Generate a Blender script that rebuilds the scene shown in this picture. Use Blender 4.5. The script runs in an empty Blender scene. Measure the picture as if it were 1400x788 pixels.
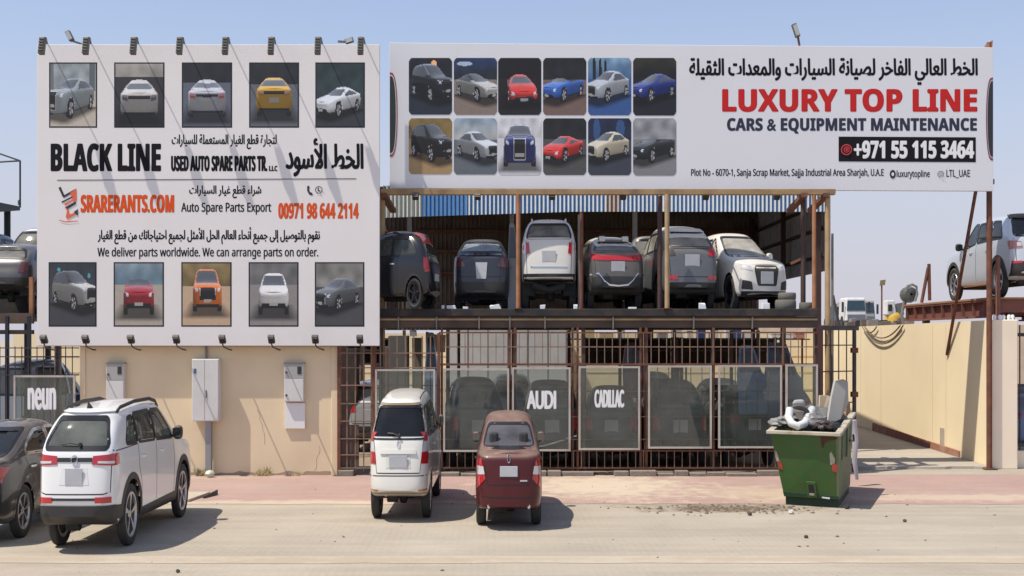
import bpy, bmesh, math, random
from mathutils import Vector, Matrix, geometry, noise
from mathutils.bvhtree import BVHTree

# ------------------------------------------------------------------ camera, sky, sun, exposure
scene = bpy.context.scene
COL = scene.collection
random.seed(7)
F_PX, VPX, HZ, CAM_H = 1600.0, 692.0, 465.0, 2.55      # focal length and vanishing point measured on the 1400 px photograph

cam_data = bpy.data.cameras.new('camera')
cam_data.sensor_width = 36.0
cam_data.lens = 36.0 * F_PX / 1400.0
cam_data.shift_x = (700 - VPX) / 1400.0
cam_data.shift_y = (HZ - 394) / 1400.0
cam_data.clip_start = 0.1
cam_data.clip_end = 6000
cam = bpy.data.objects.new('camera', cam_data)
cam.location = (0, 0, CAM_H)
cam.rotation_euler = (math.radians(90), 0, 0)
COL.objects.link(cam)
scene.camera = cam

SUN_TRAVEL = Vector((0.44, 0.20, -1.0)).normalized()
to_sun = -SUN_TRAVEL
SUN_EL = math.asin(to_sun.z)
SUN_AZ = math.atan2(to_sun.x, to_sun.y)

world = bpy.data.worlds.new('World')
scene.world = world
world.use_nodes = True
wn = world.node_tree
bg = wn.nodes['Background']
sky = wn.nodes.new('ShaderNodeTexSky')
sky.sky_type = 'NISHITA'
sky.sun_disc = False
sky.sun_elevation = SUN_EL
sky.sun_rotation = SUN_AZ
sky.altitude = 0
sky.air_density = 1.0
sky.dust_density = 0.7
sky.ozone_density = 3.0
geo = wn.nodes.new('ShaderNodeNewGeometry'); sep = wn.nodes.new('ShaderNodeSeparateXYZ')
wn.links.new(geo.outputs['Incoming'], sep.inputs[0])
el = wn.nodes.new('ShaderNodeMapRange'); el.inputs['From Min'].default_value = 0.0; el.interpolation_type = 'SMOOTHSTEP'; el.inputs['From Max'].default_value = -0.36
el.inputs['To Min'].default_value = 0.95; el.inputs['To Max'].default_value = 0.22
wn.links.new(sep.outputs['Z'], el.inputs['Value'])
hz = wn.nodes.new('ShaderNodeMix'); hz.data_type = 'RGBA'; hz.inputs['B'].default_value = (3.35, 3.25, 3.75, 1)      # dusty desert air
wn.links.new(el.outputs['Result'], hz.inputs['Factor']); wn.links.new(sky.outputs['Color'], hz.inputs['A'])
wn.links.new(hz.outputs['Result'], bg.inputs['Color'])
bg.inputs['Strength'].default_value = 0.15

sun_data = bpy.data.lights.new('sun', 'SUN')
sun_data.energy = 4.6
sun_data.angle = math.radians(0.5)
sun_data.color = (1.0, 0.94, 0.83)
sun = bpy.data.objects.new('sun', sun_data)
sun.rotation_euler = SUN_TRAVEL.to_track_quat('-Z', 'Y').to_euler()
sun.location = (0, 0, 40)
COL.objects.link(sun)

vs = scene.view_settings
vs.view_transform = 'Standard'
vs.look = 'None'
vs.gamma = 1.0
vs.exposure = 0.26
vs.use_curve_mapping = False
scene.cycles.max_bounces = 8
scene.cycles.transparent_max_bounces = 16

# ------------------------------------------------------------------ helpers
def px2x(px, d): return (px - VPX) / F_PX * d
def py2z(py, d): return CAM_H + (HZ - py) / F_PX * d
def P(px, py, d): return Vector((px2x(px, d), d, py2z(py, d)))
def ground_d(py): return CAM_H * F_PX / (py - HZ)

def lin(c):
    def f(v):
        v /= 255.0
        return v / 12.92 if v <= 0.04045 else ((v + 0.055) / 1.055) ** 2.4
    return tuple(f(v) for v in c)

MATS = {}
def mat(name, col, rough=0.6, metal=0.0, var=0.12, scale=6.0, bump=0.0, bscale=40.0, coat=0.0, spec=0.5, dirt=None, dirt_amt=0.0, dirt_scale=3.0, dust=0.0):
    """Principled material with a slow noise over the base colour, optional dirt blotches and dust on upward faces."""
    if name in MATS: return MATS[name]
    m = bpy.data.materials.new(name); m.use_nodes = True
    nt = m.node_tree; n = nt.nodes; l = nt.links
    b = n['Principled BSDF']
    tc = n.new('ShaderNodeTexCoord')
    def noise_tex(s, detail=4):
        t = n.new('ShaderNodeTexNoise'); t.inputs['Scale'].default_value = s; t.inputs['Detail'].default_value = detail
        l.new(tc.outputs['Object'], t.inputs['Vector']); return t
    nz = noise_tex(scale)
    mx = n.new('ShaderNodeMix'); mx.data_type = 'RGBA'
    mx.inputs['A'].default_value = tuple(c * (1 - var) for c in col[:3]) + (1,)
    mx.inputs['B'].default_value = tuple(min(1, c * (1 + var)) for c in col[:3]) + (1,)
    l.new(nz.outputs['Fac'], mx.inputs['Factor'])
    out = mx.outputs['Result']
    if dirt is not None:
        dn = noise_tex(dirt_scale, 8)
        r = n.new('ShaderNodeMapRange'); r.inputs['From Min'].default_value = 0.45; r.inputs['From Max'].default_value = 0.72
        r.inputs['To Max'].default_value = dirt_amt
        l.new(dn.outputs['Fac'], r.inputs['Value'])
        m2 = n.new('ShaderNodeMix'); m2.data_type = 'RGBA'
        m2.inputs['B'].default_value = tuple(dirt[:3]) + (1,)
        l.new(r.outputs['Result'], m2.inputs['Factor']); l.new(out, m2.inputs['A']); out = m2.outputs['Result']
    rough_out = None
    if dust > 0:
        g = n.new('ShaderNodeNewGeometry'); sx = n.new('ShaderNodeSeparateXYZ'); l.new(g.outputs['Normal'], sx.inputs[0])
        r = n.new('ShaderNodeMapRange'); r.inputs['From Min'].default_value = 0.15; r.inputs['From Max'].default_value = 0.95
        r.inputs['To Min'].default_value = dust * 0.06; r.inputs['To Max'].default_value = dust
        l.new(sx.outputs['Z'], r.inputs['Value'])
        dn = noise_tex(5.0, 6)
        mm = n.new('ShaderNodeMath'); mm.operation = 'MULTIPLY'
        r2 = n.new('ShaderNodeMapRange'); r2.inputs['From Min'].default_value = .3; r2.inputs['From Max'].default_value = .7; r2.inputs['To Min'].default_value = .55
        l.new(dn.outputs['Fac'], r2.inputs['Value'])
        l.new(r.outputs['Result'], mm.inputs[0]); l.new(r2.outputs['Result'], mm.inputs[1])
        m3 = n.new('ShaderNodeMix'); m3.data_type = 'RGBA'; m3.inputs['B'].default_value = (0.42, 0.34, 0.25, 1)
        l.new(mm.outputs[0], m3.inputs['Factor']); l.new(out, m3.inputs['A']); out = m3.outputs['Result']
        ra = n.new('ShaderNodeMath'); ra.operation = 'MULTIPLY_ADD'; ra.inputs[1].default_value = 0.5; ra.inputs[2].default_value = rough
        l.new(mm.outputs[0], ra.inputs[0]); rough_out = ra.outputs[0]
    l.new(out, b.inputs['Base Color'])
    b.inputs['Roughness'].default_value = rough
    if rough_out is not None: l.new(rough_out, b.inputs['Roughness'])
    b.inputs['Metallic'].default_value = metal
    b.inputs['Coat Weight'].default_value = coat
    b.inputs['Coat Roughness'].default_value = 0.06
    b.inputs['Specular IOR Level'].default_value = spec
    if bump > 0:
        bn = noise_tex(bscale, 6)
        bp = n.new('ShaderNodeBump'); bp.inputs['Strength'].default_value = bump; bp.inputs['Distance'].default_value = 0.02
        l.new(bn.outputs['Fac'], bp.inputs['Height']); l.new(bp.outputs['Normal'], b.inputs['Normal'])
    MATS[name] = m
    return m

def glass_mat(name, tint, trans=0.8, dusty=0.0, rough=0.02, dust_col=(0.3, 0.3, 0.28)):
    """Sheet glass: tinted see-through, a clear reflection and a film of dust."""
    if name in MATS: return MATS[name]
    m = bpy.data.materials.new(name); m.use_nodes = True
    nt = m.node_tree; n = nt.nodes; l = nt.links
    n.remove(n['Principled BSDF'])
    out = n['Material Output']
    tr = n.new('ShaderNodeBsdfTransparent'); tr.inputs['Color'].default_value = (*tint, 1)
    df = n.new('ShaderNodeBsdfDiffuse'); df.inputs['Color'].default_value = (*dust_col, 1)
    tc = n.new('ShaderNodeTexCoord'); nz = n.new('ShaderNodeTexNoise'); nz.inputs['Scale'].default_value = 3.0; nz.inputs['Detail'].default_value = 6
    l.new(tc.outputs['Object'], nz.inputs['Vector'])
    mr = n.new('ShaderNodeMapRange'); mr.inputs['From Min'].default_value = .3; mr.inputs['From Max'].default_value = .7
    mr.inputs['To Min'].default_value = dusty * .5; mr.inputs['To Max'].default_value = dusty * 1.3
    l.new(nz.outputs['Fac'], mr.inputs['Value'])
    m1 = n.new('ShaderNodeMixShader'); l.new(mr.outputs['Result'], m1.inputs['Fac'])
    l.new(tr.outputs[0], m1.inputs[1]); l.new(df.outputs[0], m1.inputs[2])
    gl = n.new('ShaderNodeBsdfGlossy'); gl.inputs['Roughness'].default_value = rough; gl.inputs['Color'].default_value = (0.95, 0.95, 0.95, 1)
    fr = n.new('ShaderNodeFresnel'); fr.inputs['IOR'].default_value = 1.5
    m2 = n.new('ShaderNodeMixShader'); l.new(fr.outputs[0], m2.inputs['Fac'])
    l.new(m1.outputs[0], m2.inputs[1]); l.new(gl.outputs[0], m2.inputs[2])
    l.new(m2.outputs[0], out.inputs['Surface'])
    MATS[name] = m
    return m

def print_mat():
    if 'printed_ink' in MATS: return MATS['printed_ink']
    m = bpy.data.materials.new('printed_ink'); m.use_nodes = True
    nt = m.node_tree; b = nt.nodes['Principled BSDF']
    a = nt.nodes.new('ShaderNodeAttribute'); a.attribute_name = 'ink'
    tc = nt.nodes.new('ShaderNodeTexCoord'); nz = nt.nodes.new('ShaderNodeTexNoise'); nz.inputs['Scale'].default_value = 9; nz.inputs['Detail'].default_value = 8
    nt.links.new(tc.outputs['Object'], nz.inputs['Vector'])
    hs = nt.nodes.new('ShaderNodeHueSaturation')
    mr = nt.nodes.new('ShaderNodeMapRange'); mr.inputs["To Min"].default_value = .88; mr.inputs["To Max"].default_value = 1.12
    nt.links.new(nz.outputs['Fac'], mr.inputs['Value']); nt.links.new(mr.outputs['Result'], hs.inputs['Value'])
    nt.links.new(a.outputs['Color'], hs.inputs['Color'])
    nt.links.new(hs.outputs['Color'], b.inputs['Base Color'])
    b.inputs['Roughness'].default_value = 0.5
    MATS['printed_ink'] = m
    return m

class MB:
    """Collects shapes in world coordinates and links them as one mesh object."""
    def __init__(s): s.v = []; s.f = []; s.c = []; s.smooth = False
    def add(s, verts, faces, col=None):
        o = len(s.v); s.v += [tuple(p) for p in verts]
        for f in faces:
            s.f.append([i + o for i in f]); s.c.append(col)
        return s
    def box(s, x0, x1, y0, y1, z0, z1):
        v = [(x0,y0,z0),(x1,y0,z0),(x1,y1,z0),(x0,y1,z0),(x0,y0,z1),(x1,y0,z1),(x1,y1,z1),(x0,y1,z1)]
        return s.add(v, [(0,3,2,1),(4,5,6,7),(0,1,5,4),(1,2,6,5),(2,3,7,6),(3,0,4,7)])
    def hexa(s, b4, t4):
        return s.add(list(b4) + list(t4), [(0,3,2,1),(4,5,6,7),(0,1,5,4),(1,2,6,5),(2,3,7,6),(3,0,4,7)])
    def bar(s, p, q, w, h=None, up=Vector((0,0,1))):
        p = Vector(p); q = Vector(q); h = h or w; d = (q - p).normalized()
        if abs(d.dot(up)) > .98: up = Vector((0,1,0))
        r = d.cross(up).normalized(); u = r.cross(d).normalized()
        c = [(-1,-1),(1,-1),(1,1),(-1,1)]
        v = [p + r*a*w/2 + u*b*h/2 for a, b in c] + [q + r*a*w/2 + u*b*h/2 for a, b in c]
        return s.add(v, [(0,3,2,1),(4,5,6,7),(0,1,5,4),(1,2,6,5),(2,3,7,6),(3,0,4,7)])
    def tube(s, pts, r, n=8, r1=None):
        pts = [Vector(p) for p in pts]; k = len(pts); vs_ = []
        for i, p in enumerate(pts):
            d = (pts[min(i+1,k-1)] - pts[max(i-1,0)]).normalized()
            up = Vector((0,0,1)) if abs(d.z) < .95 else Vector((0,1,0))
            a = d.cross(up).normalized(); b = a.cross(d)
            rr = r if r1 is None else r + (r1 - r) * i / (k - 1)
            vs_ += [p + (a*math.cos(t) + b*math.sin(t)) * rr for t in [2*math.pi*j/n for j in range(n)]]
        fs = [[i*n+j, i*n+(j+1)%n, (i+1)*n+(j+1)%n, (i+1)*n+j] for i in range(k-1) for j in range(n)]
        fs += [list(range(n))[::-1], [(k-1)*n+j for j in range(n)]]
        return s.add(vs_, fs)
    def prism(s, poly, y0, y1):
        """polygon in (x,z) extruded along y"""
        n = len(poly)
        v = [(x, y0, z) for x, z in poly] + [(x, y1, z) for x, z in poly]
        return s.add(v, [list(range(n)), [n+i for i in range(n)][::-1]] + [[i, n+i, n+(i+1)%n, (i+1)%n] for i in range(n)])
    def lathe(s, prof, center, axis='x', n=28):
        c = Vector(center); vs_ = []
        for j in range(n):
            t = 2*math.pi*j/n
            for a, r in prof:
                if axis == 'x': vs_.append(c + Vector((a, r*math.cos(t), r*math.sin(t))))
                elif axis == 'y': vs_.append(c + Vector((r*math.cos(t), a, r*math.sin(t))))
                else: vs_.append(c + Vector((r*math.cos(t), r*math.sin(t), a)))
        k = len(prof)
        fs = [[j*k+i, j*k+i+1, ((j+1)%n)*k+i+1, ((j+1)%n)*k+i] for j in range(n) for i in range(k-1)]
        return s.add(vs_, fs)
    def xform(s, M):
        s.v = [tuple(M @ Vector(p)) for p in s.v]; return s
    def build(s, name, material, parent=None, bevel=0.0, smooth=False, origin=None, fix=True, seg=2):
        me = bpy.data.meshes.new(name)
        if parent is not None: o0 = ROOT_LOC[parent.name]
        elif origin is not None: o0 = Vector(origin)
        else:
            xs = [p[0] for p in s.v]; ys = [p[1] for p in s.v]; zs = [p[2] for p in s.v]
            o0 = Vector(((min(xs)+max(xs))/2, (min(ys)+max(ys))/2, min(zs)))
        me.from_pydata([tuple(Vector(p) - o0) for p in s.v], [], s.f)
        if fix:
            bm = bmesh.new(); bm.from_mesh(me); bmesh.ops.recalc_face_normals(bm, faces=bm.faces); bm.to_mesh(me); bm.free()
        me.update()
        if any(c is not None for c in s.c):
            at = me.color_attributes.new('ink', 'FLOAT_COLOR', 'CORNER')
            for p in me.polygons:
                c = s.c[p.index] or (1,1,1)
                for k_, li in enumerate(p.loop_indices): cc = c[k_] if isinstance(c, list) else c; at.data[li].color = (*cc[:3], 1)
        me.materials.append(material)
        if smooth:
            me.polygons.foreach_set('use_smooth', [True]*len(me.polygons)); me.set_sharp_from_angle(angle=math.radians(48))
        ob = bpy.data.objects.new(name, me); COL.objects.link(ob)
        if parent is not None:
            ob.parent = parent
        else:
            ob.location = o0
        ROOT_LOC[ob.name] = o0
        if bevel > 0:
            md = ob.modifiers.new('bevel', 'BEVEL'); md.width = bevel; md.segments = seg; md.limit_method = 'ANGLE'; md.angle_limit = math.radians(40)
        return ob

ROOT_LOC = {}
def tag(o, label=None, cat=None, group=None, kind=None):
    if label: o['label'] = label
    if cat: o['category'] = cat
    if group: o['group'] = group
    if kind: o['kind'] = kind
    return o
def thing(name, label, cat, loc, group=None):
    o = bpy.data.objects.new(name, None); COL.objects.link(o); o.location = loc
    o.empty_display_size = 0.2
    ROOT_LOC[o.name] = Vector(loc)
    return tag(o, label, cat, group)
def sub_empty(name, parent):
    o = bpy.data.objects.new(name, None); COL.objects.link(o); o.parent = parent
    ROOT_LOC[o.name] = ROOT_LOC[parent.name]
    return o
def copy_tree(o, parent=None, loc=None):
    c = o.copy(); COL.objects.link(c)
    if parent is not None: c.parent = parent
    if loc is not None: c.location = loc
    ROOT_LOC[c.name] = Vector(loc) if loc is not None else (ROOT_LOC[parent.name] if parent is not None else ROOT_LOC[o.name])
    for ch in list(o.children): copy_tree(ch, c)
    return c

# ------------------------------------------------------------------ shared materials
M_white_print = mat('white_vinyl', (0.735, 0.705, 0.69), .45, var=.03, scale=1.2, dirt=(0.60,0.56,0.52), dirt_amt=.2, dirt_scale=.8)
M_black_print = mat('black_vinyl', (0.012, 0.012, 0.015), .85, spec=.15, var=.1)
M_red_print = mat('red_vinyl', (0.52, 0.025, 0.025), .85, spec=.15, var=.1)
M_orange_print = mat('orange_vinyl', (0.66, 0.09, 0.02), .85, spec=.15, var=.15)
M_white_ink = mat('white_ink', (0.8, 0.8, 0.8), .5, var=.02)
M_dark_metal = mat('dark_metal', (0.045, 0.045, 0.05), .5, .3, var=.3, dirt=(.13,.1,.08), dirt_amt=.5)
M_grey_metal = mat('grey_metal', (0.20, 0.19, 0.17), .5, .3, var=.2)
M_rust = mat('rust_steel', (0.17, 0.065, 0.036), .8, .1, var=.35, scale=9, dirt=(.06,.03,.025), dirt_amt=.7, dirt_scale=5, bump=.2)
M_rust_light = mat('orange_primer_steel', (0.36, 0.16, 0.075), .75, .0, var=.3, scale=8, dirt=(.14,.06,.035), dirt_amt=.7, dirt_scale=4)
M_tan_steel = mat('tan_painted_steel', (0.40, 0.28, 0.15), .7, .0, var=.25, scale=6, dirt=(.15,.085,.05), dirt_amt=.6, dirt_scale=3)
M_bar = mat('rusty_bar', (0.21, 0.14, 0.105), .75, .1, var=.4, scale=5, dirt=(.34,.16,.095), dirt_amt=.65, dirt_scale=2.5)
M_rubber = mat('tyre_rubber', (0.026, 0.026, 0.027), .8, var=.25, scale=12, dust=.25)
M_black_plastic = mat('black_plastic', (0.022, 0.022, 0.023), .5, var=.2, dust=.35)
M_alloy = mat('alloy', (0.46, 0.46, 0.47), .32, .85, var=.1)
M_dark_alloy = mat('dark_alloy', (0.04, 0.04, 0.042), .35, .7, var=.1)
M_chrome = mat('chrome', (0.72, 0.72, 0.72), .14, 1.0, var=.03)
M_mirror = mat('mirror_glass', (0.16, 0.17, 0.18), .08, 1.0, var=.03)
M_red_lamp = mat('red_lamp_lens', (0.42, 0.014, 0.018), .12, var=.15, scale=20, coat=1)
M_clear_lamp = mat('clear_lamp_lens', (0.62, 0.60, 0.60), .12, .2, var=.2, scale=20, coat=1)
M_plate = mat('number_plate', (0.46, 0.47, 0.49), .4, var=.14, scale=7)
M_seal = mat('window_seal', (0.012, 0.012, 0.013), .35, var=.1)
M_cabin = mat('cabin_lining', (0.06, 0.057, 0.052), .9, var=.1)
M_cabin_light = mat('cabin_lining_beige', (0.34, 0.32, 0.27), .9, var=.1)
M_seat = mat('seat_fabric', (0.04, 0.04, 0.042), .9, var=.2)
M_seat_light = mat('seat_leather_beige', (0.36, 0.33, 0.28), .8, var=.1)
M_under = mat('underbody', (0.02, 0.02, 0.02), .85, var=.3)
G_dark = glass_mat('tinted_glass', (0.10, 0.11, 0.11), dusty=.05, dust_col=(.35,.32,.28))
G_mid = glass_mat('car_glass', (0.62, 0.68, 0.64), dusty=.10, dust_col=(.4,.38,.33))
G_dusty = glass_mat('dusty_car_glass', (0.28, 0.30, 0.29), dusty=.35, dust_col=(.42,.40,.34))
# ------------------------------------------------------------------ cars
def lerp(a, b, t): return a + (b - a) * t
def hatch_stations(S):
    L, W, H = S['L'], S['W'], S['H']; w = W/2; wt = S.get('wt', .74) * w
    zb = S['zb']; zbr, zbf = S['belt']; yg, yr, zr = S['yg'], S['yr'], S['zr']
    yw1, yw0, zc, zh = S['yw1'], S['yw0'], S['zc'], S['zh']
    rb = S.get('rb', zb + .1)
    return [
     (.00, yg, yr, rb+.05, zbr-.01, zr-.03, .64*w, .66*w, .70*wt),
     (.10, yg+.08, yr+.08, rb+.01, zbr, zr-.01, .92*w, .925*w, .92*wt),
     (.38, yg+.26, yr+.30, zb+.02, zbr, zr+.02, w, .99*w, wt),
     (.25*L, .27*L, max(yr+.55, .32*L), zb, zbr-.005, H-.01, w, w, wt),
     (.47*L, .47*L, lerp(max(yr+.55,.32*L), yw1, .55), zb, lerp(zbr,zbf,.5), H, w, w, wt),
     (yw0-.42, yw0-.36, yw1, zb, zbf, H-.035, w, w, wt*.97),
     (yw0+.02, yw0-.02, yw0+.03, zb, zc-.03, zc+.02, w, .985*w, .80*w),
     (lerp(yw0, L, .55), lerp(yw0, L, .5), lerp(yw0, L, .5), zb+.01, lerp(zc, zh, .4)-.03, lerp(zc, zh, .4)+.02, .995*w, .965*w, .78*w),
     (L-.24, L-.26, L-.30, zb+.02, zh-.07, zh, .93*w, .90*w, .74*w),
     (L-.03, L-.06, L-.14, zb+.06, zh-.14, zh-.06, .68*w, .66*w, .58*w),
    ]
def sedan_stations(S):
    L, W, H = S['L'], S['W'], S['H']; w = W/2; wt = S.get('wt', .72) * w
    zb = S['zb']; zbr, zbf = S['belt']; zd = S['zd']; yg0, yr = S['yg'], S['yr']
    yw1, yw0, zc, zh = S['yw1'], S['yw0'], S['zc'], S['zh']
    rb = S.get('rb', zb + .06)
    return [
     (.00, .05, .12, rb+.05, zd-.07, zd-.01, .62*w, .60*w, .52*w),
     (.11, .13, .20, rb+.01, zd-.06, zd, .915*w, .89*w, .74*w),
     (.40, .38, .42, zb+.02, zd-.02, zd+.015, w, .985*w, .83*w),
     (yg0, yg0, yg0, zb, zbr-.02, zd+.035, w, w, .82*w),
     (yg0+.45, yg0+.40, yr, zb, zbr, H-.03, w, w, wt),
     (.50*L, .50*L, lerp(yr, yw1, .5), zb, lerp(zbr,zbf,.5), H, w, w, wt),
     (yw0-.42, yw0-.36, yw1, zb, zbf, H-.035, w, w, wt*.97),
     (yw0+.02, yw0-.02, yw0+.03, zb, zc-.03, zc+.02, w, .985*w, .80*w),
     (lerp(yw0, L, .55), lerp(yw0, L, .5), lerp(yw0, L, .5), zb+.01, lerp(zc, zh, .4)-.03, lerp(zc, zh, .4)+.02, .995*w, .965*w, .78*w),
     (L-.24, L-.26, L-.30, zb+.02, zh-.07, zh, .93*w, .90*w, .74*w),
     (L-.03, L-.06, L-.14, zb+.06, zh-.14, zh-.06, .68*w, .66*w, .58*w),
    ]

def hull_mesh(stations, L):
    """control cage lofted through the stations, Catmull-Clark smoothed"""
    verts = []; nl = 10
    def ring(st):
        yl, yb, yt, zb, zl, zt, wl, wb, wt = st
        r = [(wl*.55, yl, zb+.02), (wl*.90, yl, zb), (wl*.985, yl, zb+.09), (wl*1.0, lerp(yl,yb,.35), lerp(zb,zl,.52)),
             (wb*1.0, lerp(yl,yb,.8), zl-.11), (wb*.975, yb, zl), (lerp(wb*.97,wt,.5)+.012, lerp(yb,yt,.5), lerp(zl,zt,.52)),
             (wt, yt, zt-.075*min(1,(zt-zl)/.3)), (wt*.82, yt+.01, zt), (wt*.40, yt+.02, zt+.028)]
        return r
    for st in stations:
        r = ring(st)
        verts += [(x, y - L/2, z) for x, y, z in r] + [(-x, y - L/2, z) for x, y, z in reversed(r)]
    n = 2*nl; faces = []
    k = len(stations)
    for s in range(k-1):
        for j in range(n):
            a = s*n+j; b = s*n+(j+1)%n
            faces.append((a, b, b+n, a+n))
    for s, flip in ((0, False), (k-1, True)):
        for j in range(nl-1):
            f = [s*n+j, s*n+j+1, s*n+(n-2-j), s*n+(n-1-j)]
            faces.append(f if flip else f[::-1])
    me = bpy.data.meshes.new('cage'); me.from_pydata(verts, [], faces); me.update()
    bm = bmesh.new(); bm.from_mesh(me); bmesh.ops.recalc_face_normals(bm, faces=bm.faces); bm.to_mesh(me); bm.free()
    ob = bpy.data.objects.new('cage', me); COL.objects.link(ob)
    md = ob.modifiers.new('s', 'SUBSURF'); md.levels = 3; md.render_levels = 3
    dg = bpy.context.evaluated_depsgraph_get(); dg.update()
    out = bpy.data.meshes.new_from_object(ob.evaluated_get(dg))
    bpy.data.objects.remove(ob); bpy.data.meshes.remove(me)
    return out

def resample(poly, step, closed=True):
    out = []; n = len(poly)
    for i in range(n if closed else n-1):
        a = Vector(poly[i]); b = Vector(poly[(i+1)%n]); k = max(1, int((b-a).length/step + .5))
        out += [tuple(a.lerp(b, t/k)) for t in range(k)]
    if not closed: out.append(tuple(poly[-1]))
    return out
def rounded(poly, r, n=4):
    """cut the corners of a 2-D polygon with small arcs"""
    out = []; m = len(poly)
    for i in range(m):
        p0, p, p1 = Vector(poly[i-1]), Vector(poly[i]), Vector(poly[(i+1)%m])
        a = p0 - p; b = p1 - p
        d = min(r, a.length*.45, b.length*.45)
        q0 = p + a.normalized()*d; q1 = p + b.normalized()*d
        for j in range(n+1):
            t = j/n; out.append(tuple(q0.lerp(p, t).lerp(p.lerp(q1, t), t)))
    return out
def inside(poly, u, v):
    c = False; n = len(poly); j = n-1
    for i in range(n):
        xi, yi = poly[i]; xj, yj = poly[j]
        if (yi > v) != (yj > v) and u < (xj-xi)*(v-yi)/(yj-yi)+xi: c = not c
        j = i
    return c
def near_edge(poly, u, v):
    best = 1e9; bp = None; p = Vector((u, v)); n = len(poly)
    for i in range(n):
        a = Vector(poly[i]); b = Vector(poly[(i+1)%n]); ab = b-a; l2 = ab.length_squared
        t = 0 if l2 == 0 else max(0, min(1, (p-a).dot(ab)/l2)); q = a + ab*t; d = (p-q).length
        if d < best: best, bp = d, q
    return best, bp
def grow(poly, e):
    """offset a polygon outward"""
    n = len(poly); area = sum(poly[i][0]*poly[(i+1)%n][1]-poly[(i+1)%n][0]*poly[i][1] for i in range(n))
    s = 1 if area > 0 else -1; out = []
    for i in range(n):
        a, p, b = Vector(poly[i-1]), Vector(poly[i]), Vector(poly[(i+1)%n])
        e1 = (p-a); e2 = (b-p)
        if e1.length < 1e-6: e1 = e2
        if e2.length < 1e-6: e2 = e1
        n1 = Vector((e1.y, -e1.x)).normalized(); n2 = Vector((e2.y, -e2.x)).normalized()
        nn = (n1+n2); nn = nn.normalized() if nn.length > 1e-6 else n1
        k = 1/max(.5, nn.dot(n1))
        q = p + nn*e*s*k; out.append((q.x, q.y))
    return out

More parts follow.
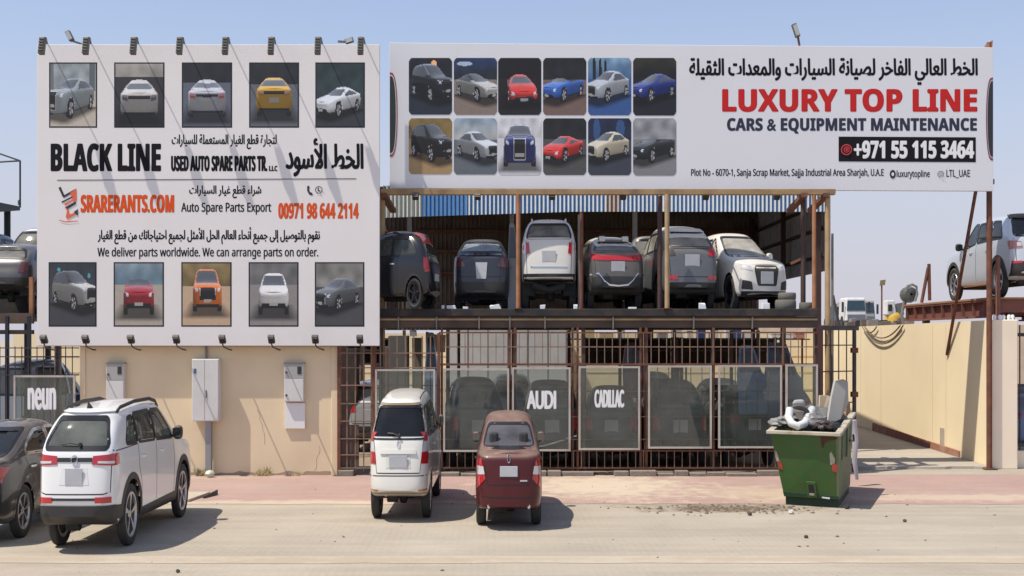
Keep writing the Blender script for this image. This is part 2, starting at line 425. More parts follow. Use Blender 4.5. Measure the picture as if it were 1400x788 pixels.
DIRS = {'R': (lambda u, v: (Vector((u, -9, v)), Vector((0, 1, 0)))),
        'F': (lambda u, v: (Vector((u, 9, v)), Vector((0, -1, 0)))),
        'S': (lambda u, v: (Vector((9, u, v)), Vector((-1, 0, 0)))),
        'T': (lambda u, v: (Vector((u, v, 9)), Vector((0, 0, -1))))}
class Car:
    def __init__(s, name, label, cat, loc, M, spec, paint, group=None, glass=None, lining=None, seats=None):
        s.root = thing(name, label, cat, loc, group); s.M = M; s.loc = Vector(loc); s.S = spec; s.paint = paint
        s.glass = glass or G_dark; s.lining = lining or M_cabin; s.seatm = seats or M_seat
        st = (hatch_stations if spec['kind'] == 'hatch' else sedan_stations)(spec)
        s.me = hull_mesh(st, spec['L']); s.hl = spec['L']/2
        s.bvh = BVHTree.FromPolygons([v.co for v in s.me.vertices], [p.vertices for p in s.me.polygons])
        s.holes = []
    def cast(s, d, u, v, off):
        if d in 'RF' and abs(u) > .55*s.S['W']/2:      # stay on the end face: do not slide round the corner along the flank
            r0 = s.bvh.ray_cast(*DIRS[d](u*.72, v))[0]
            for k in range(14):
                r1 = s.bvh.ray_cast(*DIRS[d](u, v))[0]
                if r0 is None or (r1 is not None and abs(r1.y - r0.y) < .20): break
                u *= .985
        if d in 'ST' and d == 'S': o, di = DIRS['S'](u - s.hl, v)
        elif d == 'T': o, di = DIRS['T'](u, v - s.hl)
        else: o, di = DIRS[d](u, v)
        h = s.bvh.ray_cast(o, di)
        for k in range(1, 6):          # a ray that slips through an edge would land on the far side: nudge it
            if h[0] is not None and h[1].dot(di) < 0: break
            h = s.bvh.ray_cast(o + Vector((.0013*k, .0017*k, .0011*k)), di)
        if h[0] is not None and h[1].dot(di) > 0: h = (None,)
        if h[0] is None:
            h2 = s.bvh.find_nearest(o + di*(9 - (s.S['W']/2 if d == 'S' else s.hl if d in 'RF' else s.S['H'])))
            return h2[0] + h2[1]*off
        nrm = h[1]
        return h[0] + (nrm*.6 - di*.4).normalized()*off
    def put(s, mb, name, material, parent=None, bevel=0, smooth=False, seg=2, flip=False):
        mb.v = [tuple(s.M @ Vector(p) + s.loc) for p in mb.v]
        return mb.build(name, material, parent or s.root, bevel, smooth, seg=seg)
    def patch_mb(s, mb, d, poly, off=.006, th=.02, step=.07, mirror=False):
        b = resample(poly, step); n = len(b)
        us = [p[0] for p in b]; vs_ = [p[1] for p in b]; inner = []
        u = min(us) + step*.5
        while u < max(us):
            v = min(vs_) + step*.5
            while v < max(vs_):
                if inside(b, u, v) and near_edge(b, u, v)[0] > step*.45: inner.append((u, v))
                v += step
            u += step
        pts = [Vector(p) for p in b + inner]
        r = geometry.delaunay_2d_cdt(pts, [(i, (i+1)%n) for i in range(n)], [list(range(n))], 1, 1e-5)
        vv = [s.cast(d, p.x, p.y, off) for p in r[0]]
        back = [s.cast(d, p.x, p.y, off-th) for p in r[0]]
        # boundary edges get a rim going down into the body
        cnt = {}
        for f in r[2]:
            for i in range(len(f)):
                e = (f[i], f[(i+1)%len(f)]); cnt[tuple(sorted(e))] = cnt.get(tuple(sorted(e)), 0) + 1
        fs = [list(f) for f in r[2]]; m = len(vv)
        for (a, c), k in cnt.items():
            if k == 1: fs.append([a, c, c+m, a+m])
        allv = vv + back
        mb.add(allv, fs)
        if mirror: mb.add([(-p[0], p[1], p[2]) for p in allv], [f[::-1] for f in fs])
        return mb
    def patch(s, name, material, d, poly, off=.006, th=.02, step=.07, mirror='none', parent=None, label=None):
        """mirror: none | pair (two objects) | both (one object)"""
        mb = MB(); s.patch_mb(mb, d, poly, off, th, step, mirror == 'both')
        flat = list(mb.v); ff = list(mb.f)
        o = s.put(mb, name, material, parent, smooth=True)
        if mirror == 'pair':
            m2 = MB(); m2.add([(-p[0], p[1], p[2]) for p in flat], [f[::-1] for f in ff])
            return o, s.put(m2, name, material, parent, smooth=True)
        return o
    def strip_mb(s, mb, d, inner, outer, off=.009, mirror=False, closed=True):
        n = len(inner)
        vi = [s.cast(d, *p, off) for p in inner]; vo = [s.cast(d, *p, off) for p in outer]
        vi2 = [s.cast(d, *p, -.012) for p in inner]; vo2 = [s.cast(d, *p, -.012) for p in outer]
        v = vi + vo + vi2 + vo2; fs = []
        for i in range(n if closed else n-1):
            j = (i+1) % n
            fs += [[i, j, n+j, n+i], [i, j, 2*n+j, 2*n+i], [n+i, n+j, 3*n+j, 3*n+i]]
        mb.add(v, fs)
        if mirror: mb.add([(-p[0], p[1], p[2]) for p in v], [f[::-1] for f in fs])
    def line_mb(s, mb, d, pts, w, off=.004, mirror=False):
        pts = resample(pts, .06, False); a = []; b = []
        for i, p in enumerate(pts):
            t = (Vector(pts[min(i+1, len(pts)-1)]) - Vector(pts[max(i-1, 0)])).normalized(); nn = Vector((-t.y, t.x))*w/2
            a.append((p[0]+nn.x, p[1]+nn.y)); b.append((p[0]-nn.x, p[1]-nn.y))
        s.strip_mb(mb, d, a, b, off, mirror, closed=False)
    def pair_strip(s, name, material, inner, outer, off):
        m = MB(); s.strip_mb(m, 'S', inner, outer, off, False, False)
        v = list(m.v); f = list(m.f); s.put(m, name, material, smooth=True)
        m2 = MB(); m2.add([(-p[0], p[1], p[2]) for p in v], [q[::-1] for q in f]); s.put(m2, name, material, smooth=True)
    def side_pair(s, name, material, poly, off=.012):
        m = MB(); s.patch_mb(m, 'S', poly, off); v = list(m.v); f = list(m.f); s.put(m, name, material, smooth=True)
        m2 = MB(); m2.add([(-p[0], p[1], p[2]) for p in v], [q[::-1] for q in f]); s.put(m2, name, material, smooth=True)
    def window(s, name, d, poly, r=.05, mirror=False, trim=.032, trim_mat=None, glass=None):
        """cuts the hull, sets a pane and its rubber seal; a mirrored window becomes two parts"""
        poly = rounded(poly, r, 4)
        s.holes.append((d, poly, mirror))
        step = .07
        rs = resample(poly, .06)
        for sgn in ((1, -1) if mirror else (1,)):
            mb = MB(); s.patch_mb(mb, d, poly, off=-.004, th=.004, step=.09)
            t = MB(); s.strip_mb(t, d, grow(rs, -.012), grow(rs, trim), .005)
            for m in (mb, t):
                if sgn < 0: m.v = [(-p[0], p[1], p[2]) for p in m.v]; m.f = [f[::-1] for f in m.f]
            o = s.put(mb, name, glass or s.glass, smooth=True)
            s.put(t, 'window_seal', trim_mat or M_seal, o, smooth=True)
    def finish_hull(s):
        """cut window and wheel openings by snapping vertices to the outlines"""
        S = s.S; bm = bmesh.new(); bm.from_mesh(s.me); bm.normal_update()
        cell = .042
        R = S['R']; Ra = S.get('Ra', R + .055)
        arches = [(S['ya'] - s.hl, R + S.get('arch_dz', .0)), (S['yf'] - s.hl, R + S.get('arch_dz', .0))]
        kill = set()
        def proc(d, poly, sgn):
            if d == 'S': uv = lambda c: (c.y + s.hl, c.z); ok = lambda n: n.x*sgn > .25
            elif d == 'R': uv = lambda c: (c.x, c.z); ok = lambda n: n.y < -.12
            else: uv = lambda c: (c.x, c.z); ok = lambda n: n.y > .12
            us = [p[0] for p in poly]; vv = [p[1] for p in poly]
            u0, u1, v0, v1 = min(us)-.1, max(us)+.1, min(vv)-.1, max(vv)+.1
            half = lambda c: True
            if d == 'R': half = lambda c: c.y < 0
            if d == 'F': half = lambda c: c.y > 0
            for v in bm.verts:
                if not ok(v.normal) or not half(v.co): continue
                u, w = uv(v.co)
                if not (u0 < u < u1 and v0 < w < v1): continue
                dist, q = near_edge(poly, u, w)
                if dist < cell*.55:
                    if d == 'S': v.co.y = q.x - s.hl; v.co.z = q.y
                    else: v.co.x = q.x; v.co.z = q.y
            for f in bm.faces:
                if not ok(f.normal): continue
                c = f.calc_center_median()
                if not half(c): continue
                u, w = uv(c)
                if u0 < u < u1 and v0 < w < v1 and inside(poly, u, w): kill.add(f)
        for d, poly, mir in s.holes:
            proc(d, poly, 1)
            if mir: proc(d, poly, -1) if d == 'S' else proc(d, [(-a, b) for a, b in poly], 1)
        for yc, zc in arches:
            for v in bm.verts:
                if abs(v.co.x) < S['W']*.30: continue
                r = Vector((v.co.y - yc, v.co.z - zc)); l = r.length
                if abs(l - Ra) < cell*.55 and l > 1e-4:
                    r *= Ra/l; v.co.y = yc + r.x; v.co.z = zc + r.y
            for f in bm.faces:
                c = f.calc_center_median()
                if abs(c.x) > S['W']*.30 and math.hypot(c.y - yc, c.z - zc) < Ra: kill.add(f)
        bmesh.ops.delete(bm, geom=list(kill), context='FACES')
        bm.normal_update()
        bm.verts.index_update()
        v = [tuple(x.co) for x in bm.verts]; f = [[y.index for y in x.verts] for x in bm.faces]
        inn = [tuple(x.co - x.normal*.035) for x in bm.verts]
        bm.free()
        mb = MB(); mb.add(v, f)
        body = s.put(mb, 'body', s.paint, smooth=True)
        # lining of the cabin: the inner face of the shell above the floor
        keep = [q for q in f if min(inn[i][2] for i in q) > S['zb'] + .12]
        mi = MB(); mi.add(inn, [q[::-1] for q in keep])
        s.put(mi, 'cabin_lining', s.lining, smooth=True)
        for nm in ('body',): pass
        s.body = body
        # wheel wells
        for yc, zc in arches:
            for sg in (1, -1):
                wl = MB()
                x0 = sg*(S['W']/2 - .05); x1 = sg*(S['W']/2 - .42); k = 14
                vv = []
                for i in range(k+1):
                    t = math.pi*i/k
                    vv += [(x0, yc + (Ra+.02)*math.cos(t), zc + (Ra+.02)*math.sin(t)), (x1, yc + (Ra+.02)*math.cos(t), zc + (Ra+.02)*math.sin(t))]
                wl.add(vv, [[2*i, 2*i+1, 2*i+3, 2*i+2] for i in range(k)] + [[2*i+1 for i in range(k+1)]])
                s.put(wl, 'wheel_well', M_under)
        if S.get('cladding'):
            for yc, zc in arches:
                a0 = -.10; k = 20; w_ = S['cladding']
                inner = [(yc + s.hl + (Ra-.012)*math.cos(math.pi*(a0 + (1-2*a0)*i/k)), zc + (Ra-.012)*math.sin(math.pi*(a0 + (1-2*a0)*i/k))) for i in range(k+1)]
                outer = [(yc + s.hl + (Ra+w_)*math.cos(math.pi*(a0 + (1-2*a0)*i/k)), zc + (Ra+w_)*math.sin(math.pi*(a0 + (1-2*a0)*i/k))) for i in range(k+1)]
                s.pair_strip('arch_cladding', S.get('clad_mat', M_black_plastic), inner, outer, .016)
        else:
            for yc, zc in arches:
                a0 = -.05; k = 20
                inner = [(yc + s.hl + (Ra-.015)*math.cos(math.pi*(a0 + (1-2*a0)*i/k)), zc + (Ra-.015)*math.sin(math.pi*(a0 + (1-2*a0)*i/k))) for i in range(k+1)]
                outer = [(yc + s.hl + (Ra+.03)*math.cos(math.pi*(a0 + (1-2*a0)*i/k)), zc + (Ra+.03)*math.sin(math.pi*(a0 + (1-2*a0)*i/k))) for i in range(k+1)]
                s.pair_strip('arch_lip', s.paint, inner, outer, .007)
    def wheels(s, rim_mat=None, spokes=5, skip=(), tw=.225, rimf=.70):
        S = s.S; R = S['R']; w = S['W']/2
        for nm, yc in (('rear', S['ya']), ('front', S['yf'])):
            for sg in (1, -1):
                if (nm, sg) in skip: continue
                xc = sg*(w - tw/2 - .012); c = (xc, yc - s.hl, R)
                e = sub_empty('wheel', s.root)
                r = R*rimf; h = tw/2
                t = MB(); t.lathe([(-h*.72, r*.98), (-h*.95, r*1.10), (-h, R*.88), (-h*.82, R*.975), (-h*.5, R), (h*.5, R), (h*.82, R*.975), (h, R*.88), (h*.95, r*1.10), (h*.72, r*.98)], c, 'x', 32)
                s.put(t, 'tyre', M_rubber, e, smooth=True)
                rm = MB()
                rm.lathe([(sg*h*.74, r*1.0), (sg*h*.84, r*.985), (sg*h*.80, r*.90), (sg*h*.45, r*.86), (-sg*h*.7, r*.84), (-sg*h*.74, r*1.0)], c, 'x', 32)
                rm.lathe([(sg*h*.62, .0005), (sg*h*.66, r*.10), (sg*h*.55, r*.20), (sg*h*.30, r*.22)], c, 'x', 16)
                cv = Vector(c)
                for k in range(spokes):
                    a = 2*math.pi*(k + .25)/spokes; wa, wb_ = .62/spokes*1.6, .34/spokes*2.0
                    def pt(rad, da, x): return cv + Vector((sg*x, rad*math.cos(a+da), rad*math.sin(a+da)))
                    o = [pt(r*.12, -wa, h*.60), pt(r*.12, wa, h*.60), pt(r*.92, wb_, h*.80), pt(r*.92, -wb_, h*.80)]
                    i = [pt(r*.12, -wa, h*.30), pt(r*.12, wa, h*.30), pt(r*.92, wb_, h*.52), pt(r*.92, -wb_, h*.52)]
                    rm.hexa(i, o)
                s.put(rm, 'rim', rim_mat or M_alloy, e, bevel=0)
                dk = MB(); dk.lathe([(-sg*h*.2, .0005), (-sg*h*.2, r*.88)], c, 'x', 24); dk.lathe([(sg*h*.12, .03), (sg*h*.12, r*.55), (sg*h*.02, r*.55)], c, 'x', 24)
                s.put(dk, 'brake_disc', M_dark_metal, e)
    def interior(s, rows=2, wheel_left=True, screen=False):
        S = s.S; z0 = S['zb'] + .18; w = S['W']/2; zb = S['belt'][0]
        fl = MB(); fl.box(-w*.86, w*.86, .45 - s.hl, S['yw0'] - s.hl - .1, z0, z0+.05)
        s.put(fl, 'cabin_floor', M_cabin)
        def seat(y, x0, x1, heads):
            b = MB(); b.box(x0, x1, y-.02 - s.hl, y+.48 - s.hl, z0+.10, z0+.32)
            b.hexa([(x0, y-.16-s.hl, z0+.25), (x1, y-.16-s.hl, z0+.25), (x1, y-.02-s.hl, z0+.25), (x0, y-.02-s.hl, z0+.25)],
                   [(x0+.03, y-.32-s.hl, zb+.08), (x1-.03, y-.32-s.hl, zb+.08), (x1-.03, y-.22-s.hl, zb+.08), (x0+.03, y-.22-s.hl, zb+.08)])
            for hx in heads: b.box(hx-.12, hx+.12, y-.36-s.hl, y-.27-s.hl, zb+.11, zb+.30)
            s.put(b, 'seat', s.seatm, bevel=.035)
        yf = S['yw0'] - 1.05
        seat(yf, -w*.78, -w*.12, [-w*.45]); seat(yf, w*.12, w*.78, [w*.45])
        if rows > 1: seat(yf-.85, -w*.8, w*.8, [-w*.45, w*.45])
        d = MB(); d.hexa([(-w*.85, S['yw0']-.52-s.hl, z0+.3), (w*.85, S['yw0']-.52-s.hl, z0+.3), (w*.85, S['yw0']+.1-s.hl, z0+.3), (-w*.85, S['yw0']+.1-s.hl, z0+.3)],
                         [(-w*.8, S['yw0']-.42-s.hl, S['zc']-.06), (w*.8, S['yw0']-.42-s.hl, S['zc']-.06), (w*.8, S['yw0']+.02-s.hl, S['zc']-.09), (-w*.8, S['yw0']+.02-s.hl, S['zc']-.09)])
        s.put(d, 'dashboard', M_cabin, bevel=.04)
        t = MB(); c = Vector((-w*.45, S['yw0']-.62-s.hl, S['zc']-.06))
        t.tube([c + Vector((.18*math.cos(a), -.05*math.sin(a), .18*math.sin(a))) for a in [2*math.pi*i/20 for i in range(21)]], .015, 6)
        t.bar(c, c + Vector((0, .25, -.12)), .05)
        s.put(t, 'steering_wheel', M_seat)
    def mirrors(s, material=None, y=None, z=None, size=(.11, .10, .085), only=None):
        S = s.S; y = S['yw0'] - .38 if y is None else y; z = S['belt'][1] + .10 if z is None else z
        p = s.cast('S', y, z-.06, 0)
        for sg in ((1, -1) if only is None else (only,)):
            m = MB(); a, b, c = size; x = p.x + .03
            pts = []
            rings = [(0, .75), (.25, .98), (.6, 1.0), (1, .78)]; n = 12
            for t, k in rings:
                for j in range(n):
                    q = 2*math.pi*j/n; cc = math.copysign(abs(math.cos(q))**.6, math.cos(q)); ss = math.copysign(abs(math.sin(q))**.6, math.sin(q))
                    pts.append((sg*(x + a + a*cc*k), y - s.hl + (t-.2)*b*1.6, z + c*ss*k))
            fs = [[i*n+j, i*n+(j+1)%n, (i+1)*n+(j+1)%n, (i+1)*n+j] for i in range(3) for j in range(n)] + [list(range(n)), [3*n+j for j in range(n)]]
            m.add(pts, fs)
            m.bar((sg*(p.x-.03), y-s.hl+.04, z-.05), (sg*(x+.06), y-s.hl+.02, z-.03), .05, .03)
            o = s.put(m, 'side_mirror', material or M_black_plastic, smooth=True)
            g = MB(); g.box(sg*x if sg > 0 else sg*(x+2*a)+.01, sg*(x+2*a)-.01 if sg > 0 else sg*x, y-s.hl-.2*b*1.6-.006, y-s.hl-.2*b*1.6-.002, z-c*.62, z+c*.62)
            s.put(g, 'mirror_glass', M_mirror, o)
    def handles(s, ys, z, material=None):
        for y in ys:
            for sg in (1, -1):
                h = MB()
                for k in range(5):
                    pass
                p = [s.cast('S', y + t*.2, z, .0) for t in (0, .15, .5, .85, 1)]
                offs = (.0, .035, .042, .035, .0)
                h.tube([(sg*(q.x + o), q.y, q.z) for q, o in zip(p, offs)], .016, 6)
                s.put(h, 'door_handle', material or s.paint, smooth=True)
    def plate(s, z, w=.46, h=.14, d='R', x=0):
        p = s.cast(d, x, z, 0); sy = -1 if d == 'R' else 1
        b = MB(); b.box(x-w/2, x+w/2, min(p.y+sy*.005, p.y+sy*.022), max(p.y+sy*.005, p.y+sy*.022), z-h/2, z+h/2)
        return s.put(b, 'number_plate', M_plate, bevel=.004)
    def seams(s, doors, fuel=False, hatch=None, hood=True):
        m = MB()
        for pts in doors: s.line_mb(m, 'S', pts, .013, .0025, True)
        if hatch: s.line_mb(m, 'R', hatch, .014, .0025)
        s.put(m, 'panel_seam', M_seal)
    def underbody(s, exhaust=()):
        S = s.S; w = S['W']/2; zb = S['zb']
        m = MB()
        m.tube([(-w*.8, S['ya']-s.hl, S['R']), (w*.8, S['ya']-s.hl, S['R'])], .05, 8)
        m.lathe([(-.13, .05), (-.08, .12), (.08, .12), (.13, .05)], (0.05, S['ya']-s.hl, S['R']), 'x', 12)
        m.box(-w*.50, w*.50, S['ya']+.25-s.hl, S['L']*.85-s.hl, zb-.02, zb+.08)
        m.tube([(-w*.45, .5-s.hl, zb+.05), (-w*.1, .5-s.hl, zb+.05)], .09, 8)
        s.put(m, 'underbody', M_under, bevel=.01)
        for x, z in exhaust:
            e = MB(); e.lathe([(.25, .028), (-.02, .040), (-.03, .036), (-.02, .030), (.2, .024)], (x, .04-s.hl, z), 'y', 14)
            e.lathe([(.0, .0005), (.0, .031)], (x, .04-s.hl, z), 'y', 14)
            s.put(e, 'exhaust_pipe', M_chrome, smooth=True)
    def wiper(s, p, q, z_off=.012):
        m = MB(); a = s.cast('R', *p, .02); b = s.cast('R', *q, .02); c = s.cast('R', lerp(p[0],q[0],.5), lerp(p[1],q[1],.5)+.01, .035)
        m.tube([a, c, b], .011, 6)
        m.lathe([(-.03, .0005), (-.03, .028), (.02, .034)], a, 'y', 10)
        s.put(m, 'wiper', M_black_plastic)
    def box_part(s, name, material, b, bevel=.01, parent=None):
        m = MB(); m.box(b[0], b[1], b[2]-s.hl, b[3]-s.hl, b[4], b[5]); return s.put(m, name, material, parent, bevel)
    def tube_part(s, name, material, pts, r, parent=None):
        m = MB(); m.tube([(x, y-s.hl, z) for x, y, z in pts], r, 8); return s.put(m, name, material, parent, smooth=True)

def squeeze(kx, ky=.78, yaw=0, pitch=0, roll=0):
    return (Matrix.Diagonal((kx, ky, 1)) @ Matrix.Rotation(math.radians(yaw), 3, 'Z') @ Matrix.Rotation(math.radians(pitch), 3, 'X') @ Matrix.Rotation(math.radians(roll), 3, 'Y'))
# ------------------------------------------------------------------ cars parked in front
P_white = mat('paint_white', (0.76, 0.76, 0.75), .30, var=.02, coat=.9, dust=.22)
P_ivory = mat('paint_ivory_white', (0.72, 0.70, 0.64), .32, var=.03, coat=.8, dust=.30)
P_maroon = mat('paint_maroon', (0.070, 0.004, 0.009), .34, .1, var=.1, coat=.25, dust=.45, spec=.3)
P_char = mat('paint_charcoal', (0.030, 0.031, 0.036), .32, .3, var=.1, coat=.9, dust=.34)

def suv_white():
    S = dict(kind='hatch', L=4.9, W=1.95, H=1.75, zb=.27, rb=.40, belt=(1.24, 1.16), yg=.10, yr=.46, zr=1.67, wt=.80, yw1=2.95, yw0=3.62, zc=1.18, zh=1.06,
             R=.385, Ra=.455, ya=.93, yf=3.90, cladding=.07)
    dA = ground_d(745.5); ky = .777
    cy = dA - ky*(S['ya'] - S['L']/2)
    c = Car('parked_car', 'white SUV with black roof rails and black lower bumper, parked beside the charcoal saloon', 'car', (-5.12, cy, 0), squeeze(.49, ky), S, P_white, glass=glass_mat('suv_lightened_glass', (.66,.72,.66), dusty=.20, dust_col=(.42,.46,.40)), lining=M_cabin_light, seats=M_seat_light)  # pale green film in the panes imitates light from inside the cabin
    w = S['W']/2
    c.window('rear_window', 'R', [(-.76, 1.275), (.76, 1.275), (.58, 1.585), (-.58, 1.585)], .07, trim=.05)
    zt = 1.60
    c.window('side_window', 'S', [(.72, 1.29), (1.22, 1.28), (1.20, zt-.02), (.98, zt-.04)], .05, True, trim=.04)
    c.window('side_window', 'S', [(1.32, 1.28), (2.18, 1.255), (2.10, zt+.01), (1.30, zt)], .05, True, trim=.04)
    c.window('side_window', 'S', [(2.28, 1.25), (3.22, 1.22), (3.16, 1.30), (2.68, zt-.005), (2.20, zt+.01)], .05, True, trim=.04)
    c.side_pair('pillar_trim', M_seal, [(1.24, 1.27), (1.31, 1.27), (1.29, 1.60), (1.22, 1.595)]); c.side_pair('pillar_trim', M_seal, [(2.20, 1.25), (2.27, 1.25), (2.19, 1.615), (2.11, 1.615)])
    c.window('windshield', 'F', [(-.78, 1.22), (.78, 1.22), (.64, 1.66), (-.64, 1.66)], .06, trim=.03)
    c.finish_hull()
    c.wheels(M_alloy, 5, rimf=.74)
    c.interior(2); c.mirrors(M_black_plastic, size=(.12, .12, .10)); c.handles((1.42, 2.42), 1.07)
    c.plate(.93, .42, .20); c.underbody(); c.wiper((.10, 1.295), (-.35, 1.30))
    # lamps
    for sg in (1, -1):
        m = MB(); c.patch_mb(m, 'R', [(sg*.42, 1.07), (sg*.93, 1.05), (sg*.95, 1.19), (sg*.44, 1.17)], .012)
        if sg > 0: c.patch_mb(m, 'S', [(.17, 1.05), (.36, 1.06), (.36, 1.19), (.17, 1.19)], .012)
        else:
            t = MB(); c.patch_mb(t, 'S', [(.17, 1.05), (.36, 1.06), (.36, 1.19), (.17, 1.19)], .012); m.add([(-p[0], p[1], p[2]) for p in t.v], t.f)
        o = c.put(m, 'tail_light', M_red_lamp, smooth=True)
        m = MB(); c.patch_mb(m, 'R', [(sg*.56, 1.085), (sg*.90, 1.075), (sg*.90, 1.105), (sg*.56, 1.11)], .018)
        c.put(m, 'reverse_lens', M_clear_lamp, o, smooth=True)
        c.patch('reflector', M_red_lamp, 'R', [(sg*.52, .615), (sg*.86, .615), (sg*.86, .685), (sg*.52, .685)], .022)
    c.patch('tailgate_strip', M_black_plastic, 'R', [(-.42, 1.10), (.42, 1.10), (.42, 1.15), (-.42, 1.15)], .010)
    m = MB(); m.tube([c.cast('R', .075*math.cos(a), 1.125+.045*math.sin(a), .018) for a in [2*math.pi*i/16 for i in range(17)]], .012, 6); c.put(m, 'badge', M_chrome)
    c.patch('plate_recess', mat('paint_white_shaded', (0.70,0.70,0.69), .4, var=.02), 'R', [(-.36, .83), (.36, .83), (.30, 1.03), (-.30, 1.03)], .004, step=.1)  # no hollow cut: recess shade put into a darker paint
    m = MB(); c.patch_mb(m, 'R', [(-.90, .36), (.90, .36), (.92, .585), (-.92, .585)], .032, th=.05)
    c.patch_mb(m, 'S', [(.16, .40), (.50, .42), (.50, .56), (.16, .585)], .030, th=.05, mirror=True)
    c.put(m, 'lower_bumper', M_black_plastic, smooth=True)
    c.patch('bumper_trim', M_chrome, 'R', [(-.66, .595), (.66, .595), (.66, .635), (-.66, .635)], .012)
    c.patch('bumper_slot', M_black_plastic, 'R', [(-.52, .645), (.52, .645), (.52, .675), (-.52, .675)], .010)
    m = MB(); c.patch_mb(m, 'S', [(1.42, .285), (3.42, .285), (3.42, .44), (1.42, .42)], .016, mirror=True); c.put(m, 'sill_cladding', M_black_plastic, smooth=True)
    c.seams([[(1.26, 1.25), (1.30, .95), (1.42, .75), (1.46, .44)], [(2.23, 1.22), (2.24, .45)], [(3.26, 1.19), (3.30, .9), (3.28, .45)], [(1.25,1.24),(.05,1.22)]],
            hatch=[(-.86, 1.24), (-.84, .74), (-.70, .72), (.70, .72), (.84, .74), (.86, 1.24)])
    for sg in (1, -1):
        pts = [c.cast('T', sg*.66, y, o) for y, o in ((.75, .005), (.90, .045), (1.6, .05), (2.4, .05), (2.75, .045), (2.9, .005))]
        m = MB(); m.tube(pts, .026, 8); c.put(m, 'roof_rail', M_black_plastic, smooth=True)
    p = c.cast('T', 0, .75, 0); m = MB(); m.hexa([(-.03, p.y-.10, p.z-.01), (.03, p.y-.10, p.z-.01), (.03, p.y+.12, p.z-.01), (-.03, p.y+.12, p.z-.01)], [(-.008, p.y-.09, p.z+.085), (.008, p.y-.09, p.z+.085), (.008, p.y-.02, p.z+.06), (-.008, p.y-.02, p.z+.06)])
    c.put(m, 'antenna_fin', M_black_plastic)
    m = MB(); c.patch_mb(m, 'R', [(-.70, 1.66), (.70, 1.66), (.66, 1.69), (-.66, 1.69)], .03); c.put(m, 'roof_spoiler', P_white, smooth=True)
suv_white()

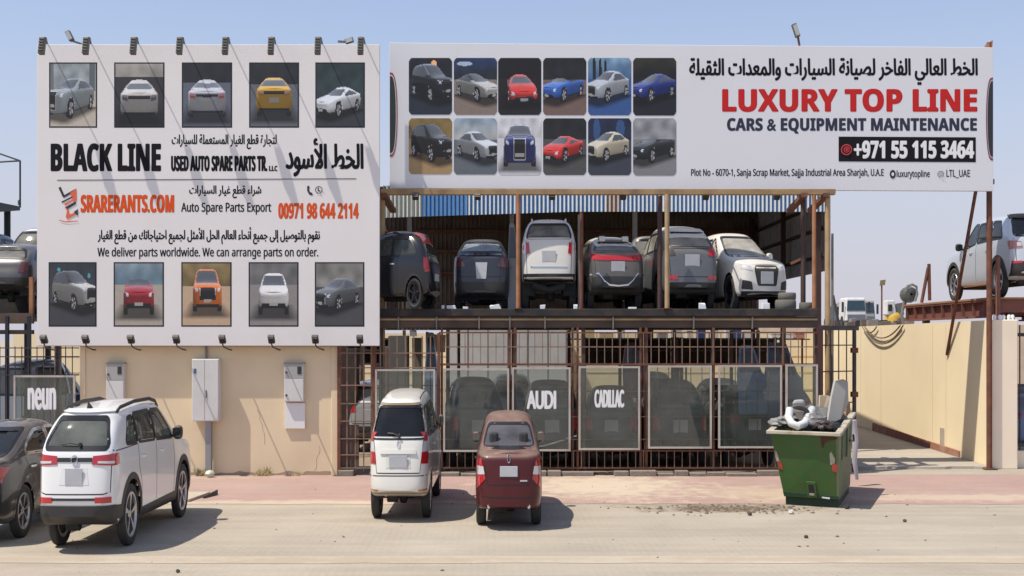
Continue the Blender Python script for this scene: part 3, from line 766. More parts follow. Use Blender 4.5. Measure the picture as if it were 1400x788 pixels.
def van_white():
    S = dict(kind='hatch', L=4.05, W=1.70, H=1.79, zb=.28, rb=.40, belt=(1.16, 1.10), yg=.10, yr=.34, zr=1.70, wt=.74, yw1=2.55, yw0=3.25, zc=1.12, zh=.98,
             R=.32, Ra=.37, ya=.72, yf=3.25)
    dA = ground_d(707); ky = .92; cy = dA - ky*(S['ya'] - S['L']/2)
    c = Car('parked_car', 'tall ivory white minivan with tall red and clear tail lamps beside the maroon saloon', 'car', (-1.50, cy, 0), squeeze(.50, ky), S, P_ivory, glass=glass_mat('black_privacy_glass', (.035,.035,.037), dusty=.03))
    c.window('rear_window', 'R', [(-.73, 1.20), (.73, 1.20), (.59, 1.60), (-.59, 1.60)], .07, trim=.045)
    zt = 1.60
    c.window('side_window', 'S', [(.38, 1.22), (1.02, 1.20), (1.02, zt), (.58, zt-.03)], .05, True)
    c.window('side_window', 'S', [(1.10, 1.20), (1.92, 1.18), (1.88, zt+.01), (1.10, zt)], .05, True)
    c.window('side_window', 'S', [(2.0, 1.18), (2.88, 1.16), (2.84, 1.23), (2.38, zt-.005), (1.97, zt+.01)], .05, True)
    c.window('windshield', 'F', [(-.70, 1.18), (.70, 1.18), (.60, 1.68), (-.60, 1.68)], .06)
    c.finish_hull(); c.wheels(M_alloy, 6, tw=.25); c.interior(2); c.mirrors(M_black_plastic, size=(.08, .09, .10), z=1.25); c.handles((1.25, 2.15), 1.02)
    c.underbody(); c.plate(.86, .50, .17); c.wiper((.02, 1.205), (-.30, 1.245))
    clr = []
    for sg in (1, -1):
        m = MB(); c.patch_mb(m, 'R', [(sg*.63, .83), (sg*.84, .82), (sg*.84, .99), (sg*.655, .99)], .014)
        c.patch_mb(m, 'R', [(sg*.70, 1.135), (sg*.84, 1.135), (sg*.82, 1.27), (sg*.745, 1.27)], .014)
        t = MB(); c.patch_mb(t, 'S', [(.16, .82), (.22, .84), (.25, .99), (.16, .99)], .012); c.patch_mb(t, 'S', [(.19, 1.135), (.27, 1.14), (.30, 1.26), (.19, 1.26)], .012)
        m.add([(sg*p[0], p[1], p[2]) for p in t.v], t.f)
        o = c.put(m, 'tail_light', M_red_lamp, smooth=True)
        m = MB(); c.patch_mb(m, 'R', [(sg*.655, .992), (sg*.84, .992), (sg*.84, 1.132), (sg*.70, 1.132)], .012); c.put(m, 'reverse_lens', M_clear_lamp, o, smooth=True)
        c.patch('reflector', mat('amber_reflector', (.45,.18,.08), .2, coat=1), 'R', [(sg*.56, .445), (sg*.78, .445), (sg*.78, .475), (sg*.56, .475)], .012)
    c.patch('plate_recess', mat('ivory_shaded', (.62,.60,.55), .4, var=.03), 'R', [(-.34, .77), (.34, .77), (.34, .965), (-.34, .965)], .004, step=.1)  # flat patch, shade of the hollow put into its tone
    c.patch('tailgate_garnish', P_ivory, 'R', [(-.50, .965), (.50, .965), (.48, 1.02), (-.48, 1.02)], .022)
    m = MB(); m.tube([c.cast('R', .04*math.cos(a), 1.10+.04*math.sin(a), .012) for a in [2*math.pi*i/16 for i in range(17)]], .007, 6); c.put(m, 'badge', M_chrome)
    c.seams([[(1.06, 1.18), (1.06, .7), (1.10, .32)], [(1.96, 1.16), (1.96, .32)], [(2.95, 1.12), (2.92, .6), (2.86, .36)]], hatch=[(-.70, 1.19), (-.60, .70), (.60, .70), (.70, 1.19)])
    c.seams([], hatch=[(-.82, .66), (-.4, .665), (.4, .665), (.82, .66)])
    m = MB(); c.patch_mb(m, 'R', [(-.55, 1.66), (.55, 1.66), (.52, 1.70), (-.52, 1.70)], .014, th=.05); c.put(m, 'roof_spoiler', P_ivory, smooth=True)
    m = MB(); c.patch_mb(m, 'R', [(-.53, 1.628), (.53, 1.628), (.54, 1.655), (-.54, 1.655)], .012); c.put(m, 'spoiler_underside', mat('tan_plastic', (.30,.22,.13), .6))
    for sg in (1, -1):
        m = MB(); c.line_mb(m, 'T', [(sg*.52, .55), (sg*.52, 2.6)], .02, .003); c.put(m, 'roof_groove', M_seal)
    m = MB(); c.patch_mb(m, 'R', [(-.84, .405), (.84, .405), (.84, .425), (-.84, .425)], .008); c.put(m, 'bumper_edge', mat('tan_plastic', (.30,.22,.13)), smooth=True)
van_white()

def saloon_maroon():
    S = dict(kind='sedan', L=4.1, W=1.69, H=1.51, zb=.22, rb=.27, belt=(.98, .93), zd=1.04, yg=.62, yr=1.25, wt=.74, yw1=2.25, yw0=2.95, zc=.98, zh=.86, R=.295, Ra=.345, ya=.80, yf=3.22)
    dA = ground_d(716.5); ky = .85; cy = dA - ky*(S['ya'] - S['L']/2)
    c = Car('parked_car', 'dusty maroon saloon with twin exhaust pipes, parked in front of the barred fence', 'car', (.035, cy, 0), squeeze(.535, ky), S, P_maroon, glass=glass_mat('maroon_car_glass', (.16,.15,.17), dusty=.28, dust_col=(.26,.24,.26)))
    c.window('rear_window', 'R', [(-.66, 1.09), (.66, 1.09), (.53, 1.375), (-.53, 1.375)], .09, trim=.02)
    c.window('side_window', 'S', [(.98, 1.06), (1.75, 1.03), (1.75, 1.35), (1.32, 1.33)], .05, True)
    c.window('side_window', 'S', [(1.84, 1.03), (2.62, 1.0), (2.58, 1.06), (2.18, 1.34), (1.84, 1.355)], .05, True)
    c.window('windshield', 'F', [(-.68, 1.03), (.68, 1.03), (.56, 1.37), (-.56, 1.37)], .05)
    c.finish_hull(); c.wheels(M_alloy, 6, tw=.25); c.interior(2); c.mirrors(P_maroon, z=1.08, size=(.10,.10,.08)); c.handles((1.15, 2.05), .88)
    c.underbody(exhaust=((-.50, .335), (.50, .335)))
    c.plate(.80, .44, .14)
    for sg in (1, -1):
        m = MB(); c.patch_mb(m, 'R', [(sg*.58, .70), (sg*.80, .56), (sg*.82, .97), (sg*.68, .96), (sg*.63, .82)], .012)
        t = MB(); c.patch_mb(t, 'S', [(.20, .74), (.27, .78), (.34, .93), (.20, .93)], .010); m.add([(sg*p[0], p[1], p[2]) for p in t.v], t.f)
        o = c.put(m, 'tail_light', M_red_lamp, smooth=True)
        m = MB(); c.patch_mb(m, 'R', [(sg*.60, .76), (sg*.80, .745), (sg*.80, .86), (sg*.635, .865)], .018); c.put(m, 'reverse_lens', M_clear_lamp, o, smooth=True)
    m = MB(); m.tube([c.cast('R', .035*math.cos(a), .965+.05*math.sin(a), .014) for a in [2*math.pi*i/16 for i in range(17)]], .008, 6); c.put(m, 'badge', M_chrome)
    c.seams([[(1.80, 1.01), (1.80, .28)], [(2.72, .96), (2.72, .5), (2.66, .28)], [(.95, 1.0), (1.05, .85), (1.18, .62)]], hatch=[(-.63, .98), (-.52, .62), (.52, .62), (.63, .98)])
    c.patch('boot_garnish', M_chrome, 'R', [(.28, .665), (.46, .665), (.46, .685), (.28, .685)], .008)
    c.seams([], hatch=[(-.80, .47), (-.4, .45), (.4, .45), (.80, .47)])
    p = c.cast('T', .06, .95, 0); m = MB(); m.box(-.02, .20, p.y-.05, p.y+.13, 1.10, 1.135); c.put(m, 'tissue_box', mat('box_card', (.5,.48,.28), .7), bevel=.01)
saloon_maroon()

def saloon_charcoal():
    S = dict(kind='sedan', L=4.9, W=1.85, H=1.46, zb=.22, rb=.30, belt=(1.00, .95), zd=1.06, yg=.55, yr=1.45, wt=.74, yw1=2.75, yw0=3.55, zc=1.0, zh=.86, R=.345, Ra=.385, ya=1.05, yf=3.85)
    dA = ground_d(735); ky = .80; cy = dA - ky*(S['ya'] - S['L']/2)
    c = Car('parked_car', 'charcoal saloon with chrome edged side windows, cut off by the picture edge', 'car', (-6.66, cy, 0), squeeze(.49, ky), S, P_char, glass=glass_mat('saloon_glass', (.05,.05,.055), dusty=.06))
    ch = M_chrome
    c.window('rear_window', 'R', [(-.72, 1.11), (.72, 1.11), (.57, 1.37), (-.57, 1.37)], .06)
    c.window('side_window', 'S', [(1.12, 1.09), (2.10, 1.06), (2.10, 1.36), (1.72, 1.345), (1.35, 1.23)], .08, True, trim=.028, trim_mat=ch)
    c.window('side_window', 'S', [(2.19, 1.06), (3.18, 1.02), (3.14, 1.07), (2.66, 1.35), (2.19, 1.365)], .05, True, trim=.028, trim_mat=ch)
    c.window('windshield', 'F', [(-.72, 1.06), (.72, 1.06), (.58, 1.36), (-.58, 1.36)], .05)
    c.finish_hull(); c.wheels(M_alloy, 6); c.interior(2); c.mirrors(P_char, z=1.12); c.handles((1.30, 2.35), .90, M_chrome)
    c.underbody(); c.plate(.82)
    for sg in (1, -1):
        m = MB(); c.patch_mb(m, 'R', [(sg*.50, .82), (sg*.91, .78), (sg*.91, .98), (sg*.55, .99)], .012)
        t = MB(); c.patch_mb(t, 'S', [(.18, .80), (.32, .86), (.50, .96), (.18, .97)], .012); m.add([(sg*p[0], p[1], p[2]) for p in t.v], t.f)
        c.put(m, 'tail_light', M_red_lamp, smooth=True)
    c.seams([[(2.14, 1.04), (2.14, .30)], [(3.26, .98), (3.26, .5), (3.2, .3)], [(1.10, 1.04), (1.20, .92), (1.45, .70)]])
saloon_charcoal()
# ------------------------------------------------------------------ ground
def ground_mat(name, colA, colB, brick=None, bump=.25, stain=None):
    m = bpy.data.materials.new(name); m.use_nodes = True
    nt = m.node_tree; n = nt.nodes; l = nt.links; b = n['Principled BSDF']
    g = n.new('ShaderNodeNewGeometry')
    def nz(s, d=6, r=.55):
        t = n.new('ShaderNodeTexNoise'); t.inputs['Scale'].default_value = s; t.inputs['Detail'].default_value = d; t.inputs['Roughness'].default_value = r
        l.new(g.outputs['Position'], t.inputs['Vector']); return t
    def rng(sock, a, c, lo=0., hi=1.):
        r = n.new('ShaderNodeMapRange'); r.inputs['From Min'].default_value = a; r.inputs['From Max'].default_value = c
        r.inputs['To Min'].default_value = lo; r.inputs['To Max'].default_value = hi; l.new(sock, r.inputs['Value']); return r.outputs['Result']
    def mix(f, a, c, blend='MIX'):
        x = n.new('ShaderNodeMix'); x.data_type = 'RGBA'; x.blend_type = blend
        if isinstance(f, float): x.inputs['Factor'].default_value = f
        else: l.new(f, x.inputs['Factor'])
        for s, k in ((a, 'A'), (c, 'B')):
            if isinstance(s, tuple): x.inputs[k].default_value = (*s[:3], 1)
            else: l.new(s, x.inputs[k])
        return x.outputs['Result']
    col = mix(rng(nz(.55).outputs['Fac'], .35, .65), colA, colB)
    col = mix(rng(nz(9, 8, .7).outputs['Fac'], .3, .7, 0., .30), col, tuple(c*.72 for c in colA))
    col = mix(rng(nz(60, 3).outputs['Fac'], .55, .75, 0., .35), col, tuple(c*.55 for c in colA))
    wv = n.new('ShaderNodeTexNoise'); mpw = n.new('ShaderNodeMapping'); mpw.inputs['Scale'].default_value = (.22, 2.6, 1); wv.inputs['Scale'].default_value = 1.0; wv.inputs['Detail'].default_value = 7
    l.new(g.outputs['Position'], mpw.inputs['Vector']); l.new(mpw.outputs[0], wv.inputs['Vector'])
    col = mix(rng(wv.outputs['Fac'], .46, .66, 0., .26), col, tuple(min(1, c*1.16) for c in colA))          # wind-drifted pale sand
    col = mix(rng(wv.outputs['Fac'], .50, .34, 0., .20), col, tuple(c*.70 for c in colB))                    # worn, darker runs
    h = nz(35, 6).outputs['Fac']
    if brick:
        bt = n.new('ShaderNodeTexBrick'); mp = n.new('ShaderNodeMapping')
        mp.inputs['Rotation'].default_value = (0, 0, brick[1]); l.new(g.outputs['Position'], mp.inputs['Vector']); l.new(mp.outputs[0], bt.inputs['Vector'])
        bt.inputs['Scale'].default_value = brick[0]; bt.inputs['Mortar Size'].default_value = .035; bt.inputs['Mortar Smooth'].default_value = .3
        bt.inputs['Brick Width'].default_value = .55; bt.inputs['Row Height'].default_value = .27
        bt.inputs['Color1'].default_value = (1, 1, 1, 1); bt.inputs['Color2'].default_value = (.86, .86, .86, 1); bt.inputs['Mortar'].default_value = (.62, .60, .56, 1)
        f = rng(nz(.8, 5).outputs['Fac'], .35, .62, brick[2], brick[3])
        wcol = mix(f, (1., 1., 1.), bt.outputs['Color']); col = mix(1.0, col, wcol, 'MULTIPLY')
    if stain:      # spilled rubbish soil around the skip
        for (sx, sy, rx, ry, c, amt) in stain:
            v = n.new('ShaderNodeVectorMath'); v.operation = 'SUBTRACT'; v.inputs[1].default_value = (sx, sy, 0); l.new(g.outputs['Position'], v.inputs[0])
            v2 = n.new('ShaderNodeVectorMath'); v2.operation = 'MULTIPLY'; v2.inputs[1].default_value = (1/rx, 1/ry, 0); l.new(v.outputs[0], v2.inputs[0])
            ln = n.new('ShaderNodeVectorMath'); ln.operation = 'LENGTH'; l.new(v2.outputs[0], ln.inputs[0])
            d = n.new('ShaderNodeMath'); d.operation = 'ADD'; l.new(ln.outputs['Value'], d.inputs[0])
            l.new(rng(nz(2.6, 9, .75).outputs['Fac'], .25, .75, -.9, .9), d.inputs[1])
            col = mix(rng(d.outputs[0], .35, 1.15, amt, 0.), col, c)
    l.new(col, b.inputs['Base Color']); b.inputs['Roughness'].default_value = .95; b.inputs['Specular IOR Level'].default_value = .2
    bp = n.new('ShaderNodeBump'); bp.inputs['Strength'].default_value = bump; bp.inputs['Distance'].default_value = .02
    l.new(h, bp.inputs['Height']); l.new(bp.outputs[0], b.inputs['Normal'])
    MATS[name] = m; return m

M_sand = ground_mat('sandy_paving', (.395, .342, .275), (.35, .30, .24), (4.2, .78, .05, .45), stain=[(3.3, 17.75, 1.5, .5, (.17, .125, .085), .95), (3.0, 19.4, 2.6, .9, (.36, .28, .20), .6), (1.5, 20.0, 2.2, 1.2, (.50, .42, .31), .7), (-9, 13.0, 5, .4, (.42, .32, .26), .5)])
M_pink = ground_mat('pink_brick_paving', (.395, .262, .228), (.415, .298, .252), (4.6, 0, .35, .8), stain=[(1.6, 20.4, 1.9, 1.9, (.49, .40, .30), .95), (4.4, 19.4, 1.5, 1.0, (.44, .35, .26), .8), (-7, 21.6, 3.0, .25, (.40, .32, .24), .7), (-3.5, 18.3, 5, .35, (.47, .38, .29), .8), (7.5, 18.9, 3.5, .5, (.47, .38, .29), .7)])
M_kerbstone = ground_mat('worn_kerb_concrete', (.45, .385, .305), (.41, .345, .265), None, stain=[(-2, 13.5, 2.5, .25, (.36, .29, .215), .9), (3, 13.6, 2, .2, (.37, .30, .225), .9), (-6, 13.6, 2, .2, (.37, .30, .225), .9), (6.5, 13.5, 1.5, .25, (.37, .30, .225), .8)])
M_ramp = ground_mat('ramp_concrete', (.40, .35, .29), (.34, .30, .25), None)
M_dirt = ground_mat('yard_dirt', (.24, .18, .13), (.30, .23, .17), None, bump=.6)

g = MB(); R_ = 3000
g.add([(-R_, -60, 0), (R_, -60, 0), (R_, R_, 0), (-R_, R_, 0)], [(0, 1, 2, 3)])
tag(g.build('ground', M_sand, origin=(0, 0, 0), fix=False), kind='structure')

def ragged_sheet(name, x0, x1, y0, y1, z, material, amp=.06, seed=1):
    rnd = random.Random(seed); pts = []; k = 60
    for i in range(k+1): pts.append((lerp(x0, x1, i/k), y0 + rnd.uniform(-amp, amp), z))
    for i in range(k+1): pts.append((lerp(x1, x0, i/k), y1, z))
    m = MB(); m.add(pts, [list(range(len(pts)))])
    return tag(m.build(name, material, origin=(0, 0, 0), fix=False), kind='structure')
ragged_sheet('pavement', -14, 16, 18.15, 22.1, .004, M_pink, .07, 3)
ragged_sheet('kerb_strip', -16, 16, 13.35, 13.78, .004, M_kerbstone, .03, 5)
# inner yard behind the fence and the concrete driveway beside the boundary wall
m = MB(); m.add([(-16, 22.1, .004), (6.6, 22.1, .004), (6.6, 36, .004), (-16, 36, .004)], [(0,1,2,3)])
tag(m.build('yard_floor', M_dirt, origin=(0,0,0), fix=False), kind='structure')
m = MB(); rnd = random.Random(4)
front = [(lerp(6.62, 9.54, i/20), 23.1 + rnd.uniform(-.06, .06)) for i in range(21)]
top = [(x, y, .05) for x, y in front]; bot = [(x, y-.01, -.02) for x, y in front]; far = [(9.54, 35.5, .30), (6.62, 35.5, .30)]
m.add(top + far, [list(range(23))]); m.add(top + bot, [[i, i+1, 21+i+1, 21+i] for i in range(20)])
tag(m.build('driveway', M_ramp, origin=(8, 23, 0), fix=False), kind='structure')
# raised ground with scrap far behind the boundary wall
m = MB(); m.hexa([(13, 58, -1), (70, 58, -1), (70, 130, -1), (13, 130, -1)], [(16, 62, 3.35), (70, 62, 3.35), (70, 130, 3.6), (16, 130, 3.6)])
tag(m.build('raised_ground', M_dirt, origin=(40, 80, 0)), kind='structure')

# ------------------------------------------------------------------ walls
FD = 22.05
M_wall = mat('painted_render_beige', (.74, .60, .40), .9, var=.04, scale=1.5, dirt=(.58,.45,.31), dirt_amt=.45, dirt_scale=.9, bump=.08, bscale=60)
M_wall2 = mat('painted_render_cream', (.87, .72, .47), .9, var=.03, scale=1.2, dirt=(.70,.56,.37), dirt_amt=.3, dirt_scale=.8, bump=.08, bscale=60)
M_wall3 = mat('painted_render_pale', (.88, .76, .585), .9, var=.03, scale=1.5, dirt=(.62,.52,.40), dirt_amt=.3, dirt_scale=1.2, bump=.08)
M_brick = mat('bare_brick_footing', (.30, .135, .085), .95, var=.35, scale=12, dirt=(.40,.32,.25), dirt_amt=.5, dirt_scale=4, bump=.5, bscale=25)

x0, x1 = px2x(110, FD), px2x(462, FD)
t = thing('perimeter_wall', 'beige rendered wall under the white spare parts billboard, carrying meter boxes', 'wall', ((x0+x1)/2, FD, 0))
m = MB(); m.box(x0+.1, x1-.12, FD, FD+.2, 0, 2.9); m.build('wall_face', M_wall, t)
for a, b in ((x0, x0+.10), (x1-.12, x1)):
    m = MB(); m.box(a, b, FD-.03, FD+.22, 0, 2.9); m.build('pilaster', M_wall, t, bevel=.008)
m = MB(); rnd = random.Random(2); k = 40
pts = [(lerp(x0+.1, x1-.12, i/k), .02 + .07*rnd.random()) for i in range(k+1)]
m.prism([(x0+.1, 0)] + pts + [(x1-.12, 0)], FD-.006, FD-.001); m.build('soil_splash', mat('soil_splash', (.36, .27, .19), .95, var=.2), t)

# boundary wall running back along the driveway
WX = 9.55
t = thing('boundary_wall', 'long cream boundary wall with bare brick footing running back along the driveway', 'wall', (WX+.1, 29, 0))
m = MB(); m.hexa([(WX, 23.25, 0), (WX+.25, 23.25, 0), (WX+.25, 35.6, 0), (WX, 35.6, 0)], [(WX, 23.25, 2.94), (WX+.25, 23.25, 2.94), (WX+.25, 35.6, 2.90), (WX, 35.6, 2.90)])
m.build('wall_face', M_wall2, t)
m = MB(); m.box(WX+.003, WX+.55, 23.1, 23.25, 0, 2.95); m.build('wall_end', M_wall3, t, bevel=.015)
m = MB(); m.hexa([(WX-.05, 24.6, 0), (WX-.001, 24.6, 0), (WX-.001, 30.4, .12), (WX-.05, 30.4, .12)], [(WX-.04, 24.6, .22), (WX-.001, 24.6, .22), (WX-.001, 30.4, .40), (WX-.04, 30.4, .40)])
m.build('brick_footing', M_brick, t, bevel=.01)
m = MB()
for y in (25.4, 26.2, 29.8, 31.5): m.box(WX-.004, WX-.001, y, y+.012, .3, 2.88)
m.build('render_joint', mat('render_joint', (.62, .49, .32), .9), t)
m = MB(); m.box(WX-.006, WX-.001, 25.5, 25.75, .25, .62); m.build('plaster_patch', mat('plaster_patch', (.40, .34, .27), .95, var=.2), t)
for k_, (ya, yb, dip) in enumerate(((28.0, 31.2, .45), (28.2, 31.0, .30), (30.0, 31.0, .15))):
    m = MB(); m.tube([(WX-.05, lerp(ya, yb, i/14), 2.90 - dip*4*(i/14)*(1-i/14)) for i in range(15)], .018, 6)
    m.build('hanging_cable', mat('sun_bleached_cable', (.20, .15, .10), .8), t)

t = thing('back_wall', 'sunlit cream wall closing the scrap yard behind the parked wrecks', 'wall', (-2, 35.6, 0))
m = MB(); m.box(-15, WX+.25, 35.6, 35.85, 0, 2.75); m.build('wall_face', M_wall2, t)
m = MB()
for z in (.55, 1.05, 1.55, 2.05): m.box(-15, WX, 35.59, 35.598, z, z+.02)
m.build('render_joint', mat('render_joint', (.62, .49, .32)), t)

# ------------------------------------------------------------------ meter boxes on the wall
M_box = mat('enamel_box', (.62, .61, .58), .45, var=.04, dirt=(.40,.36,.31), dirt_amt=.35, dirt_scale=2.5)
M_greybox = mat('grey_enamel', (.36, .35, .33), .5, var=.06)
def meter_box(pa, pb, ya_, yb_, label, plate=None):
    xa, xb = px2x(pa, FD), px2x(pb, FD); za, zb_ = py2z(yb_, FD), py2z(ya_, FD)
    t = thing('meter_box', label, 'meter box', ((xa+xb)/2, FD-.06, za), 'meter boxes on the beige wall')
    m = MB(); m.box(xa, xb, FD-.12, FD-.002, za, zb_); m.build('casing', M_box, t, bevel=.008)
    zs = lerp(za, zb_, .60)
    m = MB(); m.box(xa+.012, xb-.012, FD-.128, FD-.12, zs+.01, zb_-.012); m.build('cover', M_greybox, t, bevel=.003)
    m = MB(); m.box(xa+.012, xb-.012, FD-.127, FD-.12, za+.012, zs-.008); m.build('door', M_box, t, bevel=.003)
    m = MB(); m.box(xb-.12, xb-.045, FD-.134, FD-.128, zb_-.20, zb_-.06); m.build('meter_window', M_black_plastic, t)
    for z in (zs+.12, za+.12):
        m = MB(); m.lathe([(-.146, .0005), (-.146, .018), (-.127, .022)], (xa+.045, FD, z), 'y', 10); m.build('lock', M_dark_metal, t)
    m = MB(); m.box(xa-.012, xb+.012, FD-.14, FD-.002, zb_, zb_+.015); m.build('rain_cap', M_grey_metal, t)
    if plate: pass
    return t
meter_box(148, 172.5, 497, 556, 'slim grey and white meter box partly hidden by the white SUV roof')
meter_box(390, 417, 497, 549, 'slim grey and white meter box above a blank white plate')
xa, xb = px2x(390, FD), px2x(417.5, FD)
m = MB(); m.box(xa, xb, FD-.05, FD-.002, py2z(586, FD), py2z(551, FD))
tag(m.build('blank_plate', mat('white_panel', (.74, .73, .71), .5, var=.03), bevel=.004), 'blank white plate fixed on the beige wall under a meter box', 'plate')
xa, xb = px2x(263, FD-.2), px2x(300, FD-.2); za, zb_ = py2z(576, FD-.2), py2z(491, FD-.2)
t = thing('electrical_cabinet', 'big white two door electrical cabinet on a grey post against the beige wall', 'electrical cabinet', ((xa+xb)/2, FD-.15, 0))
m = MB(); m.box(xa, xb, FD-.24, FD-.003, za, zb_); m.build('casing', M_box, t, bevel=.01)
xm = lerp(xa, xb, .48)
for a, b in ((xa+.012, xm-.004), (xm+.004, xb-.012)):
    m = MB(); m.box(a, b, FD-.252, FD-.24, za+.012, zb_-.012); m.build('door', M_box, t, bevel=.004)
m = MB(); m.box(xa+.04, xa+.085, FD-.258, FD-.252, zb_-.27, zb_-.18); m.build('warning_sticker', mat('blue_sticker', (.06,.10,.22), .5), t)
m = MB(); m.box(xm+.02, xm+.035, FD-.265, FD-.252, lerp(za, zb_, .38), lerp(za, zb_, .50)); m.build('handle', M_dark_metal, t)
m = MB(); xp = (xa+xb)/2+.03; m.box(xp-.055, xp+.055, FD-.16, FD-.05, 0, za); m.build('post', mat('galvanised_steel', (.30,.31,.32), .5, .5, var=.15), t, bevel=.006)

m = MB(); xq = px2x(283, FD); m.tube([(xq, FD-.05, zb_), (xq, FD-.05, 2.62)], .022, 8); m.build('conduit', M_grey_metal, t)
# hairline cracks and a repainted patch on the beige wall
M_crack = mat('wall_crack', (.30,.22,.15), .95)
wall_t = bpy.data.objects['perimeter_wall']
for k_, (px, py, ln) in enumerate(((352, 560, 14), (232, 600, 12), (436, 610, 11))):
    rnd = random.Random(40+k_); m = MB(); q = Vector((px2x(px, FD), py2z(py, FD))); a_ = -1.3
    for i in range(ln):
        a_ += rnd.uniform(-.5, .5); a_ = max(-2.2, min(-.6, a_)); r = q + Vector((math.cos(a_), math.sin(a_)))*.05; w_ = .0035
        m.add([(q.x-w_, FD-.002, q.y), (q.x+w_, FD-.002, q.y), (r.x+w_, FD-.002, r.y), (r.x-w_, FD-.002, r.y)], [(0,1,2,3)]); q = r
    m.build('crack', M_crack, wall_t, fix=False)
# weeds and rubbish at the foot of the wall
M_weed = mat('dry_weed', (.42, .35, .17), .9, var=.3, scale=14)
def weed(px, n, h, label, seed):
    rnd = random.Random(seed); x = px2x(px, FD-.1); m = MB()
    for i in range(n):
        a = rnd.uniform(0, 6.28); r = rnd.uniform(.02, .16); hh = h*rnd.uniform(.4, 1)
        bx, by = x + rnd.uniform(-.10, .10), FD-.12 + rnd.uniform(-.07, .05)
        tx, ty = bx + r*math.cos(a), min(FD-.01, by + r*.5*math.sin(a))
        w = .008
        m.add([(bx-w, by, 0), (bx+w, by, 0), (lerp(bx,tx,.6)+w, lerp(by,ty,.4), hh*.65), (tx, ty, hh), (lerp(bx,tx,.6)-w, lerp(by,ty,.4), hh*.65)], [(0,1,2,3,4)])
    tag(m.build('weed_tuft', M_weed, fix=False), label, 'weed', 'weeds along the wall foot')
weed(277, 44, .17, 'dry weed tuft around the foot of the cabinet post', 1)
weed(362, 34, .20, 'dry weed tuft at the wall foot between cabinet post and meter boxes', 2)
weed(352, 20, .12, 'low dry weed tuft beside the taller tuft at the wall foot', 3)
weed(405, 20, .10, 'tiny dry weed tuft at the wall foot below the blank white plate', 4)
m = MB(); c = P(288, 651, FD-.3); m.lathe([(0,.001),(.02,.07),(.07,.09),(.12,.06),(.14,.001)], (c.x, c.y-.05, 0), 'z', 10)
m.v = [(x + .02*noise.noise(Vector((x*30, y*30, z*30))), y, z) for x, y, z in m.v]
tag(m.build('crumpled_bag', mat('pale_plastic_bag', (.52,.52,.40), .5), smooth=True), 'crumpled pale plastic bag beside the cabinet post', 'bag')
# loose drain cover on the pink paving beside the SUV
c = P(262, 681, ground_d(681)); m = MB(); m.hexa([(c.x-.33, c.y-.5, .004), (c.x+.1, c.y-.5, .004), (c.x+.2, c.y+.4, .004), (c.x-.25, c.y+.4, .004)], [(c.x-.33, c.y-.5, .05), (c.x+.1, c.y-.5, .05), (c.x+.2, c.y+.4, .05), (c.x-.25, c.y+.4, .05)])
tag(m.build('drain_cover', M_kerbstone, bevel=.01), 'pale concrete drain cover lying in the pink paving near the SUV', 'drain cover')
m = MB(); m.hexa([(c.x+.20, c.y-.1, .004), (c.x+.24, c.y-.1, .004), (c.x+.34, c.y+.35, .004), (c.x+.30, c.y+.35, .004)], [(c.x+.215, c.y-.1, .04), (c.x+.235, c.y-.1, .04), (c.x+.34, c.y+.35, .09), (c.x+.32, c.y+.35, .09)])
tag(m.build('steel_flap', M_dark_metal, bevel=.005), 'dark tilted steel flap beside the concrete drain cover', 'flap')
# ------------------------------------------------------------------ lettering
AR = {'ا':(0xFE8D,0xFE8E,0,0),'أ':(0xFE83,0xFE84,0,0),'إ':(0xFE87,0xFE88,0,0),'ب':(0xFE8F,0xFE90,0xFE91,0xFE92),'ة':(0xFE93,0xFE94,0,0),
 'ت':(0xFE95,0xFE96,0xFE97,0xFE98),'ث':(0xFE99,0xFE9A,0xFE9B,0xFE9C),'ج':(0xFE9D,0xFE9E,0xFE9F,0xFEA0),'ح':(0xFEA1,0xFEA2,0xFEA3,0xFEA4),
 'خ':(0xFEA5,0xFEA6,0xFEA7,0xFEA8),'د':(0xFEA9,0xFEAA,0,0),'ر':(0xFEAD,0xFEAE,0,0),'ز':(0xFEAF,0xFEB0,0,0),'س':(0xFEB1,0xFEB2,0xFEB3,0xFEB4),
 'ش':(0xFEB5,0xFEB6,0xFEB7,0xFEB8),'ص':(0xFEB9,0xFEBA,0xFEBB,0xFEBC),'ط':(0xFEC1,0xFEC2,0xFEC3,0xFEC4),'ع':(0xFEC9,0xFECA,0xFECB,0xFECC),
 'غ':(0xFECD,0xFECE,0xFECF,0xFED0),'ف':(0xFED1,0xFED2,0xFED3,0xFED4),'ق':(0xFED5,0xFED6,0xFED7,0xFED8),'ك':(0xFED9,0xFEDA,0xFEDB,0xFEDC),
 'ل':(0xFEDD,0xFEDE,0xFEDF,0xFEE0),'م':(0xFEE1,0xFEE2,0xFEE3,0xFEE4),'ن':(0xFEE5,0xFEE6,0xFEE7,0xFEE8),'ه':(0xFEE9,0xFEEA,0xFEEB,0xFEEC),
 'و':(0xFEED,0xFEEE,0,0),'ى':(0xFEEF,0xFEF0,0,0),'ي':(0xFEF1,0xFEF2,0xFEF3,0xFEF4),'ء':(0xFE80,0,0,0),
 'لا':(0xFEFB,0xFEFC,0,0),'لأ':(0xFEF7,0xFEF8,0,0),'لإ':(0xFEF9,0xFEFA,0,0)}
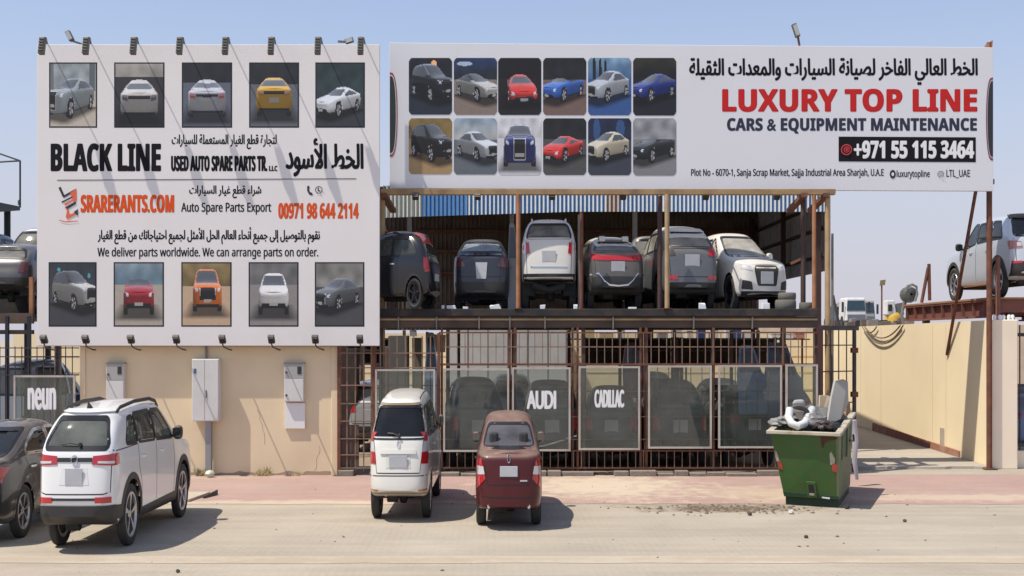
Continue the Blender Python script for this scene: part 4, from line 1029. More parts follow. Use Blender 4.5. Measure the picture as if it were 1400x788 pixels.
def arabic(s):
    out = []
    for word in s.split(' '):
        ch = []; i = 0
        while i < len(word):
            if word[i:i+2] in AR: ch.append(word[i:i+2]); i += 2
            else: ch.append(word[i]); i += 1
        g = []
        for i, c in enumerate(ch):
            f = AR.get(c)
            if not f: g.append(c); continue
            prev = i > 0 and ch[i-1] in AR and AR[ch[i-1]][2] and f[1]
            nxt = i < len(ch)-1 and ch[i+1] in AR and f[2] and AR[ch[i+1]][1]
            k = f[3] if prev and nxt else f[1] if prev else f[2] if nxt else f[0]
            g.append(chr(k))
        out.append(''.join(reversed(g)))
    return ' '.join(reversed(out))

def glyph_mesh(s):
    c = bpy.data.curves.new('txt', 'FONT'); c.body = s; c.size = 1; c.resolution_u = 4
    o = bpy.data.objects.new('txt', c); COL.objects.link(o)
    dg = bpy.context.evaluated_depsgraph_get(); dg.update()
    me = bpy.data.meshes.new_from_object(o.evaluated_get(dg))
    v = [(p.co.x, p.co.y) for p in me.vertices]; f = [list(p.vertices) for p in me.polygons]
    bpy.data.objects.remove(o); bpy.data.curves.remove(c); bpy.data.meshes.remove(me)
    return v, f
def sans(s, bold=True):
    """the same letters in the font's plain (bold) sans-serif alphabet"""
    up, lo, dg = (0x1D5D4, 0x1D5EE, 0x1D7EC) if bold else (0x1D5A0, 0x1D5BA, 0x1D7E2)
    return ''.join(chr(up+ord(c)-65) if 'A' <= c <= 'Z' else chr(lo+ord(c)-97) if 'a' <= c <= 'z' else chr(dg+ord(c)-48) if '0' <= c <= '9' else c for c in s)
def lettering(board, s, box, material, parent, bold=0., lift=.0015, name='lettering', warp=None):
    """text fitted to the box (px0, py0, px1, py1) measured on the board, thickened by small shifts"""
    v, f = glyph_mesh(s)
    us = [p[0] for p in v]; vv = [p[1] for p in v]
    u0, u1, v0, v1 = min(us), max(us), min(vv), max(vv)
    a, b, c, d = box; m = MB()
    sh = [(0, 0)] if bold == 0 else [(0, 0)] + [(bold*math.cos(t), bold*math.sin(t)*.8) for t in [math.pi*2*k/6 for k in range(6)]]
    for k, (dx, dy) in enumerate(sh):
        m.add([board(lerp(a, c, (p[0]-u0)/(u1-u0)) + dx, lerp(d, b, (p[1]-v0)/(v1-v0)) + dy, lift + k*.0004) for p in v], [list(reversed(q)) for q in f])
    return m.build(name, material, parent, fix=False)

def ell(cx, cy, rx, ry, n=14): return [(cx+rx*math.cos(2*math.pi*i/n), cy+ry*math.sin(2*math.pi*i/n)) for i in range(n)]
def shade(c, k): return tuple(min(1, x*k) for x in c)
SUV0 = dict(kind='hatch', L=4.6, W=1.90, H=1.68, zb=.24, rb=.34, belt=(1.10, 1.03), yg=.12, yr=.55, zr=1.58, wt=.76, yw1=2.55, yw0=3.35, zc=1.06, zh=.98, R=.37, ya=.85, yf=3.6)
SED0 = dict(kind='sedan', L=4.7, W=1.84, H=1.44, zb=.18, rb=.28, belt=(.98,.92), zd=1.02, yg=.6, yr=1.45, wt=.72, yw1=2.6, yw0=3.4, zc=.96, zh=.82, R=.34, ya=.95, yf=3.7)
# ------------------------------------------------------------------ printed car photographs on the boards
# Each print is worked out dot by dot: a small view of a car body is traced and its colours become the ink of a flat mesh.
class PrintCar:
    def __init__(s, S, open_top=False):
        st = (hatch_stations if S['kind'] == 'hatch' else sedan_stations)(S)
        me = hull_mesh(st, S['L']); hl = S['L']/2; s.S = S; s.hl = hl; s.open = open_top
        R = S['R']; Ra = R + .05; ys = (S['ya']-hl, S['yf']-hl); V = [v.co.copy() for v in me.vertices]; Fc = []; s.id = []
        for p in me.polygons:
            c = p.center
            if any(math.hypot(c.y-y, c.z-R) < Ra for y in ys) and abs(c.x) > S['W']*.3: continue
            if open_top and c.z > S['belt'][0]+.06 and c.y+hl < S['yw0']-.30: continue
            Fc.append(list(p.vertices)); s.id.append(0)
        bpy.data.meshes.remove(me)
        for y in ys:
            for sg in (1, -1):
                xo = sg*(S['W']/2-.015); xi = sg*(S['W']/2-.24); n = 24; b = len(V)
                for x, r in ((xi, R), (xo, R), (xo, R*.70), (xo-sg*.04, R*.66), (xo-sg*.04, .01)):
                    V += [Vector((x, y+r*math.cos(2*math.pi*j/n), R+r*math.sin(2*math.pi*j/n))) for j in range(n)]
                for k in range(4):
                    for j in range(n):
                        Fc.append([b+k*n+j, b+k*n+(j+1)%n, b+(k+1)*n+(j+1)%n, b+(k+1)*n+j]); s.id.append(1 if k < 2 else 2)
        b = len(V); V += [Vector((x, y, .001)) for x, y in ((-60,-60),(60,-60),(60,60),(-60,60))]; Fc.append([b,b+1,b+2,b+3]); s.id.append(3)
        s.bvh = BVHTree.FromPolygons(V, Fc)
        H = S['H']; w = S['W']/2; wt = S['wt']; b0, b1 = S['belt']; hl2 = S['L']; ym = .5*hl2-.1; zt = H-.13
        rear_top = (S['zr']-.10 if S['kind'] == 'hatch' else H-.09); rear_bot = (b0+.06 if S['kind'] == 'hatch' else S['zd']+.06)
        ra = (S['yg']+.60 if S['kind'] == 'hatch' else S['yg']+.45); rb_ = (S['yr']+.42 if S['kind'] == 'hatch' else S['yr']+.02)
        s.Z = {'S': [('g', [(ra, b0+.05), (S['yw0']-.38, b1+.04), (S['yw1']-.10, zt), (rb_, zt-.02)]), ('k', [(0, S['zb']-.1), (hl2, S['zb']-.1), (hl2, S['zb']+.10), (0, S['zb']+.10)])],
               'F': [('g', [(-.80*w, S['zc']+.04), (.80*w, S['zc']+.04), (wt*.88*w, H-.08), (-wt*.88*w, H-.08)])],
               'R': [('g', [(-.80*w, rear_bot), (.80*w, rear_bot), (wt*.86*w, rear_top), (-wt*.86*w, rear_top)])]}
        zh = S['zh']; zb = S['zb']; mid = lerp(zb, zh, .55)
        g = S.get('grille', 'mid')
        if g == 'tall': s.Z['F'] += [('c', [(-.36*w, zb+.16), (.36*w, zb+.16), (.36*w, zh+.02), (-.36*w, zh+.02)]), ('k', [(-.31*w, zb+.20), (.31*w, zb+.20), (.31*w, zh-.02), (-.31*w, zh-.02)])]
        elif g == 'low': s.Z['F'] += [('k', [(-.85*w, zb+.04), (.85*w, zb+.04), (.55*w, zb+.24), (-.55*w, zb+.24)])]
        elif g == 'round': s.Z['F'] += [('k', [(-.8*w, zb+.03), (.8*w, zb+.03), (.7*w, zb+.22), (-.7*w, zb+.22)])]
        else: s.Z['F'] += [('c', [(-.52*w, mid-.14), (.52*w, mid-.14), (.50*w, zh-.05), (-.50*w, zh-.05)]), ('k', [(-.49*w, mid-.12), (.49*w, mid-.12), (.47*w, zh-.07), (-.47*w, zh-.07)]), ('k', [(-.8*w, zb+.06), (.8*w, zb+.06), (.7*w, zb+.17), (-.7*w, zb+.17)])]
        for q in (1, -1): s.Z['F'] += [('h', [(q*.60*w, zh-.20), (q*.97*w, zh-.19), (q*.99*w, zh-.03), (q*.64*w, zh-.09)])]
        s.Z['F'] += [('p', [(-.24, mid-.20), (.24, mid-.20), (.24, mid-.09), (-.24, mid-.09)])]
        zl = (S['zd'] if S['kind'] == 'sedan' else b0) - .05
        for q in (1, -1): s.Z['R'] += [('r', [(q*.56*w, zl-.17), (q*.97*w, zl-.15), (q*.97*w, zl), (q*.60*w, zl-.02)])]
        s.Z['R'] += [('k', [(-.55*w, zl-.12), (.55*w, zl-.12), (.55*w, zl-.03), (-.55*w, zl-.03)])] if g == 'low' else []
        s.Z['R'] += [('p', [(-.25, zl-.36), (.25, zl-.36), (.25, zl-.22), (-.25, zl-.22)]), ('k', [(-.86*w, 0), (.86*w, 0), (.82*w, zb+.20), (-.82*w, zb+.20)])]
    def shade(s, o, d, col, roof, bgf, gcol, lamp):
        h = s.bvh.ray_cast(o, d)
        if h[0] is None: return bgf
        p, n, i = h[0], h[1], s.id[h[2]]
        if n.dot(d) > 0: n = -n
        L = Vector((-.35, .25, .9)).normalized()
        S = s.S
        if i == 3:
            if p.length > 40: return bgf
            r = max(0, 1 - max(0, max(abs(p.x)-S['W']*.46, 0)**2 + max(abs(p.y)-s.hl*.95, 0)**2)**.5/.8); return tuple(c*(1-.78*r) for c in gcol)
        if i == 1: return (.014, .014, .015)
        if i == 2:
            a = math.atan2(p.z-S['R'], min(((p.y-(S['ya']-s.hl)), (p.y-(S['yf']-s.hl))), key=abs)); return (.34, .34, .36) if math.cos(a*5) > -.1 else (.06, .06, .065)
        c = roof if p.z > S['belt'][0]+.05 else col; gl = .03
        side = 'S' if abs(n.x) > .62 else ('F' if n.y > .10 and p.y > -.2*s.hl else 'R' if n.y < -.10 and p.y < 0 else 'T')
        inside_cabin = s.open and h[1].dot(d) > 0
        if inside_cabin: return (.05, .045, .04)
        k = None
        if side in s.Z:
            u, v = ((p.y+s.hl, p.z) if side == 'S' else (p.x, p.z))
            for key, poly in s.Z[side]:
                if inside(poly, u, v): k = key
        if k == 'g': c = (.015, .018, .022); gl = .13
        elif k == 'k': c = (.015, .015, .017)
        elif k == 'c': c = (.5, .5, .52); gl = .3
        elif k == 'h': c = (.62, .65, .70); gl = .25
        elif k == 'r': c = lamp; gl = .2
        elif k == 'p': c = (.6, .6, .58)
        r = d - 2*d.dot(n)*n
        env = (.70, .78, .90) if r.z > .18 else (.30, .27, .24) if r.z > -.05 else tuple(x*.6 for x in gcol)
        fr = gl + (1-gl)*(1 - abs(n.dot(d)))**4*.6
        df = .30 + .25*n.z + .75*max(0, n.dot(L))
        return tuple(min(1, x*df*(1-fr) + e*fr) for x, e in zip(c, env))
PRINT_SPECS = {
 'suv': dict(SUV0, H=1.80, zr=1.74, belt=(1.16,1.10), zc=1.14, zh=1.06, wt=.80, yr=.40),
 'cross': dict(SUV0, H=1.62, zr=1.52, yr=.7),
 'sedan': SED0, 'coupe': dict(SED0, H=1.30, W=1.92, zd=.98, belt=(.92,.84), zc=.88, zh=.74, R=.34, yg=.45, yr=1.5, yw1=2.35, yw0=3.3, grille='low', wt=.66),
 'super': dict(SED0, H=1.18, W=1.98, L=4.5, zd=.90, belt=(.84,.74), zc=.80, zh=.62, zb=.14, R=.34, ya=.95, yf=3.6, yg=.75, yr=1.9, yw1=2.5, yw0=3.35, grille='low', wt=.62),
 'limo': dict(SED0, H=1.62, W=1.98, L=5.4, zd=1.12, belt=(1.12,1.08), zc=1.12, zh=1.05, R=.39, ya=1.1, yf=4.5, yg=.6, yr=1.6, yw1=3.0, yw0=3.85, grille='tall', wt=.74),
 'mini': dict(SUV0, L=3.9, W=1.75, H=1.44, zr=1.36, belt=(.98,.92), zc=.96, zh=.86, R=.32, ya=.7, yf=3.1, yw1=2.05, yw0=2.75, grille='round')}
PRINT_CARS = {}
def print_car(kind, open_top=False):
    if (kind, open_top) not in PRINT_CARS: PRINT_CARS[(kind, open_top)] = PrintCar(PRINT_SPECS[kind], open_top)
    return PRINT_CARS[(kind, open_top)]
def photo(board, box, kind, az, col, parent, bg, gcol, roof=None, open_top=False, frame=None, corner=0., zoom=1., up=0., side=0., lamp=(.5,.03,.02), h=1.25, lift=.004, seed=1, res=(56, 76), marks=()):
    """az: angle the car is seen from (0 = front, 180 = rear); bg: list of (height, colour) from the skyline up"""
    pc = print_car(kind, open_top); a, b, c, d = box; m = MB(); nx, ny = res
    A = math.radians(az); dist = 9.5; tgt = Vector((0, 0, .62)); eye = Vector((math.sin(A)*dist, math.cos(A)*dist, h))
    fw = (tgt-eye).normalized(); rt = fw.cross(Vector((0,0,1))).normalized(); upv = rt.cross(fw)
    half = .205/zoom; rnd = random.Random(seed)
    cols = []
    for j in range(ny):
        row = []
        for i in range(nx):
            u, v = (i+.5)/nx, (j+.5)/ny
            dr = (fw + rt*((u-.5)*2*half + side) + upv*((v-.5)*2*half*.78 + up)).normalized()
            e = dr.z; t = min(1, max(0, e*4)); bgc = bg[0]
            for k_ in range(len(bg)-1):
                if t >= k_/(len(bg)-1): bgc = tuple(lerp(x, y, min(1, max(0, t*(len(bg)-1)-k_))) for x, y in zip(bg[k_], bg[k_+1]))
            q = .82 + .36*noise.noise(Vector((dr.x*14+seed*7, dr.z*18, dr.y*9)))
            bgc = tuple(x*q for x in bgc)
            cc = pc.shade(eye, dr, col, roof or col, bgc, gcol, lamp); g = 1 + rnd.uniform(-.05, .05)
            for (mu, mv, ru, rv, mc) in marks:
                if cc is bgc and ((u-mu)/ru)**2 + ((v-mv)/rv)**2 < 1: cc = mc
            row.append(tuple(max(0, x*g)**1.18*1.08 for x in cc))
        cols.append(row)
    outl = rounded([(0,0),(1,0),(1,1),(0,1)], corner, 5) if corner else [(0,0),(1,0),(1,1),(0,1)]
    W = lambda u, v, k: board(lerp(a, c, u), lerp(d, b, v), lift + k)
    if frame: m.add([W(.5+(u-.5)*1.06, .5+(v-.5)*1.045, -.0025) for u, v in outl], [list(range(len(outl)))], frame)
    for j in range(ny):
        for i in range(nx):
            u0, u1, v0, v1 = i/nx, (i+1)/nx, j/ny, (j+1)/ny
            if corner and not inside(outl, (u0+u1)/2, (v0+v1)/2): continue
            m.add([W(u0, v0, 0), W(u1, v0, 0), W(u1, v1, 0), W(u0, v1, 0)], [(0,1,2,3)], cols[j][i])
    return m.build('printed_picture', print_mat(), parent, fix=False)

# ------------------------------------------------------------------ white spare parts billboard (over the beige wall)
AD = 21.85
def A_(px, py, lift=0.): p = P(px, py, AD); return (p.x, p.y - lift, p.z)
ax0, ax1 = px2x(50.5, AD), px2x(519, AD); az0, az1 = py2z(473, AD), py2z(61, AD)
bA = thing('billboard', 'white spare parts billboard with ten square car pictures over the beige wall', 'billboard', ((ax0+ax1)/2, AD, az0))
m = MB(); m.box(ax0, ax1, AD, AD+.06, az0, az1); m.build('panel', M_white_print, bA, bevel=.006)
m = MB()
for z in (az0+.02, az1-.02): m.box(ax0+.01, ax1-.01, AD+.062, AD+.15, z-.03, z+.03)
m.build('back_frame', M_grey_metal, bA)
for px in (70, 190, 310, 430, 508):
    x = px2x(px, AD); m = MB(); m.box(x-.05, x+.05, AD+.28, AD+.38, 0, az1+.02); m.box(x-.02, x+.02, AD+.15, AD+.28, az1-.4, az1-.35); m.box(x-.02, x+.02, AD+.15, AD+.28, 2.95, 3.0); m.build('post', M_tan_steel, bA)
xs = [(69,131),(158,223),(250.5,315.5),(342.5,407),(433,497)]
frame = (.012,.012,.016)
SKY_G, GREYS, DARK = [(.34,.38,.40),(.46,.50,.52)], [(.20,.20,.20),(.30,.30,.30)], [(.035,.038,.045),(.06,.065,.075)]
top_pics = [dict(kind='limo', az=-32, col=(.30,.33,.35), bg=SKY_G, gcol=(.50,.45,.38), zoom=1.0, up=.02, marks=((.92,.7,.07,.5,(.14,.16,.17)),(.03,.7,.05,.5,(.18,.2,.21)))),
 dict(kind='super', az=180, col=(.62,.60,.57), bg=[(.42,.40,.37),(.50,.48,.45)], gcol=(.05,.05,.055), zoom=1.3, lamp=(.06,.05,.05), h=1.6),
 dict(kind='super', az=180, col=(.58,.58,.63), bg=DARK, gcol=(.14,.15,.19), zoom=1.3, h=1.35, lamp=(.62,.04,.02)),
 dict(kind='coupe', az=180, col=(.70,.42,.015), bg=DARK, gcol=(.15,.16,.18), zoom=1.22, h=1.3, lamp=(.55,.22,.02)),
 dict(kind='coupe', az=-128+90, col=(.62,.64,.66), bg=[(.05,.08,.085),(.03,.06,.06)], gcol=(.05,.055,.065), zoom=.95, up=.03)]
bot_pics = [dict(kind='suv', az=38, col=(.55,.55,.52), roof=(.10,.10,.11), bg=[(.06,.07,.085),(.03,.05,.065)], gcol=(.07,.07,.08), zoom=.98, marks=((.2,.9,.04,.03,(.1,.35,.42)),(.86,.8,.03,.04,(.1,.35,.42)))),
 dict(kind='mini', az=0, col=(.36,.015,.03), open_top=True, bg=[(.18,.27,.33),(.42,.48,.52),(.50,.55,.58)], gcol=(.40,.36,.31), zoom=1.25),
 dict(kind='suv', az=2, col=(.68,.19,.02), bg=[(.22,.17,.08),(.34,.26,.13),(.50,.46,.40),(.54,.50,.44)], gcol=(.50,.38,.27), zoom=1.05),
 dict(kind='mini', az=0, col=(.68,.67,.65), bg=GREYS, gcol=(.28,.26,.25), zoom=1.25),
 dict(kind='sedan', az=-36, col=(.13,.14,.15), bg=[(.30,.29,.27),(.24,.23,.22),(.18,.18,.17)], gcol=(.085,.085,.09), zoom=.98, marks=((.82,.18,.05,.14,(.62,.42,.05)),))]
for n_, ((xa, xb), q) in enumerate(zip(xs, top_pics)): photo(A_, (xa, 87.5, xb, 173), parent=bA, frame=frame, seed=n_+1, **q)
for n_, ((xa, xb), q) in enumerate(zip(xs, bot_pics)): photo(A_, (xa-.7, 360.5, xb-.7, 445), parent=bA, frame=frame, seed=n_+11, **q)
lettering(A_, sans('BLACK LINE', True), (70.5, 197, 219, 234), M_black_print, bA, 1.25)
lettering(A_, arabic('لتجارة قطع الغيار المستعملة للسيارات'), (235, 184, 378, 204), M_black_print, bA, .4)
lettering(A_, sans('USED AUTO SPARE PARTS TR.', True), (234.5, 213.5, 365, 234), M_black_print, bA, .7)
lettering(A_, sans('LLC', True), (368, 227, 379, 234), M_black_print, bA, .3)
lettering(A_, arabic('الخط الأسود'), (391.5, 190, 496, 241), M_black_print, bA, 1.2)
m = MB(); m.add([A_(78, 246, .004), A_(487, 244, .004), A_(487, 245.3, .004), A_(78, 247.3, .004)], [(0,1,2,3)]); m.build('divider_line', mat('grey_vinyl', (.12,.12,.12), .5), bA, fix=False)
lettering(A_, sans('SRARERANTS.COM', True), (111, 267, 237.5, 290.5), M_orange_print, bA, .8)
lettering(A_, arabic('شراء قطع غيار السيارات'), (259, 254, 357, 271), M_black_print, bA, .4)
lettering(A_, sans('Auto Spare Parts Export', False), (248, 277.5, 370.5, 293.5), M_black_print, bA, .35)
lettering(A_, sans('00971 98 644 2114', True), (381, 278, 490, 299), M_orange_print, bA, .6)
lettering(A_, arabic('نقوم بالتوصيل إلى جميع أنحاء العالم الحل الأمثل لجميع احتياجاتك من قطع الغيار'), (134, 311, 437, 334), M_black_print, bA, .45)
lettering(A_, sans('We deliver parts worldwide. We can arrange parts on order.', False), (133.5, 338.5, 435, 354.5), M_black_print, bA, .3)
# shopping trolley emblem
def flat(board, polys, parent, name, lift=.005):
    m = MB()
    for i, (c, poly) in enumerate(polys): m.add([board(x, y, lift + i*.0006) for x, y in poly], [list(range(len(poly)))], c)
    return m.build(name, print_mat(), parent, fix=False)
blk = (.02,.02,.03); org = (.70,.12,.05)
flat(A_, [(blk,[(80,257),(83,255.5),(88,267),(104,258),(104.5,261),(88,270.5),(86,270)]), (org,[(96,264),(104.5,258),(105,274),(101,277),(98,270)]), (blk,[(84,276),(99,268.5),(99.5,270.5),(85,278)]), (org,[(88,279),(100,273),(100.5,275),(89,281.5)]),
 (blk,[(89,284),(104,275.5),(104,279),(91,287)]), (org,[(88,283),(92,288),(90,297),(92,300),(105,293),(105,289.5),(95,294),(94,287)]), (blk,[(101,290),(107,286),(106.5,295),(104.5,294)]), (org,[(81,301),(90,303),(107,302),(107,303),(90,304.6),(81,302)])], bA, 'trolley_emblem')
def ring(board, cx, cy, r, w, n=22):
    return [[(cx+r*math.cos(a), cy+r*math.sin(a)), (cx+r*math.cos(b), cy+r*math.sin(b)), (cx+(r-w)*math.cos(b), cy+(r-w)*math.sin(b)), (cx+(r-w)*math.cos(a), cy+(r-w)*math.sin(a))] for a, b in [(2*math.pi*i/n, 2*math.pi*(i+1)/n) for i in range(n)]]
flat(A_, [(blk, q) for q in ring(A_, 436, 260, 5, 1.0)] + [(blk,[(434.5,257),(436,256.5),(436,260),(438.5,262),(437.5,263),(434.5,261)])], bA, 'clock_emblem')
flat(A_, [(blk,[(420,255),(422.5,254),(423.5,257.5),(422.3,259),(424,263),(426,263.5),(428,266),(426,267.5),(422.5,266),(420,261)])], bA, 'handset_emblem')

# ------------------------------------------------------------------ wide white billboard (over the car deck)
BD0, BS = 22.5, .033
def BDof(px): a = (px - VPX)/F_PX; xl = (532-VPX)/F_PX*BD0; return (BD0 - BS*xl)/(1 - BS*a)
def B_(px, py, lift=0.): d = BDof(px); p = P(px, py, d); return (p.x, p.y - lift, p.z)
c0, c1, c2, c3 = [Vector(B_(*q)) for q in ((532.5, 257.5), (1358, 261.5), (1358, 65), (532.5, 58.5))]
bB = thing('billboard', 'long white billboard with twelve rounded car pictures and red capitals over the car deck', 'billboard', (c0.x, c0.y, 0))
off = Vector((0, .07, 0))
m = MB(); m.hexa([c0, c1, c1+off, c0+off], [c3, c2, c2+off, c3+off]); m.build('panel', mat('white_vinyl_cool', (.695,.70,.73), .45, var=.02, scale=1.0, dirt=(.60,.58,.57), dirt_amt=.14, dirt_scale=.7), bB, bevel=.006)
m = MB()
for a, b in ((c0, c1), (c3, c2)):
    s_ = .05 if a is c0 else -.05
    m.bar(a + Vector((.05,.12,s_)), b + Vector((-.05,.12,s_)), .08)
m.build('back_frame', M_grey_metal, bB)
xsB = [559, 620.5, 681, 742.5, 804, 865.5]; wB = 59
rowA = [dict(kind='suv', az=35, col=(.025,.03,.045), roof=(.20,.24,.30), bg=[(.02,.025,.035),(.03,.03,.04),(.30,.13,.07),(.03,.035,.05)], gcol=(.03,.04,.06), zoom=1.0, marks=((.58,.88,.07,.08,(.85,.5,.25)),)),
 dict(kind='coupe', az=38, col=(.50,.50,.48), roof=(.03,.03,.035), bg=[(.03,.035,.05),(.04,.10,.24),(.04,.16,.42)], gcol=(.26,.21,.18), zoom=.98, marks=((.25,.9,.18,.04,(.4,.48,.58)),)),
 dict(kind='super', az=8, col=(.60,.04,.025), bg=[(.014,.012,.014),(.02,.016,.018)], gcol=(.02,.016,.016), zoom=1.1),
 dict(kind='coupe', az=-36, col=(.04,.15,.50), open_top=True, bg=[(.03,.032,.035),(.02,.022,.025)], gcol=(.20,.14,.12), zoom=.98),
 dict(kind='sedan', az=-38, col=(.44,.47,.51), bg=[(.10,.20,.36),(.34,.50,.64),(.42,.56,.68)], gcol=(.05,.12,.30), zoom=1.0, marks=((.14,.75,.04,.3,(.02,.025,.03)),(.28,.75,.035,.26,(.02,.025,.03)),(.40,.8,.03,.18,(.02,.025,.03)))),
 dict(kind='coupe', az=-44, col=(.015,.04,.26), bg=[(.02,.02,.024),(.07,.06,.035),(.02,.02,.022)], gcol=(.02,.022,.03), zoom=.98)]
rowB = [dict(kind='suv', az=36, col=(.014,.015,.017), bg=[(.30,.22,.09),(.24,.17,.055)], gcol=(.40,.28,.15), zoom=1.02),
 dict(kind='sedan', az=36, col=(.60,.63,.67), bg=[(.48,.50,.50),(.34,.46,.58),(.28,.42,.56)], gcol=(.15,.17,.19), zoom=.98),
 dict(kind='limo', az=0, col=(.02,.025,.17), roof=(.46,.48,.52), bg=[(.70,.70,.72),(.72,.72,.74)], gcol=(.62,.62,.65), zoom=1.18),
 dict(kind='super', az=-34, col=(.62,.03,.02), bg=[(.03,.03,.033),(.022,.022,.024)], gcol=(.10,.10,.10), zoom=1.0),
 dict(kind='sedan', az=-42, col=(.60,.54,.42), bg=[(.03,.04,.09),(.02,.04,.12)], gcol=(.06,.07,.09), zoom=.95, marks=((.2,.8,.08,.2,(.05,.11,.24)),(.75,.82,.1,.16,(.05,.11,.24)))),
 dict(kind='coupe', az=-40, col=(.02,.021,.023), open_top=True, bg=[(.34,.35,.37),(.42,.43,.45)], gcol=(.24,.24,.25), zoom=1.0)]
for i, q in enumerate(rowA): photo(B_, (xsB[i], 79.5, xsB[i]+wB, 157+i*.25), parent=bB, corner=.10, seed=i+21, **q)
for i, q in enumerate(rowB): photo(B_, (xsB[i], 162, xsB[i]+wB, 238.5+i*.35), parent=bB, corner=.10, seed=i+31, **q)
lettering(B_, arabic('الخط العالي الفاخر لصيانة السيارات والمعدات الثقيلة'), (943, 80, 1336, 116), M_black_print, bB, .9)
lettering(B_, sans('LUXURY TOP LINE', True), (988.5, 122.5, 1335, 152.5), M_red_print, bB, 1.3)
lettering(B_, sans('CARS & EQUIPMENT MAINTENANCE', True), (994.5, 162, 1335, 182.5), mat('navy_vinyl', (.018,.022,.05), .5), bB, .65)
m = MB(); m.add([B_(1146.5, 187, .004), B_(1334, 188, .004), B_(1334, 222, .004), B_(1146.5, 221, .004)], [(0,1,2,3)]); m.build('number_strip', M_black_print, bB, fix=False)
lettering(B_, sans('+971 55 115 3464', True), (1168, 193, 1331, 216.5), M_white_ink, bB, .8, lift=.006)
flat(B_, [((.55,.05,.05), q) for q in ring(B_, 1157, 205, 7.6, 1.6)] + [((.55,.05,.05), q) for q in ring(B_, 1157, 205, 4.2, 1.4)] + [((.55,.05,.05), ell(1157, 205, 1.6, 1.8))], bB, 'phone_emblem', .007)
lettering(B_, sans('Plot No - 6070-1, Sanja Scrap Market, Sajja Industrial Area Sharjah, U.A.E', False), (945, 231, 1208, 243.5), M_black_print, bB, .25)
lettering(B_, sans('luxurytopline', False), (1226, 233, 1271, 245), M_black_print, bB, .2)
lettering(B_, sans('LTL_UAE', False), (1294, 232.5, 1326, 243.5), M_black_print, bB, .2)
flat(B_, [((.02,.02,.02), ell(1220.5, 238.5, 4.2, 6)), ((.7,.7,.72), ell(1220.5, 238.5, 1.8, 2.6))], bB, 'round_emblem')
flat(B_, [((.1,.1,.1), q) for q in ring(B_, 1286, 238.5, 4.4, .8)] + [((.1,.1,.1), q) for q in ring(B_, 1286, 238.5, 2.2, .8)], bB, 'ring_emblem')
# half hidden dark emblems at both ends
def half(px, cy, hw, hh, sgn, col, k=1.): return [(px, cy-hh)] + [(px + sgn*hw*math.sin(t)**.6, cy - hh*math.cos(t)) for t in [math.pi*i/16 for i in range(1, 16)]] + [(px, cy+hh)]
flat(B_, [((.30,.03,.04), half(533, 157, 10.5, 58, 1, 0)), ((.55,.5,.5), half(533, 157, 9.3, 55, 1, 0)), ((.02,.03,.028), half(533, 157, 8.2, 53, 1, 0))], bB, 'edge_emblem')
flat(B_, [((.22,.03,.10), half(1357.5, 163, 9.5, 57, -1, 0)), ((.4,.36,.38), half(1357.5, 163, 8.2, 54, -1, 0)), ((.02,.025,.025), half(1357.5, 163, 7.4, 52, -1, 0))], bB, 'edge_emblem')

# ------------------------------------------------------------------ floodlights
M_lamp = mat('floodlight_housing', (.13,.125,.105), .5, .3, var=.25)
M_lamp_glass = mat('floodlight_glass', (.07,.07,.07), .15, var=.1)
def flood(loc, w, h, d, attach, arm_pts, label, group, tilt=0., lampm=None):
    t = thing('floodlight', label, 'floodlight', loc, group); c = Vector(loc)
    R = Matrix.Rotation(tilt, 3, 'X')
    def bx(x0, x1, y0, y1, z0, z1): q = MB(); q.box(x0, x1, y0, y1, z0, z1); q.v = [tuple(R @ Vector(p) + c) for p in q.v]; return q
    bx(-w/2, w/2, -d/2, d/2, -h/2, h/2).build('housing', lampm or M_lamp, t, bevel=.012)
    q = bx(-w/2+.012, w/2-.012, d/2, d/2+.006, -h/2+.015, h/2-.015); q.build('lens', M_lamp_glass, t)
    q = MB()
    for i in range(5): z = -h*.35 + i*h*.17; q.box(-w/2+.01, w/2-.01, -d/2-.02, -d/2, z, z+.012)
    q.v = [tuple(R @ Vector(p) + c) for p in q.v]; q.build('cooling_fins', lampm or M_lamp, t)
    q = MB(); q.tube(arm_pts, .014, 6); q.build('arm', M_dark_metal, t)
for i, px in enumerate((57.5, 117.5, 182.5, 245.5, 308, 370.5, 434.5, 493)):
    dl = AD - .47; c = P(px, 63, dl); e = Vector(A_(px+1.5, 60.5)); tp = Vector((c.x+.05, dl+.06, c.z+.16))
    flood((c.x, c.y, c.z), .105, .33, .10, e, [(e.x+.05, AD+.08, e.z-.05), (e.x+.05, AD+.05, e.z+.05), tp, (c.x, dl, c.z+.16)],
          'grey floodlight on an arm at the top edge of the ten picture billboard', 'floodlights along the top of the ten picture billboard', -.25)
for i, px in enumerate((60, 117, 179, 241, 304, 371, 431, 492)):
    dl = AD - .42; c = P(px, 464, dl); ex = px2x(px+10, AD)
    flood((c.x, c.y, c.z), .12, .17, .07, None, [(ex, AD+.15, az0-.08), (ex, AD-.02, az0-.07), (c.x+.02, dl+.02, c.z-.14), (c.x, dl, c.z-.08)],
          'small dark floodlight on an arm under the bottom edge of the ten picture billboard', 'floodlights along the bottom of the ten picture billboard', .7, M_dark_metal)
for px in (568, 653, 755, 852, 965, 1062):
    d = BDof(px); c = P(px, 268.5, d-.30); b = Vector(B_(px, 259))
    flood((c.x, c.y, c.z), .12, .12, .09, None, [(c.x, d+.1, b.z-.02), (c.x, d-.05, b.z-.05), (c.x, d-.28, c.z)],
          'small black floodlight hanging below the twelve picture billboard', 'floodlights below the twelve picture billboard', .9, M_black_plastic)
